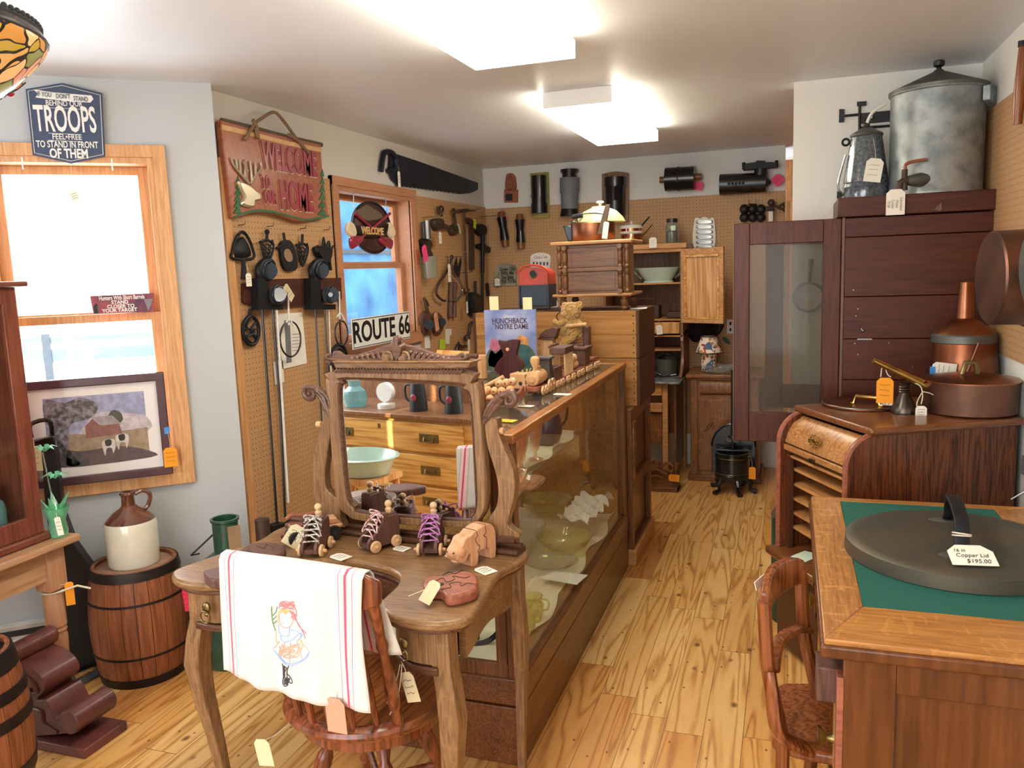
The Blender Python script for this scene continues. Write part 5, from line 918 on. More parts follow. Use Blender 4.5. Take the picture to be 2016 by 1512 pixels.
# toy truck
c, rz, ln = ax2((572, 1072), (662, 1056)); T = Thing('toy_truck', 'wooden toy tow truck with dark wheels standing behind the leftmost skate', 'toy', c, rz=rz, local=True)
T.p('chassis', MB().b2((-.085, -.025, .025), (.08, .025, .037)), 'redcedar', None, .002); T.p('bed', MB().b2((-.09, -.03, .037), (-.035, .03, .05)).b2((-.075, -.024, .05), (-.045, .024, .07)), 'alder', None, .004); T.p('cab', MB().b2((-.02, -.024, .037), (.03, .024, .085)), 'walnut', None, .004); T.p('hood', MB().b2((.03, -.022, .037), (.075, .022, .065)), 'redcedar', None, .004)
T.p('boom', MB().tube(smoothpts([(.08, 0, .085), (.06, 0, .095), (.03, 0, .088), (-.01, 0, .09)], 4), .007, 8), 'redcedar')
for x in (.06, -.06):
    for s_ in (1, -1): w = T.p('wheel', MB().cyl((x, s_*.027, .024), (x, s_*.038, .024), .024), 'rubber', None, .002); T.p('hub', MB().cyl((x, s_*.038, .024), (x, s_*.040, .024), .006), 'darksteel', w)
for x in (.075,): T.p('fender', MB().ring((x-.015, -.032, .024), .031, .005, (0, 1, 0), a0=0, a1=PI, xd=(1, 0, 0)), 'walnut')
# ================================================================ display case
CX0, CX1, CY0, CY1, CZ = -1.415, -.796, 2.292, 4.118, 1.10
T = Thing('display_case', 'long oak and glass shop display case running down the middle of the room', 'display case', ((CX0+CX1)/2, (CY0+CY1)/2, 0))
pw = .042
T.p('plinth', MB().b2((CX0, CY0, 0), (CX1, CY1, .2)), 'casedark', None, .004); T.p('lower_rail', MB().b2((CX0, CY0, .205), (CX1+.003, CY1, .298)), 'casedark', None, .006)
for x in (CX0, CX1-pw):
    for y in (CY0, CY1-pw): T.p('post', MB().b2((x, y, .298), (x+pw, y+pw, CZ-.03)), 'casedarkz', None, .003)
tf = .038; T.p('top_frame', MB().b2((CX0-.006, CY0-.006, CZ-.03), (CX0+tf, CY1, CZ)).b2((CX1-tf, CY0-.006, CZ-.03), (CX1+.006, CY1, CZ)).b2((CX0, CY0-.006, CZ-.03), (CX1, CY0+tf, CZ)).b2((CX0, CY1-tf, CZ-.03), (CX1, CY1, CZ)), 'caseoak', None, .004)
T.p('top_glass', MB().b2((CX0+tf, CY0+tf, CZ-.007), (CX1-tf, CY1-tf, CZ-.001)), 'topglass'); T.p('side_glass', MB().b2((CX1-.02, CY0+pw, .298), (CX1-.016, CY1-pw, CZ-.03)), 'caseglass'); T.p('side_glass', MB().b2((CX0+.016, CY0+pw, .298), (CX0+.02, CY1-pw, CZ-.03)), 'caseglass')
dfr = T.p('end_door', MB().b2((CX0+pw, CY0+.004, .298), (CX0+pw+.04, CY0+.024, CZ-.04)).b2((CX1-pw-.04, CY0+.004, .298), (CX1-pw-.002, CY0+.024, CZ-.04)).b2((CX0+pw, CY0+.004, .298), (CX1-pw, CY0+.024, .345)).b2((CX0+pw, CY0+.004, CZ-.08), (CX1-pw, CY0+.024, CZ-.04)), 'casedarkz', None, .003); T.p('door_glass', MB().b2((CX0+pw+.04, CY0+.012, .345), (CX1-pw-.04, CY0+.015, CZ-.08)), 'caseglass', dfr)
T.p('deck', MB().b2((CX0+.01, CY0+.03, .285), (CX1-.022, CY1-.01, .303)), 'pinebrown'); T.p('back_panel', MB().b2((CX0+.02, CY1-.02, .3), (CX1-.03, CY1-.01, CZ-.03)), 'caseoak')
T.p('shelf', MB().b2((CX0+.03, 2.60, .735), (-1.02, CY1-.03, .742)), 'clearglass'); T.p('shelf_bracket', MB().b2((CX0+.03, 2.9, .72), (-1.1, 2.92, .735)).b2((CX0+.03, 3.8, .72), (-1.1, 3.82, .735)), 'darksteel')
def clothsurf(x0, x1, y0, y1, z, sd=0, amp=.012):
    def f(u, v): x = x0+(x1-x0)*u+(.018*math.sin(v*23+sd) if u > .98 else 0); y = y0+(y1-y0)*v; return (x, y, z+amp*(.5+.5*math.sin(u*7+v*13+sd)*math.sin(v*31+u*4+sd))+(.02*max(0, math.sin(v*19+sd)) if u > .98 else 0))
    return f
single('shelf_cloth', MB().surf(clothsurf(CX0+.04, -1.03, 2.62, 4.05, .7485, 1, .005), 16, 50), 'clothcream', 'cream cloth spread over the upper shelf inside the display case', 'cloth', (-1.2, 3.3, .7485)); single('case_cloth', MB().surf(clothsurf(CX0+.04, CX1-.045, CY0+.06, 4.05, .305, 2), 24, 70), 'clothcream', 'cream cloth spread over the floor of the display case', 'cloth', (-1.1, 3.1, .305), solid=0)
GP = [(0, 0), (.034, .001), (.03, .005), (.008, .012), (.007, .035), (.016, .045), (.02, .07), (.03, .12), (.036, .178), (.033, .178), (.026, .12), (.015, .07), (0, .05)]
g0 = Thing('pink_goblet', 'x', 'goblet', (0, 0, 0), 'pink glass goblets in the display case', local=True); g0.p('glass', MB().lathe([(r*(1+.06*math.cos(0)), z) for r, z in GP], n=20), 'pinkglass')
GZ = .757; spots = [((1022, 925), 'frontmost pink glass goblet on the case shelf'), ((1050, 940), 'pink glass goblet with flared foot nearest the case side glass'), ((1062, 928), 'pink glass goblet behind the flared-foot one'), ((1070, 905), 'rearmost pink glass goblet on the case shelf')]
for i, (c, lb) in enumerate(spots):
    p = at(*c, 'z', GZ); p.x = min(p.x, -1.06+.0); 
    if i == 0: g0.o.location = p; g0.o['label'] = lb
    else: dup(g0, p, lb)
def bowl(c, z, R, H, mt, label, name='glass_bowl', cat='bowl', foot=.5, z_=None, sx=1):
    p = at(*c, 'z', z); p.x = min(p.x, CX1-.03-R*sx); T = Thing(name, label, cat, p); T.p('bowl', MB().lathe([(0, 0), (R*foot, 0), (R*foot*1.1, H*.1), (R*.8, H*.45), (R, H), (R*.96, H), (R*.75, H*.5), (R*foot*.9, H*.18), (0, H*.14)], p, n=32, sx=sx), mt); return T
bowl((1000, 975), GZ, .085, .05, 'pinkglass', 'shallow pink glass bowl on the case shelf beside the mirror post'); bowl((1040, 960), GZ, .07, .035, 'pinkglass', 'small pink glass dish in front of the goblets')
bowl((1075, 1010), .32, .14, .08, 'amberglass', 'large pale yellow glass bowl farthest on the case floor'); bowl((1125, 1085), .32, .13, .07, 'amberglass', 'pale yellow glass bowl in the middle of the case floor'); bowl((1040, 1075), .32, .09, .11, 'clearglass', 'clear glass jar-like bowl behind the vanity corner'); bowl((1085, 1115), .32, .12, .03, 'clearglass', 'flat clear glass plate on the case floor', 'glass_plate', 'plate')
def cup(c, label):
    p = at(*c, 'z', .318); p.x = min(p.x, CX1-.09); T = Thing('glass_cup', label, 'cup', p); T.p('cup', MB().lathe([(0, 0), (.034, 0), (.042, .015), (.044, .05), (.034, .065), (.040, .085), (.036, .085), (.03, .065), (.038, .05), (.036, .015), (0, .008)], p, n=28), 'amberglass'); T.p('handle', MB().tube(smoothpts([p+Vector(q) for q in ((.035, 0, .075), (.062, 0, .07), (.06, 0, .04), (.04, 0, .03))], 4), .004, 6), 'amberglass'); return T
cup((1075, 1218), 'small yellow glass cup with handle standing on cloth in the case'); cup((1043, 1240), 'small yellow glass cup half hidden behind the case corner post')
p = at(1110, 1140, 'z', .33); T = Thing('info_card', 'white card lying among the yellow glass in the display case', 'card', p); T.p('card', MB().prism(FT, [(p.x-.09, p.y-.03), (p.x+.07, p.y-.06), (p.x+.09, p.y+.05), (p.x-.06, p.y+.06)], .335, .337), 'paper')
p = Vector((-1.02, 2.48, .325)); T = Thing('iron_trivet', 'dark openwork iron trivet lying at the near end of the case floor', 'trivet', p); T.p('ring', MB().ring(p+Vector((0, 0, .09)), .10, .010, (.3, -1, .2)), 'iron'); T.p('cross', MB().tube([p+Vector((-.1, 0, .09)), p+Vector((.1, .03, .09))], .012, 6).tube([p+Vector((0, .02, .18)), p+Vector((0, 0, 0))], .012, 6), 'iron')
for i, (y, zz, lb) in enumerate(((3.72, .757, 'dark blue glass jug at the back of the case shelf'),)):
    p = Vector((-1.12, y, zz)); T = Thing('glass_jug', lb, 'jug', p); T.p('body', MB().lathe([(0, 0), (.07, 0), (.085, .05), (.08, .12), (.055, .19), (.06, .24), (.055, .24), (.05, .19), (0, .02)], p), plain('bluejug', '#26324f', .15, coat=.6)); T.p('handle', MB().tube(smoothpts([p+Vector(q) for q in ((.05, 0, .22), (.11, 0, .2), (.11, 0, .12), (.08, 0, .08))], 4), .007, 6), 'black')
single('lace_cloth', MB().surf(clothsurf(-1.02, -.86, 3.55, 4.0, .40, 4, .05), 10, 30), 'cloth', 'crumpled white cloth at the far end of the display case', 'cloth', (-.95, 3.8, .4))
# ---------------------------------------------------------------- on top of the case
ZK = 1.1005; zt3 = mapper(920, 590, .1885)
# book
FB = fy(3.72); bk = FB.px([(954, 612), (1052, 612), (1056, 742), (962, 742)]); T = Thing('picture_book', "children's picture book with blue sky cover standing behind the bear puzzle", 'book', FB.w(-1.25, ZK))
bz0 = ZK+.001; bu0, bu1, bz1 = bk[0][0], bk[1][0], bk[0][1]
T.p('pages', MB().rect(FB, bu0, bz0, bu1, bz1, -.018, -.002), 'paper'); T.p('cover', MB().rect(FB, bu0-.003, bz0, bu1+.003, bz1+.003, -.002, .001), plain('coverblue', '#6d80b8', .3, noise=.3, sc=7, coat=.4, col2='#a9aed0'), None); T.p('back_cover', MB().rect(FB, bu0-.003, bz0, bu1+.003, bz1+.003, -.021, -.018), 'coverblue')
T.text('cover_lettering', "Disney's", FB, (bu0+bu1)/2, bz1-.028, .0012, .022, 'signwhite', .8); T.text('cover_lettering', 'HUNCHBACK', FB, (bu0+bu1)/2, bz1-.052, .0012, .036, 'purpleheart', .8, bold=.0005); T.text('cover_lettering', 'NOTRE DAME', FB, (bu0+bu1)/2+.01, bz1-.080, .0012, .034, 'purpleheart', .8, bold=.0005); T.text('cover_lettering', 'of', FB, bu0+.045, bz1-.066, .0012, .018, 'purpleheart', .8)
hh = bz1-bz0
for nm, col, L_ in (('painted_hill', '#5c6f4e', [(.02, .02), (.02, .3), (.2, .42), (.5, .38), (.8, .45), (.98, .3), (.98, .02)]), ('painted_town', '#c9a27a', [(.05, .1), (.1, .35), (.2, .3), (.3, .38), (.4, .3), (.4, .1)]), ('painted_cloth', '#3f6a72', [(.6, .15), (.6, .4), (.75, .45), (.95, .3), (.95, .1)]), ('painted_flower', '#c86a8c', [(.08, .38), (.15, .55), (.25, .5), (.28, .35)]), ('painted_sun', '#e0a060', [(.62, .5), (.7, .6), (.85, .55), (.85, .42), (.7, .4)])):
    T.p(nm, MB().prism(FB, sm2([(bu0+(bu1-bu0)*a, bz0+hh*b) for a, b in L_], 3), .001, .0014+.0002*len(nm)), plain('cv_'+nm, col, .4, noise=.2, sc=30))
for px_, lb in (((971, 598), 'left'), ((1037, 600), 'right')):
    u, v = FB.uv(*px_); Tn = Thing('sticky_note', f'pale yellow paper note sticking up from the {lb} of the picture book', 'note', FB.w(u, bz1, -.01)); Tn.p('note', MB().rect(FB, u-.023, bz1-.01, u+.023, v+.035, -.012, -.011), 'note')
# bear puzzle
FBr = fy(3.40); bo = [(322, 405), (345, 412), (400, 418), (440, 402), (490, 400), (520, 398), (535, 420), (525, 480), (510, 560), (545, 600), (583, 665), (575, 700), (535, 740), (550, 800), (540, 832), (500, 838), (370, 832), (335, 815), (340, 770), (290, 730), (282, 700), (310, 640), (355, 590), (372, 560), (345, 480), (325, 440)]
pts = sm2(FBr.px([zt3(*p) for p in bo]), 3); zmn = min(v for u, v in pts); pts = [(u, v-zmn+ZK) for u, v in pts]; T = Thing('bear_puzzle', 'dark purplish wooden bear silhouette standing in front of the picture book', 'toy', FBr.w(-1.15, ZK)); T.p('body', MB().prism(FBr, pts, -.03, .0), 'purpleheart', None, .006)
u, v = FBr.uv(*zt3(420, 500)); T.p('peg', MB().cyl(FBr.w(u, v-zmn+ZK, 0), FBr.w(u, v-zmn+ZK, .003), .008), 'maple')
# bowl of wooden balls
p = at(975, 806, 'z', ZK); p.z = ZK; p.x = -1.01; p.y = 2.78
T = Thing('wooden_tray', 'boat-shaped red wooden tray holding wooden balls on the display case', 'tray', p)
def tray(u, v): a = (u-.5)*2; b = (v-.5)*2; x = a*.10; w = .05*math.sqrt(max(0, 1-a*a*.92)); return (p.x+x, p.y+b*w, p.z+.004+.030*(b*b)*(.4+.6*1)+.045*a*a*a*a)
T.p('hull', MB().surf(tray, 24, 12), 'redcedar', solid=.007)
b0 = Thing('wooden_ball', 'x', 'ball', (0, 0, 0), 'wooden balls heaped in the tray', local=True); b0.p('ball', MB().ball((0, 0, 0), .0165, n=20), 'maple'); b0.p('stem_hole', MB().cyl((0, -.0155, 0), (0, -.0168, 0), .003), 'walnut')
first = True
for i, (x, y, z) in enumerate([(-.06, -.01, .03), (-.03, .012, .028), (-.028, -.022, .028), (0, .01, .028), (.004, -.024, .028), (.034, .008, .03), (.04, -.022, .032), (-.05, .015, .055), (-.015, 0, .055), (.015, -.008, .056), (.045, .0, .06), (.0, .01, .082), (.028, .006, .085), (.048, .018, .088), (-.05, -.02, .056)]):
    q = p+Vector((x, y, z)); lb = 'turned wooden ball in the heap on the boat-shaped tray'
    if first: b0.o.location = q; b0.o['label'] = lb; first = False
    else: dup(b0, q, lb)
T = Thing('wooden_dowel', 'wooden dowel lying on the balls behind the tray', 'dowel', p+Vector((-.05, .04, .07))); T.p('dowel', MB().cyl(p+Vector((-.09, .05, .055)), p+Vector((.0, .06, .10)), .008), 'maple')
flattag('yellow price card lying at the near end of the case top', (996, 829), .04, .07, 1.4, 'tagyellow', ZK); flattag('white price card beside the tray of balls', (1035, 800), .035, .06, 1.4, 'tag', ZK); flattag('white price card lying beside the toy engine', (1107, 777), .04, .07, 1.4, 'tag', ZK); flattag('white price card lying in front of the block truck', (1035, 775), .035, .06, 1.4, 'tag', ZK)
# toy train
def whl(T, x, y, z, r, mt='birch', s_=1, th=.008): w = T.p('wheel', MB().cyl((x, y, z), (x, y+s_*th, z), r, n=20), mt, None, .0015); T.p('hub', MB().cyl((x, y+s_*th, z), (x, y+s_*(th+.004), z), r*.3, n=10), 'maple', w)
A_ = at(1075, 778, 'z', ZK); B_ = at(1183, 722, 'z', ZK); dr = (A_-B_).normalized(); rzt = math.atan2(dr.y, dr.x); LT = (A_-B_).length
def tloc(s): return A_-dr*s+Vector((0, 0, 0))+Vector((-dr.y, dr.x, 0))*(-.030)*-1*(-1)
def on(s): q = A_-dr*s; q.z = ZK; return q+Vector((-.05, 0, 0))
T = Thing('toy_engine', 'wooden toy steam engine with round boiler leading the train', 'toy train', on(.06), rz=rzt, local=True)
T.p('base', MB().prism(ft(0), [(-.09, -.035), (.06, -.035), (.085, -.02), (.085, .02), (.06, .035), (-.09, .035)], .016, .036), 'redcedar', None, .003); T.p('boiler', MB().lathe([(0, -.04), (.028, -.04), (.03, 0), (.031, .06), (.027, .075), (.014, .078), (.013, .083), (0, .083)], (0, 0, .066), (1, 0, 0), 24), 'maple')
T.p('smokestack', MB().lathe([(.010, .09), (.009, .105), (.02, .13), (.018, .145), (.010, .152)], (.035, 0, 0)), 'maple'); T.p('steam_dome', MB().lathe([(.009, .09), (.01, .108), (.004, .112), (.004, .122), (0, .123)], (-.005, 0, 0)), 'maple'); T.p('cab', MB().b2((-.085, -.035, .036), (-.045, .035, .13)).b2((-.095, -.042, .13), (-.035, .042, .14)), plain('slatewood', '#4a4340', .5), None, .003)
for s_ in (1, -1):
    for x, r in ((.06, .018), (.02, .018), (-.03, .026), (-.07, .026)): whl(T, x, s_*.036, r, r, 'birch', s_)
T.p('pull_string', MB().tube(smoothpts([(.0, -.03, .10), (.04, -.045, .05), (.07, -.06, .01), (.09, -.06, .004)], 4), .0012, 5), 'string')
def car(s, L_, name, label, body):
    T = Thing(name, label, 'toy train', on(s), rz=rzt, local=True); T.p('flatbed', MB().b2((-L_/2, -.035, .018), (L_/2, .035, .032)), 'redcedar', None, .002)
    for s_ in (1, -1):
        for x in (L_/2-.02, L_/2-.045, -L_/2+.02, -L_/2+.045): whl(T, x, s_*.036, .015, .015, 'birch', s_)
    body(T); return T
def coal(T): T.p('tender', MB().b2((-.055, -.033, .032), (.055, -.026, .085)).b2((-.055, .026, .032), (.055, .033, .085)).b2((-.055, -.033, .032), (-.048, .033, .085)).b2((.048, -.033, .032), (.055, .033, .075)), 'walnut', None, .002); T.p('end_post', MB().b2((.058, -.012, .03), (.068, .012, .09)), 'walnut')
def cage(T):
    for x in [(-.06+.12*i/7) for i in range(8)]:
        for s_ in (1, -1): T.p('bar', MB().cyl((x, s_*.03, .032), (x, s_*.03, .125), .003, n=8), 'birch')
    T.p('roof', MB().b2((-.07, -.036, .125), (.07, .036, .155)), 'walnut', None, .003); T.p('scallop', MB().tube([(x, -.037, .157+.006*(i % 2)) for i, x in enumerate([-.07+.0175*k for k in range(9)])], .005, 6), 'walnut')
def ballc(T): [T.p('ball', MB().ball((-.04+.04*i, 0, .050+.0*i), .019), 'maple') for i in range(3)]; [T.p('ball', MB().ball((-.02+.04*i, 0, .082), .019), 'maple') for i in range(2)]
def caboose(T): T.p('cabin', MB().b2((-.045, -.032, .032), (.045, .032, .11)), 'walnut', None, .002); T.p('roof', MB().b2((-.06, -.042, .11), (.06, .042, .122)), 'walnut', None, .003); T.p('cupola', MB().b2((-.015, -.015, .122), (.015, .015, .135)), 'walnut')
def blocks(T): T.p('log', MB().b2((-.045, -.03, .032), (.02, .03, .052)), 'redcedar', None, .003); T.p('cap', MB().cyl((.03, 0, .032), (.03, 0, .045), .025), 'redcedar', None, .003)
car(.235, .13, 'toy_tender', 'open-topped dark wooden tender behind the toy engine', coal); car(.40, .15, 'toy_cage_car', 'circus cage car with pale dowel bars in the toy train', cage); car(.565, .13, 'toy_ball_car', 'flat toy train car stacked with wooden balls', ballc); car(.72, .12, 'toy_caboose', 'dark boxy toy train cabin near the end of the train', caboose); car(.87, .12, 'toy_block_car', 'last toy train car carrying flat blocks', blocks)
# block truck, house tower, plush bear, cylinders
p = Vector((-1.02, 2.98, ZK)); p = at(1030, 768, 'z', ZK); T = Thing('toy_block_truck', 'pale wooden block truck with two dark round headlight holes', 'toy', p, rz=math.radians(-100), local=True)
T.p('cab', MB().b2((-.01, -.035, .012), (.05, .035, .075)), 'maple', None, .004); T.p('trailer', MB().b2((-.11, -.03, .012), (-.012, .03, .022)), 'maple'); T.p('headlights', MB().cyl((.05, -.016, .035), (.0515, -.016, .035), .008).cyl((.05, .016, .035), (.0515, .016, .035), .008), 'ink')
for i in range(4): T.p('log', MB().cyl((-.10, -.024+.016*i, .033+.012*(i % 2)), (-.015, -.024+.016*i, .033+.012*(i % 2)), .008), 'birch')
for x in (-.1, -.06, -.02): T.p('stake', MB().cyl((x, -.032, .012), (x, -.032, .075), .004, n=8), 'birch')
p = Vector((-1.14, 3.90, ZK)); T = Thing('toy_cable_car', 'wooden toy house with curved dark roof standing beside the picture book', 'toy', p)
T.p('walls', MB().b2((p.x-.035, p.y-.03, ZK), (p.x+.03, p.y+.03, ZK+.145)), 'maple', None, .002); T.p('eave', MB().b2((p.x-.045, p.y-.04, ZK+.145), (p.x+.04, p.y+.04, ZK+.155)), 'walnut'); T.p('roof', MB().prism(fy(p.y-.035), [(p.x-.04, ZK+.155), (p.x+.045, ZK+.155), (p.x+.06, ZK+.20), (p.x+.035, ZK+.205), (p.x-.005, ZK+.195), (p.x-.03, ZK+.175)], -.06, 0), 'walnut', None, .003)
p = Vector((-1.04, 4.00, ZK)); T = Thing('plush_bear', 'curly golden plush bear sitting up on the toys with a wooden rod', 'plush toy', p+Vector((0, 0, .12)))
T.p('perch', MB().b2((p.x-.04, p.y-.035, ZK), (p.x+.045, p.y+.035, ZK+.115)), 'walnut', None, .004)
def fur(mb, c, r, sc, n=240, sd=3):
    rr_ = random.Random(sd); mb.ball(c, r, sc, 20); c = Vector(c)
    for _ in range(n):
        th = math.acos(rr_.uniform(-1, 1)); ph = rr_.uniform(0, 2*PI); d = Vector((math.sin(th)*math.cos(ph), math.sin(th)*math.sin(ph), math.cos(th))); q = c+Vector((d.x*r*sc[0], d.y*r*sc[1], d.z*r*sc[2])); mb.ball(q, .006+.004*rr_.random(), (1, 1, 1), 6)
    return mb
B = lambda x, y, z: (p.x+x, p.y+y, p.z+z)
mb = fur(MB(), B(0, 0, .185), .045, (1, .9, 1.35)); fur(mb, B(-.005, -.005, .275), .042, (1.05, 1, 1.0), 200, 5); mb.tube([B(-.02, -.02, .235), B(-.06, -.035, .215), B(-.09, -.03, .225)], .017, 10); mb.tube([B(.01, -.02, .15), B(-.03, -.04, .125), B(-.045, -.045, .09)], .022, 10); mb.tube([B(.02, 0, .23), B(.05, -.02, .2)], .017, 10); fur(mb, B(-.035, -.01, .30), .015, (1, .6, 1), 40, 8); fur(mb, B(.035, -.01, .305), .015, (1, .6, 1), 40, 9); mb.ball(B(-.03, -.035, .265), .018, (1, 1, .8))
T.p('body', mb, 'plush'); T.p('wooden_rod', MB().cyl(B(-.02, -.055, .205), B(.085, -.05, .213), .009), 'maple', label='pale wooden rod'); T.p('dark_wing', MB().tube(smoothpts([B(-.06, -.03, .22), B(-.075, -.03, .255), B(-.055, -.03, .275)], 4), .008, 8, flat=.4), 'walnut')
T = Thing('wooden_block', 'small dark arched block standing right of the plush bear', 'toy', B(.10, .03, 0)); T.p('block', MB().b2(B(.05, .0, 0), B(.085, .05, .20)), 'walnut', None, .008)
q = at(950, 745, 'z', ZK); T = Thing('wooden_cylinder', 'pale wooden cylinder standing left of the bear puzzle', 'toy', q); T.p('cylinder', MB().cyl(q, q+Vector((0, 0, .11)), .022), 'maple', None, .003)
q = Vector((-1.28, 3.2, ZK)); T = Thing('wooden_disc', 'dark oval wooden disc propped up beside the mirror crest', 'toy', q); T.p('disc', MB().lathe([(0, 0), (.03, 0), (.033, .006), (.03, .012), (0, .012)], q+Vector((0, -.02, .062)), (.6, -.8, .1), 28, sx=1.0, sy=1.9, xd=(.8, .6, 0)), 'purpleheart')
q = Vector((-1.33, 3.05, ZK)); T = Thing('rolling_pin', 'pale wooden rolling pin behind the mirror crest', 'rolling pin', q)
r0_ = FB; c1 = at(862, 697, 'y', 3.1); c2 = at(925, 700, 'y', 3.1); T.o.location = c1; T.loc = Vector(c1); T.p('barrel', MB().cyl(c1, c2, .018), 'pine'); T.p('handle', MB().cyl(c2, c2+(c2-c1).normalized()*.035, .009), 'walnut', label='dark handle')
T.p('stand', MB().b2((c1.x+.02, c1.y-.02, ZK), (c2.x-.02, c2.y+.02, c1.z-.018)), 'walnut')
# ================================================================ crates and cabinets beyond the case
XR = -.742
T = Thing('secretary_cabinet', 'dark panelled cabinet standing between display case and crates', 'cabinet', (-1.15, 4.45, 0))
T.p('carcass', MB().b2((-1.45, 4.135, .02), (-.80, 4.74, .852)), 'casedark'); T.p('side_frame', MB().b2((-.80, 4.135, .02), (-.77, 4.18, .852)).b2((-.80, 4.69, .02), (-.77, 4.74, .852)).b2((-.80, 4.135, .78), (-.77, 4.74, .852)).b2((-.80, 4.135, .40), (-.77, 4.74, .46)).b2((-.80, 4.135, .02), (-.77, 4.74, .10)), 'casedarkz', None, .004)
T.p('base_molding', MB().b2((-1.46, 4.13, 0), (-.755, 4.75, .09)), 'caselight', None, .006); T.p('corner_turning', MB().lathe([(.012, .46), (.016, .5), (.010, .52), (.016, .56), (.016, .74), (.010, .76), (.017, .79)], (-.765, 4.15, 0)), 'casedark')
def crate(z0_, z1_, label):
    T = Thing('wooden_crate', label, 'crate', (-1.2, 4.5, z0_), 'stacked wooden crates'); x0, x1, y0, y1 = -1.66, XR, 4.235, 4.75
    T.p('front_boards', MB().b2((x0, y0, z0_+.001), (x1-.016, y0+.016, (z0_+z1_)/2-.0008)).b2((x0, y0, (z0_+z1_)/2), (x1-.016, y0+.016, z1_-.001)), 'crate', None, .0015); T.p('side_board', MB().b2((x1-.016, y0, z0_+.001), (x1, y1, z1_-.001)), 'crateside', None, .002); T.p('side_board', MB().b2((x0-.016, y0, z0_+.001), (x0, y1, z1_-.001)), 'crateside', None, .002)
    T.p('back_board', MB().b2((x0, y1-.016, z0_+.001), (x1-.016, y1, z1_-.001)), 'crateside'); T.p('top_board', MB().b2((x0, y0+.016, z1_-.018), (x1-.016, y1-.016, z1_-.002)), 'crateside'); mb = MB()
    for i in range(6): z = z0_+.03+(z1_-z0_-.06)*i/5; mb.cyl((x1-.03, y0-.0008, z), (x1-.03, y0, z), .004, n=8)
    T.p('nails', mb, 'ink')
crate(.853, 1.109, 'lower crate of the stack behind the display case, rough pale front boards'); crate(1.11, 1.362, 'upper crate of the stack, carrying the small carved cabinet')
ZC2 = 1.362
p = at(1262, 607, 'z', ZC2+.001); T = Thing('paper_sheet', 'white paper sheet lying at the right end of the upper crate', 'paper', p); T.p('sheet', MB().prism(FT, [(p.x-.05, p.y-.06), (p.x+.035, p.y-.04), (p.x+.02, p.y+.10), (p.x-.07, p.y+.07)], ZC2, ZC2+.002), 'paper')
# small carved cabinet
T = Thing('carved_cabinet', 'small dark carved two-panel cabinet with turned columns on the upper crate', 'cabinet', (-1.0, 4.45, ZC2)); x0, x1, y0, y1 = -1.175, -.835, 4.33, 4.62
T.p('body', MB().b2((x0, y0, 1.452), (x1, y1, 1.712)), 'carvewal'); T.p('top_board', MB().b2((x0-.06, y0-.03, 1.715), (x1+.05, y1+.02, 1.735)), 'pinex', None, .006); T.p('bottom_board', MB().b2((x0-.055, y0-.03, 1.436), (x1+.045, y1+.02, 1.452)), 'pinex', None, .006)
for z0_, z1_ in ((1.465, 1.572), (1.592, 1.70)):
    dr_ = T.p('panel', MB().b2((x0+.03, y0-.006, z0_), (x1-.03, y0, z1_)), 'carvewal', None, .003); T.p('reeding', MB().b2((x0+.05, y0-.010, z0_+.010), (x0+.055, y0-.006, z1_-.01)).b2((x1-.055, y0-.010, z0_+.01), (x1-.05, y0-.006, z1_-.01)).b2((x0+.03, y0-.01, z1_-.018), (x1-.03, y0-.006, z1_-.013)).b2((x0+.03, y0-.01, z0_+.013), (x1-.03, y0-.006, z0_+.018)), 'casedark', dr_)
T.p('rail', MB().b2((x0, y0-.012, 1.572), (x1, y0, 1.592)), 'carvewal', None, .002)
for x in (x0+.018, x1-.018, x0-.012, x1+.02):
    mb = MB()
    for zb in (1.455, 1.585): mb.lathe([(.014, 0), (.016, .012), (.009, .022), (.013, .035), (.013, .085), (.009, .095), (.016, .108), (.014, .125)], (x, y0-.016, zb), n=14)
    T.p('turned_column', mb, 'carvewal')
    if x > x0-.005 and x < x1+.005: [T.p('rosette', MB().cyl((x, y0-.034, z), (x, y0-.026, z), .013, n=14), 'carvewal') for z in (1.582, 1.70, 1.463)]
for x in (x0, x1):
    for y in (y0, y1-.02): T.p('foot', MB().lathe([(.016, 0), (.02, .012), (.015, .02), (.021, .035), (.021, .055), (.015, .06), (.02, .073)], (x, y, ZC2), n=16), 'carvewal')
T.p('latch_hook', MB().tube(smoothpts([(x1+.025, y0+.02, 1.66), (x1+.03, y0+.0, 1.55), (x1+.055, y0-.02, 1.45)], 4), .003, 5), 'brassold')
# copper kettle and lid
k = Vector((-1.03, 4.46, 1.736)); T = Thing('copper_kettle', 'wide copper kettle with flat lid handle on top of the carved cabinet', 'kettle', k)
T.p('body', MB().lathe([(0, 0), (.118, 0), (.122, .006), (.122, .095), (.117, .10), (.0, .10)], k, n=40), 'copper'); T.p('spout', MB().prism(fy(4.45), [(k.x-.10, k.z+.0), (k.x-.105, k.z+.088), (k.x-.16, k.z+.092), (k.x-.13, k.z+.0)], -.045, .045), 'darksteel', None, .008)
T.p('lid_knob', MB().ball(k+Vector((-.11, 0, .105)), .012), 'darksteel'); T.p('bail', MB().tube(smoothpts([k+Vector(q) for q in ((-.08, -.03, .10), (-.07, -.04, .14), (.02, -.05, .15), (.09, -.05, .135))], 5), .003, 6), 'darksteel'); T.p('grip', MB().cyl(k+Vector((-.105, -.04, .135)), k+Vector((-.045, -.045, .142)), .013), 'black', None, .003)
T.p('handle', MB().prism(fy(4.33), [(k.x+.050, k.z+.03), (k.x+.09, k.z+.03), (k.x+.125, k.z+.185), (k.x+.10, k.z+.185)], -.02, 0), 'bark', None, .004); tag(T, fy(4.325), k.x+.10, k.z+.05, .0, .03, .09, 'tag', -.15, None, lines=0)
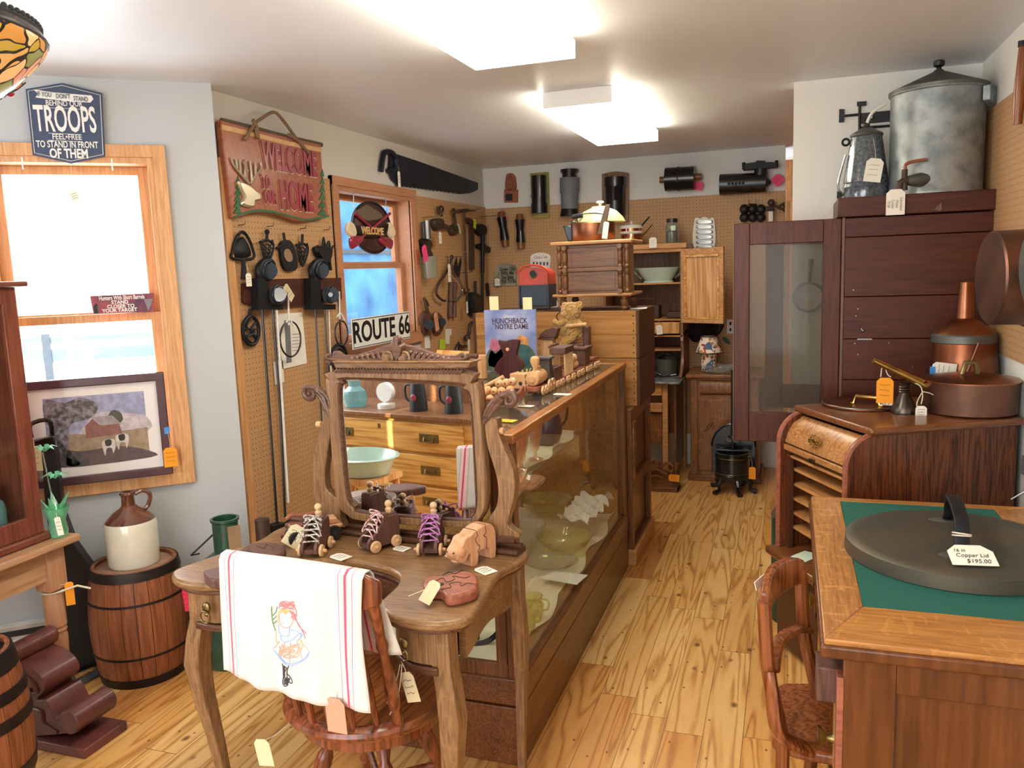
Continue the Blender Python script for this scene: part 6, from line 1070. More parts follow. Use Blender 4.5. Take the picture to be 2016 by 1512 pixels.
k2 = k+Vector((.03, .06, .10)); T = Thing('dish_cover', 'pale green domed enamel lid with white knob resting on the copper kettle', 'lid', k2); T.p('dome', MB().lathe([(.135, 0), (.14, .004), (.125, .03), (.09, .065), (.05, .082), (.045, .09), (0, .092)], k2, n=40), 'palegreen'); T.p('knob', MB().lathe([(.008, .09), (.008, .105), (.022, .11), (.02, .12), (0, .122)], k2), 'enamelwhite')
# mailbox
m_ = FB2 = fy(4.50); T = Thing('toy_mailbox', 'red and blue toy mailbox with round hole standing on the crate', 'mailbox', (-1.36, 4.55, ZC2)); F = fy(4.48)
q = F.px([(1018, 525), (1081, 525), (1022, 612), (1080, 610)]); a0, a1, b0_, b1_ = (q[0][0]+q[2][0])/2, (q[1][0]+q[3][0])/2, ZC2+.001, q[0][1]+.005; w2 = (a1-a0)/2; cx = (a0+a1)/2; rr0 = w2*.55
def arch(i, zt, zb): return [(cx-w2+i, zb), (cx+w2-i, zb), (cx+w2-i, zt-.05)]+[(cx+(w2-i)*math.cos(t*PI/10), zt-.05+(.05-i)*math.sin(t*PI/10)) for t in range(1, 10)]+[(cx-w2+i, zt-.05)]
zm_ = b0_+(b1_-b0_)*.56
T.p('box', MB().b2((a0+.006, 4.49, b0_+.01), (a1-.006, 4.66, zm_)), 'postblue'); T.p('hood', MB().prism(F, [(u, max(v, zm_)) for u, v in arch(.008, b1_-.004, zm_)], -.18, -.008), 'postred'); T.p('rim', MB().tube([F.w(u, v, 0) for u, v in arch(.0, b1_, zm_)[2:]], .006, 8), 'postred'); T.p('front_panel', MB().rect(F, a0+.012, b0_+.02, a1-.012, zm_-.01, -.012, -.004), 'postblue', None, .003)
for x in (a0+.006, a1-.006): T.p('leg', MB().rect(F, x-.006, b0_, x+.006, zm_, -.015, .003), 'postblue', None, .002)
T.p('hole', MB().cyl(F.w(cx, (zm_+b1_)/2+.004, -.006), F.w(cx, (zm_+b1_)/2+.004, -.004), .021), 'ink'); T.p('hole_rim', MB().ring(F.w(cx, (zm_+b1_)/2+.004, -.004), .021, .0025, (0, -1, 0)), 'brassold')
# ================================================================ back wall hangings
zA = mapper(940, 310, .2116); zB = mapper(1200, 300, .2249); zC_ = mapper(1220, 600, .2513); zD = mapper(1180, 400, .1719)
H = lambda *a, **k: hang(*a, **k)
H('pattern_mold', 'small orange brown wooden foundry pattern with arched top on the back wall', 'mold', FBK, zA, (305, 415), [('base', 'orangewood', [('p', [(247, 297), (370, 297), (370, 417), (247, 417)], .002, .03)], .003), ('arch', 'orangewood', [('c', [(262, 297), (262, 190), (275, 155), (305, 145), (335, 160), (350, 200), (350, 297)], .002, .03)], .003), ('inner_arch', 'redcedar', [('c', [(278, 290), (278, 200), (305, 170), (325, 195), (325, 290)], .03, .042)]), ('window', 'ink', [('p', [(262, 338), (325, 338), (325, 402), (262, 402)], .03, .032)])], D=0)
H('pattern_mold', 'yellow framed wooden foundry mold with black cylinder core on the back wall', 'mold', FBK, zA, (580, 560), [('frame', 'yellowpaint', [('p', [(488, 148), (655, 135), (668, 560), (510, 568)], .001, .03)], .004), ('core', 'blacktin', [('l', (570, 170), (575, 430), .062, .062, .06), ('l', (575, 430), (578, 520), .068, .068, .06)]), ('latch', 'greypaint', [('p', [(495, 340), (515, 340), (515, 378), (495, 378)], .03, .04), ('p', [(630, 330), (655, 330), (655, 365), (630, 365)], .03, .04)])], D=0)
H('pipe_pattern', 'grey painted wooden pipe pattern with black ends on the back wall', 'mold', FBK, zA, (860, 560), [('body', 'greypaint', [('l', (858, 190), (858, 325), .078, .078, .07), ('l', (858, 325), (858, 480), .072, .066, .07)]), ('top_collar', 'blacktin', [('l', (855, 112), (855, 140), .072, .072, .07), ('l', (855, 140), (857, 185), .058, .058, .07)]), ('bottom_collar', 'blacktin', [('l', (858, 480), (858, 548), .068, .078, .07)])], D=0)
H('pattern_mold', 'brown arched wooden box with black pipe pattern inside, behind the kettle', 'mold', FBK, zA, (1280, 600), [('box', 'sewoak', [('c', [(1157, 160), (1220, 145), (1280, 130), (1340, 135), (1405, 148)], .001, .002), ('p', [(1157, 155), (1225, 138), (1285, 130), (1345, 135), (1405, 148), (1405, 600), (1160, 600)], .001, .035)], .004), ('pipe', 'blacktin', [('l', (1280, 185), (1280, 270), .088, .088, .055), ('l', (1280, 270), (1280, 600), .08, .076, .055)]), ('inner_pipe', 'iron', [('l', (1265, 270), (1265, 395), .035, .035, .13)])], D=0)
H('roller_pattern', 'black drum-shaped wooden pattern with stub ends and pink tag on the back wall', 'mold', FBK, zB, (620, 320), [('drum', 'blacktin', [('l', (490, 238), (745, 225), .088, .088, .09)]), ('ribs', 'iron', [('l', (600, 233), (612, 232), .092, .092, .09)]), ('stub', 'sewoak', [('l', (440, 242), (490, 240), .025, .025, .07)]), ('stub', 'sewoak', [('l', (745, 215), (805, 212), .025, .025, .07)])], ((780, 292), .06, .065, 'tagpink', -.3, (765, 240)), D=0)
H('pipe_pattern', 'grey metal cylinder with flanged neck and pink tag at the right of the back wall', 'mold', FBK, zB, (1180, 350), [('cylinder', 'darksteel', [('l', (965, 283), (1370, 262), .076, .070, .08), ('l', (1370, 262), (1412, 258), .04, .012, .08)]), ('neck', 'darksteel', [('l', (1320, 240), (1325, 140), .052, .045, .08)]), ('flange', 'iron', [('p', [(1168, 100), (1280, 85), (1285, 72), (1360, 72), (1365, 85), (1470, 85), (1472, 130), (1168, 155)], .04, .11), ('l', (1175, 150), (1175, 88), .012, .012, .1), ('l', (1462, 130), (1462, 70), .012, .012, .1)], .003), ('raised_marks', 'ink', [('s', (1045+i*31, 274-i*1.2), .010, .155) for i in range(5)])], ((1472, 240), .075, .075, 'tagpink', .75, (1468, 140)), D=0)
for i, (x, y, lb) in enumerate(((240, 640, 'left black waisted stick pattern with bare wood ends and pink tag'), (398, 660, 'right black waisted stick pattern with bare wood ends and pink tag'))):
    s_ = 15 if i == 0 else 4
    H('stick_pattern', lb, 'mold', FBK, zA, (x, y+190), [('body', 'blacktin', [('l', (x-s_, y-80), (x, y+20), .042, .030, .04), ('l', (x, y+20), (x+s_, y+130), .030, .038, .04)]), ('wood_end', 'sewoak', [('l', (x-s_-3, y-135), (x-s_, y-80), .026, .034, .04)]), ('wood_end', 'sewoak', [('l', (x+s_, y+130), (x+s_+8, y+190), .032, .028, .04)])], ((x+5, y-75 if i == 0 else y-35), .052, .052, 'tagpink', .78, None))
T = H('stone_plaque', 'irregular stone plaque with dark lettering hanging left of the mailbox', 'plaque', FBK, zA, (270, 1210), [('slab', 'stone', [('c', [(165, 1020), (210, 990), (280, 985), (350, 1010), (365, 1080), (355, 1150), (360, 1190), (290, 1195), (235, 1190), (190, 1210), (150, 1180), (160, 1110)], .002, .02)])]); 
for i, t_ in enumerate(('Grow Old', 'With Me', 'The Best', 'Is Yet To Be')): u, v = FBK.uv(*zA(278, 1040+i*38), .03); T.text('lettering', t_, FBK, u, v, .0335, .042, 'ink', .75, bold=.0008)
tag(T, FBK, *FBK.uv(*zA(185, 1160), .05), .05, .045, .06, 'tag', 0, None)
T = H('bottle_sign', 'bottle-shaped tin sign with white cap and red script behind the mailbox', 'sign', FBK, zA, (700, 1380), [('bottle', 'signwhite', [('c', [(495, 1040), (490, 960), (505, 905), (590, 885), (670, 905), (680, 960), (672, 1040), (690, 1150), (735, 1300), (745, 1390), (640, 1400), (520, 1380)], .002, .01)]), ('cap', 'white', [('c', [(497, 925), (530, 895), (590, 888), (650, 898), (675, 930), (650, 958), (590, 966), (525, 958)], .010, .014)]), ('label_band', 'shadered', [('p', [(690, 1280), (735, 1275), (745, 1330), (700, 1335)], .01, .012)]), ('crimps', 'ink', [('p', [(515+i*32, 975), (530+i*32, 975), (527+i*32, 1005), (518+i*32, 1005)], .010, .012) for i in range(5)])]); u, v = FBK.uv(*zA(588, 928), .02); T.text('lettering', 'Coca-Cola', FBK, u, v, .027, .034, 'postred', .8, shear=.3)
# cornbread pan, ball mold, lamp bracket
T = H('cornstick_pan', 'silver cast pan with long oval moulds hanging above the pine cupboard door', 'pan', FBK, zD, (1205, 520), [('plate', 'white', [('c', [(1090, 190), (1160, 180), (1180, 160), (1230, 160), (1250, 182), (1315, 190), (1310, 520), (1085, 520)], .01, .02)]), ], D=EDG)
for i in range(6): T.p('mould', draw(FBK, zD, [('D', [(1104, 213+i*58), (1130, 195+i*58), (1280, 193+i*58), (1302, 212+i*58), (1280, 232+i*58), (1130, 234+i*58)], .02, .026)], EDG), 'steel')
T = H('ball_mould_pan', 'black iron pan of six round cups hanging high at the right of the back wall', 'pan', FBK, zB, (1250, 600), [('cup', 'black', [('s', (x, y), .036, .03)]) for x in (1180, 1252, 1325) for y in (497, 570)]+[('link', 'black', [('t', [(1180, 497), (1325, 497)], .012, .03), ('t', [(1180, 570), (1325, 570)], .012, .03), ('t', [(1215, 455), (1290, 455)], .006, .03)])]); peghook(FBK, zB, (1220, 435), .04, 'left wire peg hook holding the six-cup pan'); peghook(FBK, zB, (1280, 435), .04, 'right wire peg hook holding the six-cup pan')
H('lamp_bracket', 'ornate iron scroll bracket with small white thermometer stem at the wall end', 'bracket', FBK, zB, (1550, 600), [('finial', 'rust', [('s', (1415, 440), .026, .08), ('l', (1412, 470), (1410, 512), .014, .03, .08)]), ('stem', 'signwhite', [('p', [(1393, 515), (1430, 515), (1430, 602), (1393, 602)], .06, .085)]), ('scrolls', 'rust', [('t', [(1430, 460), (1480, 475), (1540, 440), (1555, 500)], .009, .06), ('t', [(1450, 470), (1500, 500), (1530, 480), (1510, 455), (1490, 475)], .006, .06), ('t', [(1480, 480), (1540, 520), (1555, 590)], .008, .06), ('t', [(1370, 480), (1410, 475)], .006, .07)])])
# ================================================================ pine cupboard
CY = 6.05; F = fy(CY); P_ = lambda x, y: F.uv(x, y)
T = Thing('pine_cupboard', 'open-fronted pine kitchen cupboard with shelves and a swung-open upper door', 'cupboard', (-.95, 6.2, 0)); x0, x1 = -1.33, -.735
T.p('cornice', MB().b2((x0-.03, CY-.02, 1.705), (x1+.03, 6.42, 1.745)).b2((x0-.015, CY-.01, 1.68), (x1+.015, 6.42, 1.705)), 'pinex', None, .004); T.p('back_boards', MB().b2((x0, 6.40, .75), (x1, 6.418, 1.70)), 'pinebrown'); T.p('side_panel', MB().b2((x0, CY, .75), (x0+.02, 6.40, 1.68)), 'pinebrown'); T.p('side_panel', MB().b2((x1-.02, CY, 1.07), (x1, 6.40, 1.68)), 'pinebrown'); T.p('scalloped_side', MB().prism(fx(x1-.02), sm2([(CY+.02, 1.07), (6.40, 1.07), (6.40, .76), (CY-.10, .76), (CY-.02, .82), (CY+.04, .92)], 3), 0, .02), 'pinebrown')
for z in (P_(1290, 557)[1], 1.19, 1.07, .965): T.p('shelf', MB().b2((x0+.02, CY+.005, z-.012), (x1-.02, 6.40, z)), 'pinex', None, .002)
dw = T.p('drawer', MB().b2((x0+.3, CY-.008, 1.083), (x1-.025, CY+.3, 1.168)), 'pine', None, .003); T.p('knob', MB().cyl((-.95, CY-.01, 1.10), (-.95, CY-.03, 1.10), .011), 'white', dw); tag(T, fy(CY-.03), -.905, 1.115, 0, .045, .07, 'tag', .1, (-.91, CY-.02, 1.19), dw); T.p('drawer_string', MB().cyl((-.95, CY-.03, 1.09), (-.95, CY-.03, .97), .0015), 'string', dw)
tag(T, fy(CY-.04), P_(1287, 468)[0], P_(1287, 478)[1], 0, .055, .075, 'tag')
a, b = Vector((x1, CY-.02, 0)), Vector((-.425, 5.87, 0)); FD = Frame(a, b-a); L_ = (b-a).length; zt, zb = 1.70, 1.165
d = T.p('door', MB().rect(FD, 0, zb, .03, zt, 0, .02).rect(FD, L_-.035, zb, L_, zt, 0, .02).rect(FD, 0, zt-.045, L_, zt, 0, .02).rect(FD, 0, zb, L_, zb+.03, 0, .02), 'pinex', None, .003, 'lighter orange pine door'); T.p('door_panel', MB().rect(FD, .02, zb+.02, L_-.03, zt-.04, .0, .012), 'pine', d); T.p('panel_bead', MB().rect(FD, .03, zb+.03, .042, zt-.045, .012, .022).rect(FD, L_-.047, zb+.03, L_-.035, zt-.045, .012, .022).rect(FD, .03, zt-.065, L_-.035, zt-.045, .012, .026).rect(FD, .03, zb+.03, L_-.035, zb+.045, .012, .022), 'yellowoak', d, .003)
T.p('worktop', MB().b2((x0, 5.78, .742), (x1+.01, 6.40, .76)), plain('enameltop', '#8d9496', .3, noise=.3, sc=20, coat=.4, col2='#4c5354'), None, .004)
[T.p('leg', MB().b2((a_, b_, 0), (a_+.04, b_+.04, .74)), 'pinex', None, .003) for a_, b_ in ((-.86, 5.82), (-1.30, 5.82), (-.79, 6.3), (-1.30, 6.3))]; T.p('apron_board', MB().b2((-1.3, 5.81, .655), (-.86, 5.83, .735)), 'pinex', None, .003); T.p('lower_board', MB().b2((-1.3, 5.805, .535), (-.86, 5.825, .60)), 'pinex', None, .003); T.p('side_cheek', MB().b2((-.78, 5.86, .1), (-.765, 6.34, .74)), 'casedark'); T.p('lower_drawer', MB().b2((-1.25, 5.83, .30), (-.865, 6.25, .52)), 'sewoak', None, .003)
# bowl on shelf etc
zs = P_(1290, 557)[1]; p = Vector((P_(1292, 550)[0], 6.16, zs)); T = Thing('ceramic_bowl', 'mint green footed ceramic bowl with leafy handles on the pine cupboard shelf', 'bowl', p)
T.p('bowl', MB().lathe([(0, 0), (.10, 0), (.10, .012), (.09, .016), (.125, .07), (.145, .105), (.15, .112), (.14, .112), (.11, .05), (0, .03)], p, sx=1.12, sy=.7, n=40), 'mint')
for s_ in (1, -1): T.p('handle', MB().tube(smoothpts([p+Vector((s_*a, -.02, b)) for a, b in ((.155, .105), (.185, .10), (.16, .06), (.125, .03))], 4), .009, 8), 'minthandle', label='dark green leaf handle')
z175 = 1.745; p = Vector((F.uv(1240, 470)[0], 6.12, z175)); T = Thing('double_boiler', 'copper double boiler with white enamel rims on the cupboard top', 'pot', p)
T.p('lower_pot', MB().lathe([(0, 0), (.075, 0), (.08, .08), (.078, .085)], p, n=36), 'coppershine'); T.p('enamel_band', MB().lathe([(.084, .08), (.09, .088), (.084, .10), (.078, .10)], p, n=36), 'enamelwhite'); T.p('upper_pot', MB().lathe([(.078, .10), (.078, .122)], p, n=36), 'coppershine'); T.p('lid', MB().lathe([(.09, .12), (.088, .13), (.075, .145), (.03, .155), (.006, .158), (.006, .168), (.012, .175), (0, .18)], p, n=36), 'enamelwhite')
T.p('handle', MB().tube(smoothpts([p+Vector(q) for q in ((.07, 0, .06), (.10, -.01, .08), (.16, -.04, .14))], 4), .005, 6), 'brass'); T.p('handle', MB().tube(smoothpts([p+Vector(q) for q in ((.07, 0, .13), (.10, -.01, .16), (.14, -.02, .20))], 4), .006, 6), 'darksteel')
p = Vector((F.uv(1321, 470)[0], 6.12, z175)); T = Thing('glass_jar', 'clear glass jar of small hardware with a green sticker on the cupboard top', 'jar', p); T.p('jar', MB().lathe([(0, 0), (.046, 0), (.05, .01), (.05, .12), (.042, .14), (.038, .145), (.038, .175)], p), 'jarglass'); T.p('lid', MB().lathe([(.04, .15), (.041, .178), (0, .18)], p), 'darksteel'); T.p('contents', MB().lathe([(0, .004), (.043, .004), (.043, .08), (.02, .10), (0, .095)], p, n=14), 'rust'); T.p('sticker', MB().rect(fy(p.y-.0505), p.x, p.z+.09, p.x+.03, p.z+.125, 0, .001), 'notegreen')
for c_, w_, h_, lb in (((1265, 605), .22, .10, 'dark iron box lying on the cupboard shelf behind the drawer'), ((1325, 600), .12, .05, 'small dark iron tool lying at the foot of the cupboard door')):
    p = Vector((P_(*c_)[0], 6.2, 1.19)); T = Thing('iron_box', lb, 'box', p); T.p('body', MB().box(p+Vector((0, 0, h_/2)), (w_, .12, h_)), 'rust', None, .01); T.p('handle', MB().tube(smoothpts([p+Vector((-w_*.3, -.06, h_)), p+Vector((-w_*.2, -.08, h_+.05)), p+Vector((w_*.3, -.08, h_+.05))], 4), .004, 6), 'rust')
p = Vector((P_(1310, 715)[0], 6.12, .761)); T = Thing('metal_pail', 'dull grey metal pail with wire bail on the cupboard worktop', 'pail', p); T.p('pail', MB().lathe([(0, 0), (.075, 0), (.09, .13), (.095, .135), (.088, .135), (.073, .01)], p, n=32), 'galvlid'); T.p('bail', MB().ring(p+Vector((0, -.09, .12)), .06, .003, (0, 1, .3), a0=PI, a1=2*PI, xd=(1, 0, 0)), 'darksteel')
p = at(1310, 742, 'z', .762); T = Thing('iron_hardware', 'tangle of small iron hardware lying on the enamel worktop', 'hardware', p); mb = MB(); rr_ = random.Random(4)
for _ in range(14): q = p+Vector((rr_.uniform(-.12, .1), rr_.uniform(-.03, .08), .008)); mb.tube([q, q+Vector((rr_.uniform(-.06, .06), rr_.uniform(-.03, .03), rr_.uniform(0, .02)))], .007, 6)
T.p('pieces', mb, 'darksteel', stuff=True); T.p('wire', MB().tube(smoothpts([p+Vector(q) for q in ((-.1, 0, .12), (-.08, 0, .05), (-.02, 0, .01), (.08, 0, .02))], 4), .003, 6), 'steel')
# outlet + cable bundle
T = Thing('wall_outlet', 'white wall outlet on the back pegboard below the pine door', 'outlet', FBK.w(*FBK.uv(1436, 645), .02)); T.p('plate', draw(FBK, z0, [('p', [(1431, 629), (1445, 629), (1445, 657), (1431, 657)], .0, .008)], EDG), 'white', None, .002); T.p('sockets', draw(FBK, z0, [('p', [(1436, 634), (1440, 634), (1440, 640), (1436, 640)], .008, .009), ('p', [(1436, 646), (1440, 646), (1440, 652), (1436, 652)], .008, .009)], EDG), 'ink')
T = Thing('cable_bundle', 'dark blue-black bundle of cables hanging behind the birdhouse lamp', 'cables', FBK.w(*FBK.uv(1390, 650), .05)); mb = draw(FBK, z0, [('t', [(1355+i*8, 636), (1368+i*6, 660+(i % 3)*6), (1392+i*3, 640)], .008, .03+.004*i) for i in range(8)]+[('D', [(1352, 633), (1420, 633), (1418, 655), (1395, 668), (1362, 672)], .0, .03)], EDG); T.p('cables', mb, 'black')
T = Thing('leaf_tag', 'bright green leaf-shaped tag hanging on the back pegboard beside the lamp', 'tag', FBK.w(*FBK.uv(1430, 672), .03)); T.p('leaf', draw(FBK, z0, [('c', [(1423, 664), (1432, 666), (1437, 678), (1430, 676), (1424, 670)], .01, .013)], EDG), 'green')
# ================================================================ sewing cabinet and what stands on it
sx0, sx1, sy0, sy1 = -.675, -.19, 5.96, 6.38; F = fy(sy0)
T = Thing('sewing_cabinet', 'quartered oak sewing cabinet with carved front against the back wall', 'cabinet', (-.43, 6.17, 0))
T.p('carcass', MB().b2((sx0, sy0, .04), (sx1, sy1, .765)), 'sewoak', None, .004); T.p('top', MB().b2((sx0-.03, sy0-.03, .768), (sx1+.03, sy1+.02, .795)).b2((sx0-.02, sy0-.02, .755), (sx1+.02, sy1, .768)), 'sewoak', None, .005); T.p('base_molding', MB().b2((sx0-.02, sy0-.02, 0), (sx1+.02, sy1, .045)), 'casedark', None, .006)
T.p('drawer_front', MB().prism(fx(sx0+.07), [(sy0, .64), (sy0-.02, .66), (sy0-.026, .70), (sy0-.02, .735), (sy0, .75)], -(-.35), 0), 'sewoak', None, .002); T.p('door_panel', MB().rect(F, sx0+.06, .08, sx1-.06, .61, 0, .008), 'sewoak', None, .006)
for x in (sx0+.03, sx1-.03): T.p('pilaster', MB().rect(F, x-.022, .05, x+.022, .755, .0, .014).rect(F, x-.012, .06, x-.006, .2, .014, .018).rect(F, x+.006, .06, x+.012, .2, .014, .018), 'sewoak', None, .003)
T.p('carved_scroll', draw(fy(sy0-.006), zC_, [('t', [(660, 990), (700, 960), (720, 920), (690, 940), (680, 980)], .006, .004)]), 'sewoak')
p = Vector((F.uv(1392, 720)[0], 6.1, .796)); T = Thing('birdhouse_lamp', 'small cream lamp with red and blue birdhouse pattern shade and base', 'lamp', p)
T.p('base', MB().lathe([(0, 0), (.052, 0), (.055, .006), (.055, .13), (.05, .135)], p), 'floral'); T.p('lamp_shade', MB().lathe([(.092, .14), (.094, .145), (.055, .26), (.053, .262)], p), 'floral'); T.p('shade_trim', MB().ring(p+Vector((0, 0, .142)), .093, .004).ring(p+Vector((0, 0, .26)), .055, .004).ring(p+Vector((0, 0, .003)), .053, .003), 'plumframe')
FLm = fy(p.y-.058); T.p('birdhouse', MB().prism(FLm, [(p.x-.01, p.z+.02), (p.x+.03, p.z+.02), (p.x+.03, p.z+.055), (p.x+.01, p.z+.08), (p.x-.01, p.z+.055)], 0, .003), 'shadeblue'); q = p+Vector((0, -.082, .17)); T.p('birdhouse', MB().prism(Frame(q, (1, 0, 0), (0, .31, .95)), [(-.02, 0), (.03, 0), (.03, .035), (.005, .06), (-.02, .035)], 0, .004), 'shadeblue'); T.p('bird', MB().ball(p+Vector((-.035, -.075, .205)), .009, (1.4, .5, .8)).ball(p+Vector((-.03, -.048, .10)), .009, (1.4, .5, .8)), 'shadered')
p = Vector((F.uv(1414, 730)[0]+.01, 6.0, .796)); T = Thing('glass_bowl', 'clear pressed glass bowl with wavy rim on the sewing cabinet', 'bowl', p); mb = MB()
def wv(u, v): a = u*2*PI; r = .05+.075*v; return (p.x+r*math.cos(a), p.y+r*math.sin(a)*.8, p.z+.002+.055*v*v+.006*math.sin(a*8)*v)
T.p('bowl', MB().surf(wv, 48, 8), 'clearglass', solid=.003)
# black stuffer press
p = Vector((-.36, 5.72, 0)); T = Thing('cider_press', 'black cast iron fruit press with arched back plate, gear rod and clawed feet', 'press', p)
F = fy(p.y); T.p('cylinder', MB().lathe([(0, .10), (.118, .10), (.122, .11), (.122, .13), (.117, .135), (.117, .27), (.126, .275), (.126, .285), (.112, .285), (.108, .15), (0, .14)], p, n=40), 'blacktin'); T.p('bands', MB().ring(p+Vector((0, 0, .14)), .119, .003).ring(p+Vector((0, 0, .25)), .119, .003), 'brassold')
for a in (-2.3, -1.2, -.2, 1.2, 2.6): d = Vector((math.cos(a), math.sin(a), 0)); T.p('foot', MB().tube([p+d*.09+Vector((0, 0, .11)), p+d*.13+Vector((0, 0, .06)), p+d*.12+Vector((0, 0, .025)), p+d*.17+Vector((0, 0, .012))], [.02, .018, .014, .02], 8), 'blacktin')
bp_ = p+Vector((0, .11, 0)); Fb = fy(bp_.y); arch_ = [(-.15, .10), (.15, .10), (.15, .30)]+[(.15*math.cos(t*PI/12), .30+.16*math.sin(t*PI/12)) for t in range(1, 12)]+[(-.15, .30)]; T.p('back_plate', MB().prism(Fb, [(p.x+u, v) for u, v in arch_], -.012, .012), 'blacktin', None, .004); T.p('arch_rib', MB().tube([Fb.w(p.x+u*1.0, v, .014) for u, v in arch_[2:]], .008, 6), 'blacktin')
T.p('screw_rod', MB().cyl(p+Vector((0, .0, .2)), p+Vector((0, 0, .86)), .012).cyl(p+Vector((0, 0, .86)), p+Vector((.03, 0, .86)), .007), 'blacktin'); T.p('yoke', MB().box(p+Vector((0, .05, .36)), (.10, .12, .03)).box(p+Vector((0, 0, .29)), (.25, .03, .012)), 'blacktin', None, .004); T.p('gear', MB().lathe([(.01, 0), (.035, 0), (.035, .015), (.01, .015)], p+Vector((0, 0, .385)), n=16), 'darksteel'); tag(T, fy(p.y-.06), p.x+.135, .15, 0, .045, .085, 'tagorange', 0, (p.x+.12, p.y-.03, .27))
# carved bracket with tag
q = Vector((-.727, 5.60, 0)); F = fy(q.y); a0 = -.98; T = Thing('carved_bracket', 'dark scroll-carved wooden bracket with orange tag standing on the floor', 'bracket', (q.x-.1, q.y, 0))
T.p('board', MB().b2((a0, q.y, 0), (q.x, q.y+.03, .16)), 'carvewal', None, .003); T.p('side_board', MB().b2((q.x-.03, q.y, 0), (q.x, q.y+.17, .18)), 'carvewal', None, .004); T.p('base', MB().b2((a0, q.y-.004, 0), (q.x, q.y+.17, .03)), 'carvewal', None, .003)
T.p('scrollwork', draw(F, zC_, [('t', [(250, 1240), (280, 1215), (310, 1240), (290, 1270), (330, 1260), (380, 1240), (420, 1270), (405, 1310), (375, 1290)], .010, .008), ('t', [(245, 1300), (290, 1290), (330, 1310), (370, 1330)], .010, .008), ('t', [(250, 1345), (300, 1340), (330, 1360)], .008, .008)]), 'casedark'); tag(T, F, *F.uv(1327, 941, .012), .012, .05, .075, 'tagorange', 1.5, None)
tag(T, F, F.uv(1327, 941)[0], .06, .012, .001, .001, 'tagorange', 0, None, lines=0) if False else None
# ================================================================ tall cupboard on the right
tx0, tx1, ty0, ty1, tz = .215, .797, 3.83, 4.215, 1.85
T = Thing('tall_cupboard', 'tall dark red plank cupboard with two glazed doors swung open, against the partition', 'cupboard', (.5, 4.02, 0))
sm = [0, .34, .55, .78, 1.062, 1.243, 1.426, 1.682, 1.765]; mb = MB()
for a, b in zip(sm[:-1], sm[1:]): mb.b2((tx0+.012, ty0, a+.0015), (tx1, ty0+.018, b-.0015))
T.p('side_planks', mb, 'cabred', None, .002); T.p('side_panel', MB().b2((tx0+.012, ty1-.018, 0), (tx1, ty1, 1.765)), 'cabred'); T.p('back_panel', MB().b2((tx1-.018, ty0+.018, 0), (tx1, ty1-.018, 1.765)), 'cabred')
T.p('top', MB().b2((tx0-.02, ty0-.02, 1.768), (tx1, ty1, tz)), 'cabred', None, .004); T.p('shelf', MB().b2((tx0+.012, ty0+.018, .9), (tx1-.018, ty1-.018, .92)).b2((tx0+.012, ty0+.018, .1), (tx1-.018, ty1-.018, .12)).b2((tx0+.012, ty0+.018, 1.35), (tx1-.018, ty1-.018, 1.37)), 'cabred'); T.p('front_stile', MB().b2((tx0, ty0-.003, 0), (tx0+.012, ty0+.04, 1.768)).b2((tx0, ty1-.04, 0), (tx0+.012, ty1, 1.768)), 'planedge', None, .002)
mb = MB(); rr_ = random.Random(2)
for c_ in ((1685, 622), (1683, 676), (1689, 698), (1696, 648), (1796, 722), (1785, 737), (1724, 717), (1680, 571), (1689, 608), (1750, 675)): q = at(*c_, 'y', ty0); mb.cyl(q, q-Vector((0, .001, 0)), .0028, n=8)
T.p('nail_heads', mb, 'steel'); q = at(1699, 651, 'y', ty0); T.p('screw', MB().ball(q, .007), 'steel'); q = at(1702, 668, 'y', ty0); T.p('metal_clip', MB().b2((q.x-.03, ty0-.002, q.z-.002), (q.x+.03, ty0, q.z+.003)), 'steel')
T.p('mirror_plate', draw(fy(ty0-.02), mapper(1600, 60, .2909), [('p', [(818, 1212), (872, 1165), (872, 1210), (862, 1220)], 0, .001)]), 'planedge')
def gdoor(y, o, i, nm):
    d = T.p(nm, MB().b2((o[0], y, o[1]), (i[0], y+.028, o[3])).b2((i[2], y, o[1]), (o[2], y+.028, o[3])).b2((i[0], y, i[3]), (i[2], y+.028, o[3])).b2((i[0], y, o[1]), (i[2], y+.028, i[1])), 'cabredz', None, .003)
    T.p('edge', MB().b2((o[0]-.004, y, o[1]), (o[0], y+.028, o[3])), 'planedge', d); T.p('glazing', MB().b2((i[0], y+.012, i[1]), (i[2], y+.015, i[3])), 'screenmesh', d)
gdoor(ty0+.002, (-.236, .77, .212, 1.765), (-.169, .905, .140, 1.668), 'glazed_door'); gdoor(ty1-.035, (-.105, .87, .205, 1.765), (-.027, .985, .15, 1.668), 'glazed_door')
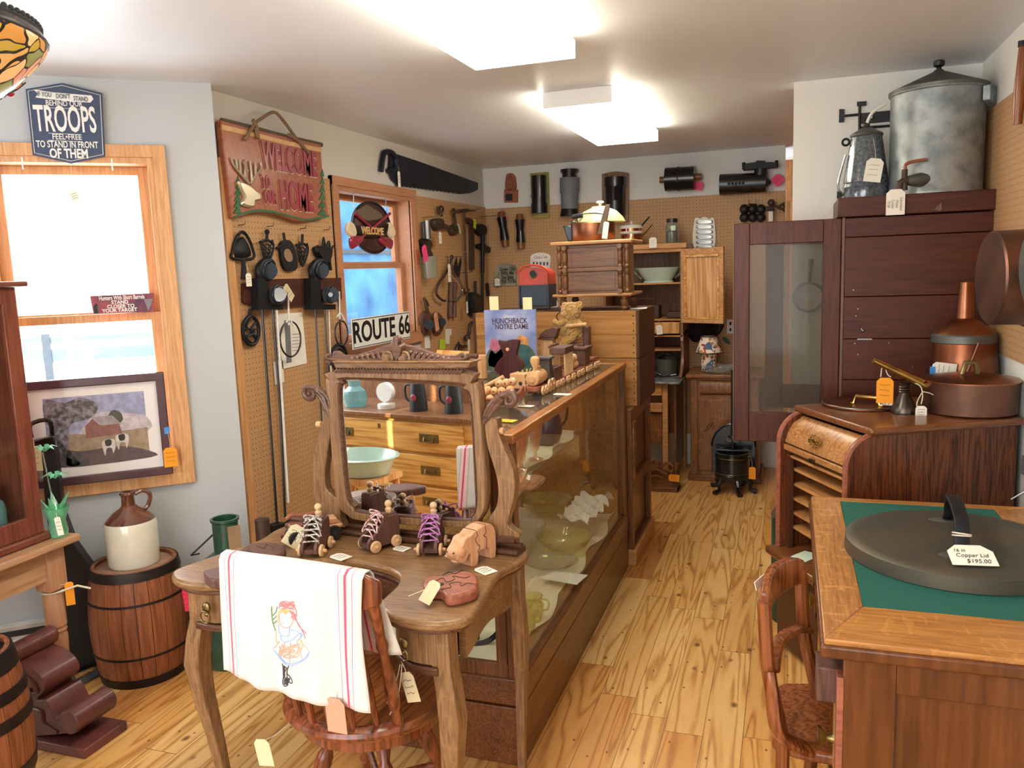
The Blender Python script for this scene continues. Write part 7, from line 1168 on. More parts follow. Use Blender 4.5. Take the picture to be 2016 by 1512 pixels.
# things on top
p = Vector((.593, 4.0, tz+.001)); T = Thing('water_cooler', 'large galvanized metal water cooler with cone lid and spigot on the tall cupboard', 'cooler', p)
T.p('tank', MB().lathe([(0, .0), (.186, .0), (.186, .012), (.182, .02), (.184, .42), (.19, .425), (.19, .435), (.175, .435)], p, n=56), 'galv'); T.p('lid', MB().lathe([(.192, .428), (.193, .442), (.02, .515), (.018, .52), (0, .52)], p, n=56), 'galvlid', None); T.p('lid_knob', MB().lathe([(.012, .518), (.010, .53), (.022, .538), (.022, .556), (.016, .56), (0, .562)], p), 'darksteel')
T.p('side_ear', MB().prism(Frame(p+Vector((.165, -.085, 0)), (.5, .87, 0)), [(-.04, .42), (.05, .42), (.05, .35), (.03, .34), (-.04, .36)], 0, .03), 'galv', None, .003)
s0 = p+Vector((-.11, -.155, .055)); T.p('spout_cone', MB().tube([s0+Vector((.13, .02, .01)), s0+Vector((.03, -.01, 0)), s0+Vector((-.02, -.02, 0))], [.006, .03, .02], 14), 'galvlid'); sp_ = T.p('spigot', MB().tube([s0+Vector((-.005, -.02, 0)), s0+Vector((-.035, -.03, 0)), s0+Vector((-.05, -.035, -.01)), s0+Vector((-.052, -.036, -.04))], [.016, .015, .014, .012], 12).cyl(s0+Vector((-.032, -.03, 0)), s0+Vector((-.032, -.03, .045)), .012).cyl(s0+Vector((-.032, -.03, 0)), s0+Vector((-.030, -.03, -.04)), .012), 'rust'); T.p('lever', MB().tube(smoothpts([s0+Vector(q) for q in ((-.03, -.03, .045), (-.028, -.03, .065), (0, -.03, .075), (.05, -.03, .08))], 4), [.006]*13 if False else .007, 8), 'redcedar', sp_)
Fq = fy(3.79); u, v = Fq.uv(1763, 398); t_ = tag(T, Fq, u, v, .0, .072, .105, 'tag', 0, s0+Vector((-.035, -.035, -.03)), lines=0, name='price_tag')
for i, tx in enumerate(('Galvanized', 'Water', 'Cooler', '75.00')): T.text('tag_lettering', tx, Fq, u+.022-.016*i, v-.008, .0015, .016, 'ink', .8, t_, .0003, rot=-PI/2)
p = Vector((.318, 4.03, tz+.001)); T = Thing('coffee_boiler', 'grey enamel coffee boiler with hinged bail beside the galvanized cooler', 'pot', p)
T.p('body', MB().lathe([(0, 0), (.092, 0), (.096, .006), (.094, .05), (.097, .055), (.092, .07), (.095, .075), (.066, .27), (.07, .275), (.06, .278)], p, n=44), 'enamelgrey'); T.p('lid', MB().lathe([(.07, .276), (.068, .284), (.02, .312), (0, .314)], p), 'galvlid'); T.p('lid_knob', MB().ball(p+Vector((0, 0, .322)), .014, (1, 1, .8)), 'rust')
T.p('handle', MB().tube(smoothpts([p+Vector(q) for q in ((-.09, -.02, .02), (-.115, -.03, .06), (-.10, -.02, .14), (-.085, -.02, .20))], 4), .005, 8), 'steel'); T.p('bail', MB().tube(smoothpts([p+Vector(q) for q in ((0, -.02, .33), (.02, -.03, .37), (.07, -.03, .40))], 4), .007, 8), 'enamelwhite'); T.p('ear', MB().ring(p+Vector((-.085, -.01, .255)), .014, .005, (0, 1, 0)), 'iron')
u, v = fy(3.93).uv(1720, 335); tag(T, fy(3.93), u, v, 0, .07, .10, 'tag', -.15, p+Vector((.02, -.09, .25)))
FW = fy(4.22); zE = mapper(1600, 60, .2909)
T = Thing('wall_bracket', 'black flat iron cross bracket fixed to the white partition behind the coffee boiler', 'bracket', FW.w(*FW.uv(1700, 260), .0)); T.p('arms', draw(FW, zE, [('p', [(325, 560), (530, 540), (530, 615), (330, 632)], .002, .012), ('t', [(215, 578), (325, 568)], .006, .012), ('t', [(318, 510), (316, 740)], .006, .012), ('t', [(320, 660), (525, 645)], .006, .012)]), 'black'); T.p('end_plate', draw(FW, zE, [('p', [(180, 532), (215, 532), (212, 620), (178, 622)], .002, .014)]), 'black'); T.p('end_plate', draw(FW, zE, [('p', [(300, 482), (364, 478), (362, 508), (300, 512)], .002, .014)]), 'black')
T.p('screw', draw(FW, zE, [('s', (402, 590), .010, .014)]), 'steel'); T.p('latch', draw(FW, zE, [('p', [(165, 1090), (198, 1088), (198, 1125), (163, 1140)], .002, .012)]), 'black')
T = Thing('hoop_handle', 'dark iron ring with long handle and card on the partition behind the glazed doors', 'pan holder', FW.w(.09, 1.55, .02)); T.p('ring', draw(FW, z0, [('r', (1592, 585), .068, .006, .02)]), 'rust'); T.p('handle', draw(FW, z0, [('t', [(1597, 510), (1594, 535), (1593, 555)], (.012, .008), .02)]), 'rust'); T.p('card', draw(FW, z0, [('p', [(1580, 592), (1602, 592), (1601, 616), (1582, 616)], .022, .024)]), 'tagbeige')
FRW = Frame((.80, 0, 0), (0, -1, 0)); T = Thing('wooden_handle_tool', 'long dark wooden tool handle hanging high on the right wall', 'tool', (.76, 3.40, 2.1)); a, b = at(2012, 92, 'x', .765), at(2003, 245, 'x', .765); T.p('handle', MB().tube([a, a*.8+b*.2, a*.4+b*.6, b], [.010, .013, .019, .016], 12), 'rchairwood'); T.p('ferrule', MB().cyl(a, a+(a-b).normalized()*.02, .013), 'iron'); T.p('wall_hook', MB().tube([a+Vector((0, 0, -.03)), Vector((.798, a.y, a.z-.03))], .005, 6), 'steel')
# ================================================================ file cabinet with roll front
RA = math.radians(28); RO = Vector((.198, 2.954, 0)); RX = Vector((math.cos(RA), math.sin(RA), 0)); RY = Vector((-math.sin(RA), math.cos(RA), 0)); RW, RD = .50, .66
T = Thing('roll_front_cabinet', 'dark oak file cabinet with open tambour front and pale shelves behind the desk', 'cabinet', RO, rz=RA, local=True); FS = Frame((0, 0, 0), (1, 0, 0))
def sidep(y0_, y1_):
    pts = [(0, .43), (0, .87)]+[(.115*(1-math.cos(t*PI/16)), .87+.115*math.sin(t*PI/16)) for t in range(1, 9)]+[(RD, .985), (RD, .43)]
    return MB().prism(FS.at((0, 0, 0)), pts, -y1_, -y0_)
T.p('side_panel', sidep(0, .022), 'rollside', None, .003); T.p('side_panel', sidep(RW-.022, RW), 'rollside', None, .003)
for y in (0, RW): T.p('edge_bead', MB().tube([(.001, y+(.011 if y == 0 else -.011), .43), (.001, y+(.011 if y == 0 else -.011), .87)]+[(.115*(1-math.cos(t*PI/16)), y+(.011 if y == 0 else -.011), .87+.115*math.sin(t*PI/16)) for t in range(1, 9)], .011, 8), 'redcedar')
T.p('top', MB().b2((.075, -.02, .985), (RD+.01, RW+.015, 1.012)), 'rolltop', None, .009); T.p('back', MB().b2((RD-.015, .022, .43), (RD, RW-.022, .985)), 'rolldark')
tb = [(.020, .868), (.03, .905), (.055, .945), (.10, .972), (.10, .96), (.065, .935), (.045, .90), (.034, .866)]; T.p('tambour', MB().prism(FS, tb, -(RW-.022), -.022), 'rolloakx', None, .002); T.p('lift_rail', MB().b2((.014, .022, .838), (.034, RW-.022, .862)), 'rolloakx', None, .004)
c_ = Vector((.030, RW/2, .915)); mb = MB(); d_ = Vector((-.86, 0, .5))
for i in range(9): a = i/8*PI*2; mb.ring(c_+Vector((-.012, .030*math.cos(a), .014*math.sin(a)+.004)), .008, .0028, d_, 12, 6)
mb.ball(c_+Vector((-.012, 0, .004)), .010, (.5, 1.5, 1)); T.p('brass_ornament', mb, 'brass'); T.p('catch', MB().b2((.004, RW/2-.015, .835), (.014, RW/2+.015, .85)), 'pewter')
for i, z in enumerate((.82, .762, .70, .64, .58, .52)): T.p('shelf', MB().b2((.05 if i else .03, .022, z-.012), (RD-.02, RW-.022, z)), 'rollshelf', None, .003)
T.p('inner_stile', MB().b2((.03, RW-.05, .43), (.045, RW-.022, .86)), 'rolldark'); T.p('inner_stile', MB().b2((.03, .022, .43), (.045, .04, .86)), 'rolldark'); T.p('base', MB().b2((.0, .01, .03), (RD, RW-.01, .395)), 'rolldark', None, .004); T.p('ledge', MB().b2((-.045, -.015, .397), (RD, RW+.015, .43)), 'rolltop', None, .009)
q = at(1580, 1096, 'z', .431); T = Thing('paper_note', 'pale green paper note lying on the ledge of the roll-front cabinet', 'note', q); T.p('sheet', MB().prism(FT, [(q.x-.045, q.y-.01), (q.x+.01, q.y-.06), (q.x+.07, q.y+.03), (q.x+.01, q.y+.07)], .4312, .4325), 'notegreen')
ZR = 1.013
c_ = at(1693, 797, 'z', ZR); c_.x += .012; T = Thing('pan_cover', 'flat copper pan lid with brass handle on the near corner of the file cabinet', 'lid', c_); T.p('disc', MB().lathe([(0, .006), (.13, .006), (.145, .010), (.152, .012), (.155, .009), (.155, .002), (.14, 0), (0, 0)], c_, n=56), 'copper'); T.p('rim', MB().ring(c_+Vector((0, 0, .008)), .154, .003, n=56), 'steel')
h0, h1 = c_+Vector((-.035, -.005, .008)), c_+Vector((.055, -.045, .008)); T.p('handle', MB().tube([h0+Vector((-.012, 0, 0)), h0, h0+Vector((.008, -.002, .028)), h1+Vector((-.01, .003, .028)), h1, h1+Vector((.012, -.004, 0))], .006, 8, flat=1.3), 'brass'); tag(T, ft(c_.z+.011), h1.x+.035, h1.y-.0, 0, .045, .07, 'tag', 1.3, None)
c_ = at(1779, 812, 'z', ZR); T = Thing('metal_cruet', 'small dark pewter cruet with ribbed neck and price tag on the file cabinet', 'cruet', c_); T.p('body', MB().lathe([(0, 0), (.046, 0), (.047, .008), (.040, .025), (.026, .058), (.019, .07), (.018, .076), (.021, .079), (.018, .083), (.021, .088), (.018, .092), (.021, .097), (.018, .10), (.019, .108), (.026, .116), (.018, .113)], c_, n=36), 'pewter')
T.p('string', MB().tube(smoothpts([c_+Vector(q) for q in ((.02, 0, .115), (.05, -.02, .105), (.058, -.03, .07), (.052, -.045, .04))], 4), .0022, 6).tube(smoothpts([c_+Vector(q) for q in ((.056, -.03, .085), (.085, -.03, .078), (.11, -.03, .06))], 4), .0018, 6).tube(smoothpts([c_+Vector(q) for q in ((.055, -.03, .08), (.04, -.04, .05), (.038, -.045, .03))], 4), .0018, 6), 'string'); tag(T, fy(c_.y-.05), c_.x+.052, c_.z+.012, 0, .038, .045, 'tag', 0, None)
c_ = Vector((.640, 3.36, ZR)); T = Thing('copper_saucepan', 'dull copper saucepan with lid and long brass handle on the file cabinet', 'saucepan', c_)
T.p('pan', MB().lathe([(0, 0), (.152, 0), (.157, .006), (.158, .118), (.154, .118), (.152, .01)], c_, n=56), 'copperdull'); T.p('lid', MB().lathe([(.166, .119), (.166, .124), (.15, .128), (.08, .140), (0, .144)], c_, n=56), 'copper'); T.p('lid_handle', MB().tube([c_+Vector(q) for q in ((-.03, -.02, .142), (-.022, -.018, .185), (.012, -.01, .185), (.022, -.006, .142))], .006, 8, flat=1.6), 'brassold')
hb = c_+Vector((-.15, -.04, .10)); he = at(1720, 710, 'y', 3.25); T.p('handle', MB().tube([hb, hb*.7+he*.3, he], [.014, .010, .008], 10, flat=1.4), 'brass'); q = hb*.22+he*.78; tag(T, fy(3.26), q.x, q.z-.09, 0, .058, .095, 'tagorange', 0, None); T.p('tie', MB().tube(smoothpts([q+Vector((-.015, 0, -.04)), q+Vector((-.008, 0, .01)), q+Vector((.008, 0, -.03)), q+Vector((.02, 0, -.04))], 4), .0022, 6), 'string')
c_ = Vector((.665, 3.64, ZR)); T = Thing('copper_funnel_can', 'large copper can with cone shoulder and tall neck behind the saucepan', 'can', c_)
T.p('body', MB().lathe([(0, 0), (.132, 0), (.135, .005), (.113, .262)], c_, n=48), 'copper'); T.p('solder_band', MB().lathe([(.1165, .232), (.119, .235), (.117, .262), (.112, .268)], c_, n=48), 'galvlid'); T.p('shoulder', MB().lathe([(.116, .262), (.10, .285), (.06, .312), (.034, .328)], c_, n=48), 'copper'); T.p('neck', MB().lathe([(.034, .326), (.032, .34), (.026, .470), (.023, .470), (.028, .34)], c_, n=28), 'copper'); T.p('seam', MB().tube([c_+Vector((.03, -.118, .24)), c_+Vector((-.01, -.132, .12))], .005, 6), 'copperdull')
tag(T, fy(c_.y-.14), c_.x-.09, c_.z+.14, 0, .05, .085, 'tag', 1.45, None); T.p('blue_sticker', MB().rect(fy(c_.y-.141), c_.x-.14, c_.z+.11, c_.x-.12, c_.z+.15, 0, .001), 'bluetape')
# hanging copper pan and tub on the right wall
def hpan(c, R, D_, mt, label, name, ax=(1, .25, 0)):
    ax = Vector(ax).normalized(); T = Thing(name, label, name.split('_')[-1], c); T.p('bowl', MB().lathe([(0, 0), (R*.96, 0), (R, .006), (R*1.01, D_), (R*1.05, D_+.004), (R*.97, D_), (R*.95, .012), (0, .008)], c, ax, 48), mt)
    T.p('hook', MB().tube([Vector(c)+ax*(D_)+Vector((0, 0, R)), Vector((.798, c[1]+.03, c[2]+R+.02))], .006, 6), 'iron'); return T
hpan((.610, 2.98, 1.515), .150, .10, 'copperdull', 'large dull copper pan hanging sideways on the right wall', 'copper_pan', (1, .1, .0)); hpan((.655, 2.55, 1.53), .155, .10, 'galvlid', 'grey metal basin hanging at the right edge of the picture', 'metal_basin', (1, .2, .1))
# green can
c_ = Vector((.035, 3.66, 0)); T = Thing('oil_can', 'weathered green metal can with rusty conical top on the floor behind the chair', 'can', c_); T.p('body', MB().lathe([(0, 0), (.095, 0), (.097, .01), (.097, .475), (.09, .49)], c_, n=40), 'cangreen'); T.p('top', MB().lathe([(.097, .475), (.10, .482), (.085, .51), (.04, .55), (.03, .565)], c_, n=40), 'canrust'); T.p('cap', MB().lathe([(.032, .56), (.032, .60), (.036, .60), (.036, .612), (0, .618)], c_, n=24), 'rust')
# ================================================================ desk
dx0, dx1, dy0, dy1, dz = .080, .785, 1.765, 2.885, .79
T = Thing('oak_desk', 'large oak desk with dark green blotter panel and brass knobs, nearest on the right', 'desk', (.43, 2.3, 0)); bx0, bx1, by0, by1 = .172, .625, 1.962, 2.842
T.p('top_border', MB().prism(ft(0), [(dx0, dy0), (bx0, by0), (bx0, by1), (dx0, dy1)], dz-.03, dz), 'deskoaky', None, .003); T.p('top_border', MB().prism(ft(0), [(dx0, dy0), (dx1, dy0), (bx1, by0), (bx0, by0)], dz-.03, dz), 'deskoakx', None, .003, 'lighter near border board'); T.p('top_border', MB().prism(ft(0), [(dx0, dy1), (bx0, by1), (bx1, by1), (dx1, dy1)], dz-.03, dz), 'deskoakx', None, .003); T.p('top_border', MB().prism(ft(0), [(dx1, dy0), (bx1, by0), (bx1, by1), (dx1, dy1)], dz-.03, dz), 'deskoaky', None, .003)
T.p('blotter', MB().b2((bx0, by0, dz-.01), (bx1, by1, dz-.001)), 'blotter'); T.p('top_molding', MB().b2((dx0-.006, dy0-.008, dz-.042), (dx1, dy0+.02, dz-.012)).b2((dx0-.008, dy0-.008, dz-.042), (dx0+.02, dy1, dz-.012)), 'deskside', None, .006)
T.p('end_panel', MB().b2((dx0+.07, dy0+.028, .06), (dx1, dy0+.036, dz-.045)), 'deskside'); T.p('end_frame', MB().b2((dx0+.04, dy0+.012, 0), (dx0+.145, dy0+.03, dz-.04)).b2((dx0+.145, dy0+.012, dz-.115), (dx1, dy0+.03, dz-.04)).b2((dx0+.145, dy0+.012, 0), (dx1, dy0+.03, .12)).b2((dx1-.1, dy0+.012, 0), (dx1, dy0+.03, dz-.04)), 'deskside', None, .003)
T.p('corner_post', MB().b2((dx0+.028, dy0+.008, 0), (dx0+.042, dy0+.05, dz-.09)), 'redcedar', None, .002); T.p('far_panel', MB().b2((dx0+.04, dy1-.04, 0), (dx1, dy1-.02, dz-.04)), 'deskside'); T.p('back_panel', MB().b2((dx1-.03, dy0+.04, 0), (dx1-.01, dy1-.04, dz-.04)), 'deskside')
def knob(par, y, z, x=dx0+.028): T.p('knob', MB().lathe([(.011, 0), (.008, .010), (.009, .016), (.024, .030), (.026, .034), (0, .036)], (x, y, z), (-1, 0, 0), 24), 'brassold', par)
for y0_, y1_ in ((1.805, 1.885), (2.44, 2.84)):
    T.p('pedestal', MB().b2((dx0+.05, y0_-.01, .04), (dx1-.04, y1_+.01, dz-.10)), 'deskside')
    for z0_, z1_ in ((.07, .24), (.25, .42), (.43, .60)): d = T.p('drawer', MB().b2((dx0+.028, y0_, z0_), (dx0+.05, y1_, z1_)), 'yellowoak', None, .004); knob(d, (y0_+y1_)/2, (z0_+z1_)/2)
d = T.p('top_drawer', MB().b2((dx0+.03, 1.93, .655), (dx0+.05, 2.41, .745)), 'yellowoak', None, .003); knob(d, 2.16, .69); knob(d, 2.38, .69)
T.p('writing_slide', MB().b2((dx0-.012, dy0+.045, .62), (dx0+.05, dy0+.13, .70)), 'walnut', None, .003)
# lid on desk
c_ = Vector((.437, 2.375, dz+.001)); T = Thing('large_pot_lid', 'very large dark copper pot lid with strap handle lying on the green blotter', 'lid', c_)
T.p('disc', MB().lathe([(0, .044), (.25, .044), (.272, .041), (.279, .036), (.281, .0), (.278, 0), (.276, .036), (0, .038)], c_, n=72), 'tinlid'); fa, fb = c_+Vector((.01, .165, .045)), c_+Vector((-.012, -.14, .045))
def strap(P, w, t_, mt, par=None, nm='handle'):
    mb = MB(); vs = []
    for i, q in enumerate(P): q = Vector(q); vs += [q+Vector((-w/2, 0, 0)), q+Vector((w/2, 0, 0))]
    n = len(P); mb._add(vs, [(2*i, 2*i+1, 2*i+3, 2*i+2) for i in range(n-1)]); return T.p(nm, mb, mt, par, solid=t_, bev=.003)
d = fb-fa; hd = strap([fa+Vector((0, .012, .002)), fa+Vector((0, -.01, .02)), fa+d*.08+Vector((0, 0, .06)), fa+d*.16+Vector((0, 0, .085)), fa+d*.5+Vector((0, 0, .092)), fa+d*.84+Vector((0, 0, .085)), fa+d*.93+Vector((0, 0, .06)), fb+Vector((0, .01, .015)), fb+Vector((0, -.012, .002))], .036, .010, 'iron')
T.p('handle_foot', MB().lathe([(0, .0455), (.034, .0455), (.036, .0445)], Vector((fa.x-.012, fa.y, c_.z)), sx=1.2, sy=.7), 'galvlid', hd); T.p('handle_foot', MB().lathe([(0, .0455), (.034, .0455), (.036, .0445)], Vector((fb.x-.012, fb.y, c_.z)), sx=1.2, sy=.7), 'galvlid', hd); T.p('string_wrap', MB().ring(fb+Vector((0, .016, .048)), .021, .002, (0, .3, 1), 20, 6).ring(fb+Vector((0, .016, .053)), .021, .002, (.1, .3, 1), 20, 6), 'string', hd)
q = fb+Vector((.012, -.045, .006)); G = Frame(q+Vector((0, 0, .012)), (.93, .12, 0), (-.1, .93, .36)); t_ = tag(T, G, 0, 0, 0, .105, .075, 'tag', 0, None, lines=0)
for i, (tx, sz, du, dv) in enumerate((('16 in', .017, -.025, .016), ('Copper Lid', .019, 0, -.002), ('$195.00', .020, .01, -.023))): T.text('tag_lettering', tx, G, du, dv, .0016, sz, 'ink', .85, t_, .0003, shear=.2)
q = at(2004, 985, 'z', dz+.001); T = Thing('card_holder', 'dark wire card holder standing at the far right of the desk', 'holder', q); T.p('wire', MB().tube([q+Vector((-.02, 0, .002)), q+Vector((.03, 0, .04)), q+Vector((.05, 0, .10))], .003, 6), 'steel'); T.p('card', MB().prism(Frame(q+Vector((.02, 0, .10)), (.9, -.4, 0), (.2, .3, .9)), [(-.02, -.01), (.07, -.04), (.07, .05), (-.02, .05)], 0, .002), 'black')
# chair at the desk
T = Thing('desk_chair', 'brown bentwood-armed oak chair tucked in at the left side of the desk', 'chair', (.08, 2.05, 0))
A0 = at(1500, 1185, 'z', .80); A1 = at(1576, 1118, 'z', .80); A0.x += .005
top_ = [A0+(A1-A0)*t+Vector((-.022*math.sin(t*PI), 0, .028*math.sin(t*PI)**.6 if 0 < t < 1 else 0)) for t in [i/12 for i in range(13)]]
mb = MB(); vs = []
for i, q in enumerate(top_):
    h = .045+.018*math.sin(i/12*PI); vs += [q+Vector((-.010, 0, .022)), q+Vector((.012, 0, .022)), q+Vector((.014, 0, -h)), q+Vector((-.008, 0, -h))]
mb._add(vs, [(0, 1, 2, 3), tuple(48+i for i in (3, 2, 1, 0))]+[(4*i+k, 4*i+(k+1) % 4, 4*i+4+(k+1) % 4, 4*i+4+k) for i in range(12) for k in range(4)]); T.p('crest_rail', mb, 'rchairwood', None, .006)
mb = MB(); mb.tube([q+Vector((.02, 0, -.17)) for q in top_], .018, 8, flat=.55); T.p('mid_rail', mb, 'rchairwood')
for a, s_ in ((A0, 0), (A1, 1)): T.p('back_post', MB().tube(smoothpts([a+Vector((0, 0, .0)), a+Vector((.012, 0, -.18)), a+Vector((.045, 0, -.36)), a+Vector((.03, 0, -.58)), Vector((a.x-.0, a.y, .0))], 4), .017, 10), 'rchairwood')
T.p('arm_brace', MB().tube(smoothpts([A0+Vector((.012, -.012, -.17)), A0+Vector((.02, -.03, -.21)), A0+Vector((.035, -.04, -.30)), A0+Vector((.10, .005, -.36)), A0+Vector((.17, .02, -.37))], 5), .016, 10, flat=1.5), 'rchairwood')
T.p('seat', MB().prism(ft(0), sm2([(-.005, A0.y+.0), (.30, A0.y-.0), (.38, (A0.y+A1.y)/2), (.30, A1.y+.05), (.0, A1.y+.06), (-.01, (A0.y+A1.y)/2)], 4), .415, .445), 'rchairwood', None, .008)
for x, y in ((.30, A0.y+.02), (.30, A1.y)): T.p('leg', MB().cyl((x, y, .415), (x+.03, y, 0), .018, .014), 'rchairwood')
T.p('stretcher', MB().cyl((.0, A0.y, .18), (.31, A0.y+.02, .18), .010), 'rchairwood')
Fp = Frame(A0+Vector((-.012, .10, .05)), (A1-A0).normalized(), (-.25, 0, .97)); T.p('brass_label', MB().rect(Fp, -.05, -.045, .05, -.025, -.004, -.002), 'tag', label='white paper strip on crest')
# ================================================================ stained glass hanging lamp, upper left
lc = Vector((-1.665, 1.20, 2.085)); T = Thing('stained_glass_lamp', 'stained glass inverted bowl lamp with floral panels hanging at the upper left', 'lamp', Vector((lc.x, lc.y, 2.425)))
LP = [(.02, -.15), (.09, -.13), (.17, -.085), (.225, -.035), (.255, .0), (.258, .022), (.245, .038), (.21, .045)]; NS = 15
L2 = [tuple(v) for v in [(q.x, q.y) for q in smoothpts([(a, b, 0) for a, b in LP], 3)]]
def stained(name, cs, sc, emit):
    m, nt, b = newmat(name); tc = nd(nt, 'ShaderNodeTexCoord'); n_ = nd(nt, 'ShaderNodeTexNoise'); n_.inputs['Scale'].default_value = 9; nt.links.new(tc.outputs['Object'], n_.inputs[0])
    vm = nd(nt, 'ShaderNodeVectorMath'); vm.operation = 'MULTIPLY_ADD'; vm.inputs[1].default_value = (.09,)*3; nt.links.new(n_.outputs['Color'], vm.inputs[0]); nt.links.new(tc.outputs['Object'], vm.inputs[2]); cl = []
    for f in ('F1', 'DISTANCE_TO_EDGE'): v = nd(nt, 'ShaderNodeTexVoronoi'); v.feature = f; v.inputs['Scale'].default_value = sc; nt.links.new(vm.outputs[0], v.inputs[0]); cl.append(v)
    s_ = nd(nt, 'ShaderNodeSeparateColor'); nt.links.new(cl[0].outputs['Color'], s_.inputs[0]); r = ramp(nt, s_.outputs[0], [(i/len(cs), lin(c)) for i, c in enumerate(cs)]); r.node.color_ramp.interpolation = 'CONSTANT'
    c = mix(nt, ma(nt, 'LESS_THAN', cl[1].outputs['Distance'], .05), r, (.02, .02, .02, 1)); nt.links.new(c, b.inputs['Base Color']); nt.links.new(c, b.inputs['Emission Color']); b.inputs['Emission Strength'].default_value = emit; b.inputs['Roughness'].default_value = .2
stained('stainedbody', ['#e0a860', '#c98f4a', '#e8bc84', '#d99070', '#b89a3a', '#d8a868', '#8a8c50'], 21, .3); stained('stainedrim', ['#2e2422', '#3a2c26', '#5a1a22', '#4a4a3c', '#2a2a28'], 13, .05)
k_ = len(L2)-8
T.p('glass_panels', MB().lathe(L2[:k_+1], lc, n=36), 'stainedbody', solid=.003); T.p('dark_border', MB().lathe(L2[k_:], lc, n=36), 'stainedrim', solid=.003)
for i in range(7):
    a = i*.9+.35; r_, z_ = (.192, -.062) if i % 2 else (.145, -.098); c0 = lc+Vector((r_*math.cos(a), r_*math.sin(a), z_)); nrm = Vector((math.cos(a)*.6, math.sin(a)*.6, -.8)).normalized(); t1 = Vector((-math.sin(a), math.cos(a), 0)); t2 = nrm.cross(t1); mb = MB(); ml = MB()
    for k in range(5):
        an = k*2*PI/5; d1 = t1*math.cos(an)+t2*math.sin(an); d2 = t2*math.cos(an)-t1*math.sin(an); P = [c0+nrm*.006+d1*.008, c0+nrm*.007+d1*.026+d2*.013, c0+nrm*.004+d1*.044, c0+nrm*.007+d1*.026-d2*.013]; P = smoothpts(P, 4, True); mb._add(P, [tuple(range(len(P)))]); ml.tube(P, .0018, 4, closed=True)
    T.p('glass_flower', mb, 'sgpink' if i % 3 else 'sgyellow', solid=.002); T.p('flower_lead', ml, 'lead'); T.p('flower_centre', MB().ball(c0+nrm*.008, .008), 'sgred')
lead = MB().ring(lc+Vector((0, 0, L2[k_][1])), L2[k_][0]+.002, .003, n=40)
T.p('lead_line', lead, 'lead'); T.p('beaded_rim', MB().ring(lc+Vector((0, 0, .04)), .247, .006, n=60), 'lead'); mb = MB(); [mb.ball(lc+Vector((.25*math.cos(a), .25*math.sin(a), .046)), .006, n=8) for a in [2*PI*i/90 for i in range(90)]]; T.p('beads', mb, 'lead', stuff=True)
T.p('stem', MB().cyl(lc+Vector((0, 0, -.15)), lc+Vector((0, 0, .33)), .008), 'lead'); T.p('canopy', MB().lathe([(.06, .338), (.055, .315), (.02, .30), (0, .30)], lc), 'lead'); T.p('bottom_finial', MB().lathe([(.0, -.195), (.012, -.18), (.02, -.16), (.03, -.145), (0, -.14)], lc), 'lead'); T.p('bulb', MB().ball(lc+Vector((.08, 0, -.03)), .03), 'lampglow'); T.p('bulb', MB().ball(lc+Vector((-.08, 0, -.03)), .03), 'lampglow')
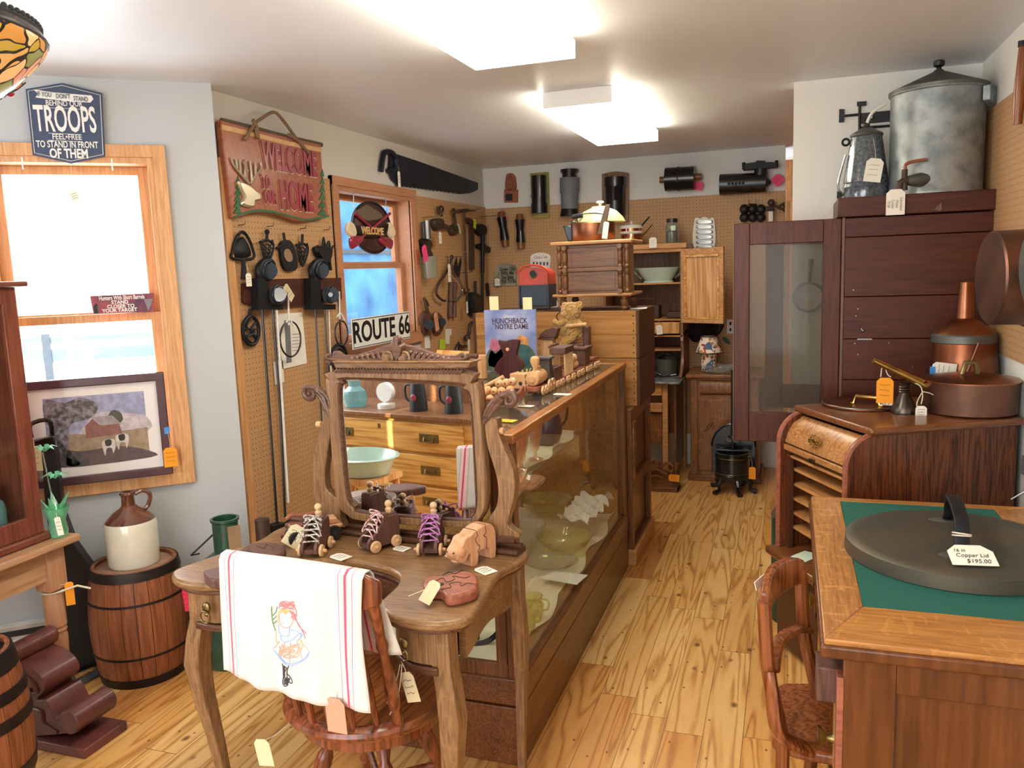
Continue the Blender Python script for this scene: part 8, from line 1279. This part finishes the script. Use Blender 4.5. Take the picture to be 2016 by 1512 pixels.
# ================================================================ behind the viewer, seen in the vanity mirror
T = Thing('oak_dresser', 'golden oak dresser with ornate pulls, seen only in the vanity mirror', 'dresser', (-3.0, -.15, 0)); rx0, rx1, ry = -3.72, -2.28, .08; FDr = Frame((0, ry, 0), (-1, 0, 0))
T.p('carcass', MB().b2((rx0, -.40, .03), (rx1, ry, .67)), 'yellowoak', None, .004); T.p('top', MB().b2((rx0-.03, -.42, .67), (rx1+.03, ry+.03, .70)), 'sewoak', None, .006); T.p('back_rail', MB().b2((rx0, -.42, .70), (rx1, -.39, .98)), 'sewoak')
for z0_, z1_ in ((.46, .65), (.25, .44), (.05, .23)):
    d = T.p('drawer', MB().b2((rx0+.06, ry, z0_), (rx1-.06, ry+.018, z1_)), 'yellowoak', None, .005)
    for x in (rx0+.42, rx1-.32): zc_ = (z0_+z1_)/2; T.p('pull', MB().box((x, ry+.02, zc_), (.15, .004, .055)).tube(smoothpts([(x-.035, ry+.022, zc_+.005), (x-.03, ry+.035, zc_-.02), (x+.03, ry+.035, zc_-.02), (x+.035, ry+.022, zc_+.005)], 4), .004, 6), 'brassold', d)
    T.p('keyhole', MB().box(((rx0+rx1)/2, ry+.019, z1_-.04), (.02, .003, .03)), 'brassold', d)
def jarb(x, mt, nm, lb, prof, cat): p = Vector((x, -.05, .701)); T = Thing(nm, lb, cat, p); T.p('body', MB().lathe(prof, p), mt); return T, p
T, p = jarb(-3.32, 'tealglass', 'glass_jug', 'teal glass jug on the dresser, seen in the mirror', [(0, 0), (.07, 0), (.085, .05), (.075, .11), (.04, .14), (.04, .17), (.045, .18)], 'jug')
T, p = jarb(-3.05, 'enamelwhite', 'white_clock', 'white round clock on the dresser, seen in the mirror', [(0, 0), (.06, 0), (.06, .03), (.02, .04), (.02, .06)], 'clock'); T.p('dial', MB().cyl(p+Vector((0, -.02, .11)), p+Vector((0, .02, .11)), .065), 'signwhite')
for x, lb in ((-2.78, 'dark painted pitcher with flowers on the dresser, seen in the mirror'), (-2.50, 'second dark painted pitcher nearer the dresser end, seen in the mirror')): T, p = jarb(x, 'black', 'painted_pitcher', lb, [(0, 0), (.06, 0), (.06, .03), (.048, .15), (.045, .18), (.04, .18)], 'pitcher'); T.p('handle', MB().tube(smoothpts([p+Vector(q) for q in ((-.045, 0, .17), (-.10, 0, .16), (-.10, 0, .08), (-.055, 0, .05))], 4), .008, 8), 'black'); T.p('painted_flower', MB().ball(p+Vector((-.0, .052, .09)), .024, (1, .25, 1)), 'redletter')
p = Vector((-2.72, .62, 0)); T = Thing('enamel_tub', 'pale oval enamel tub on a low stool, seen in the mirror', 'tub', p); T.p('tub', MB().lathe([(0, .45), (.14, .45), (.18, .55), (.195, .555), (.178, .56), (.13, .47), (0, .46)], p, sx=1.3), 'mint'); T.p('stool', MB().b2((p.x-.2, p.y-.14, .41), (p.x+.2, p.y+.14, .445)), 'pine')
for x in (-.17, .17):
    for y in (-.11, .11): T.p('leg', MB().cyl(p+Vector((x, y, 0)), p+Vector((x, y, .41)), .02), 'pine')
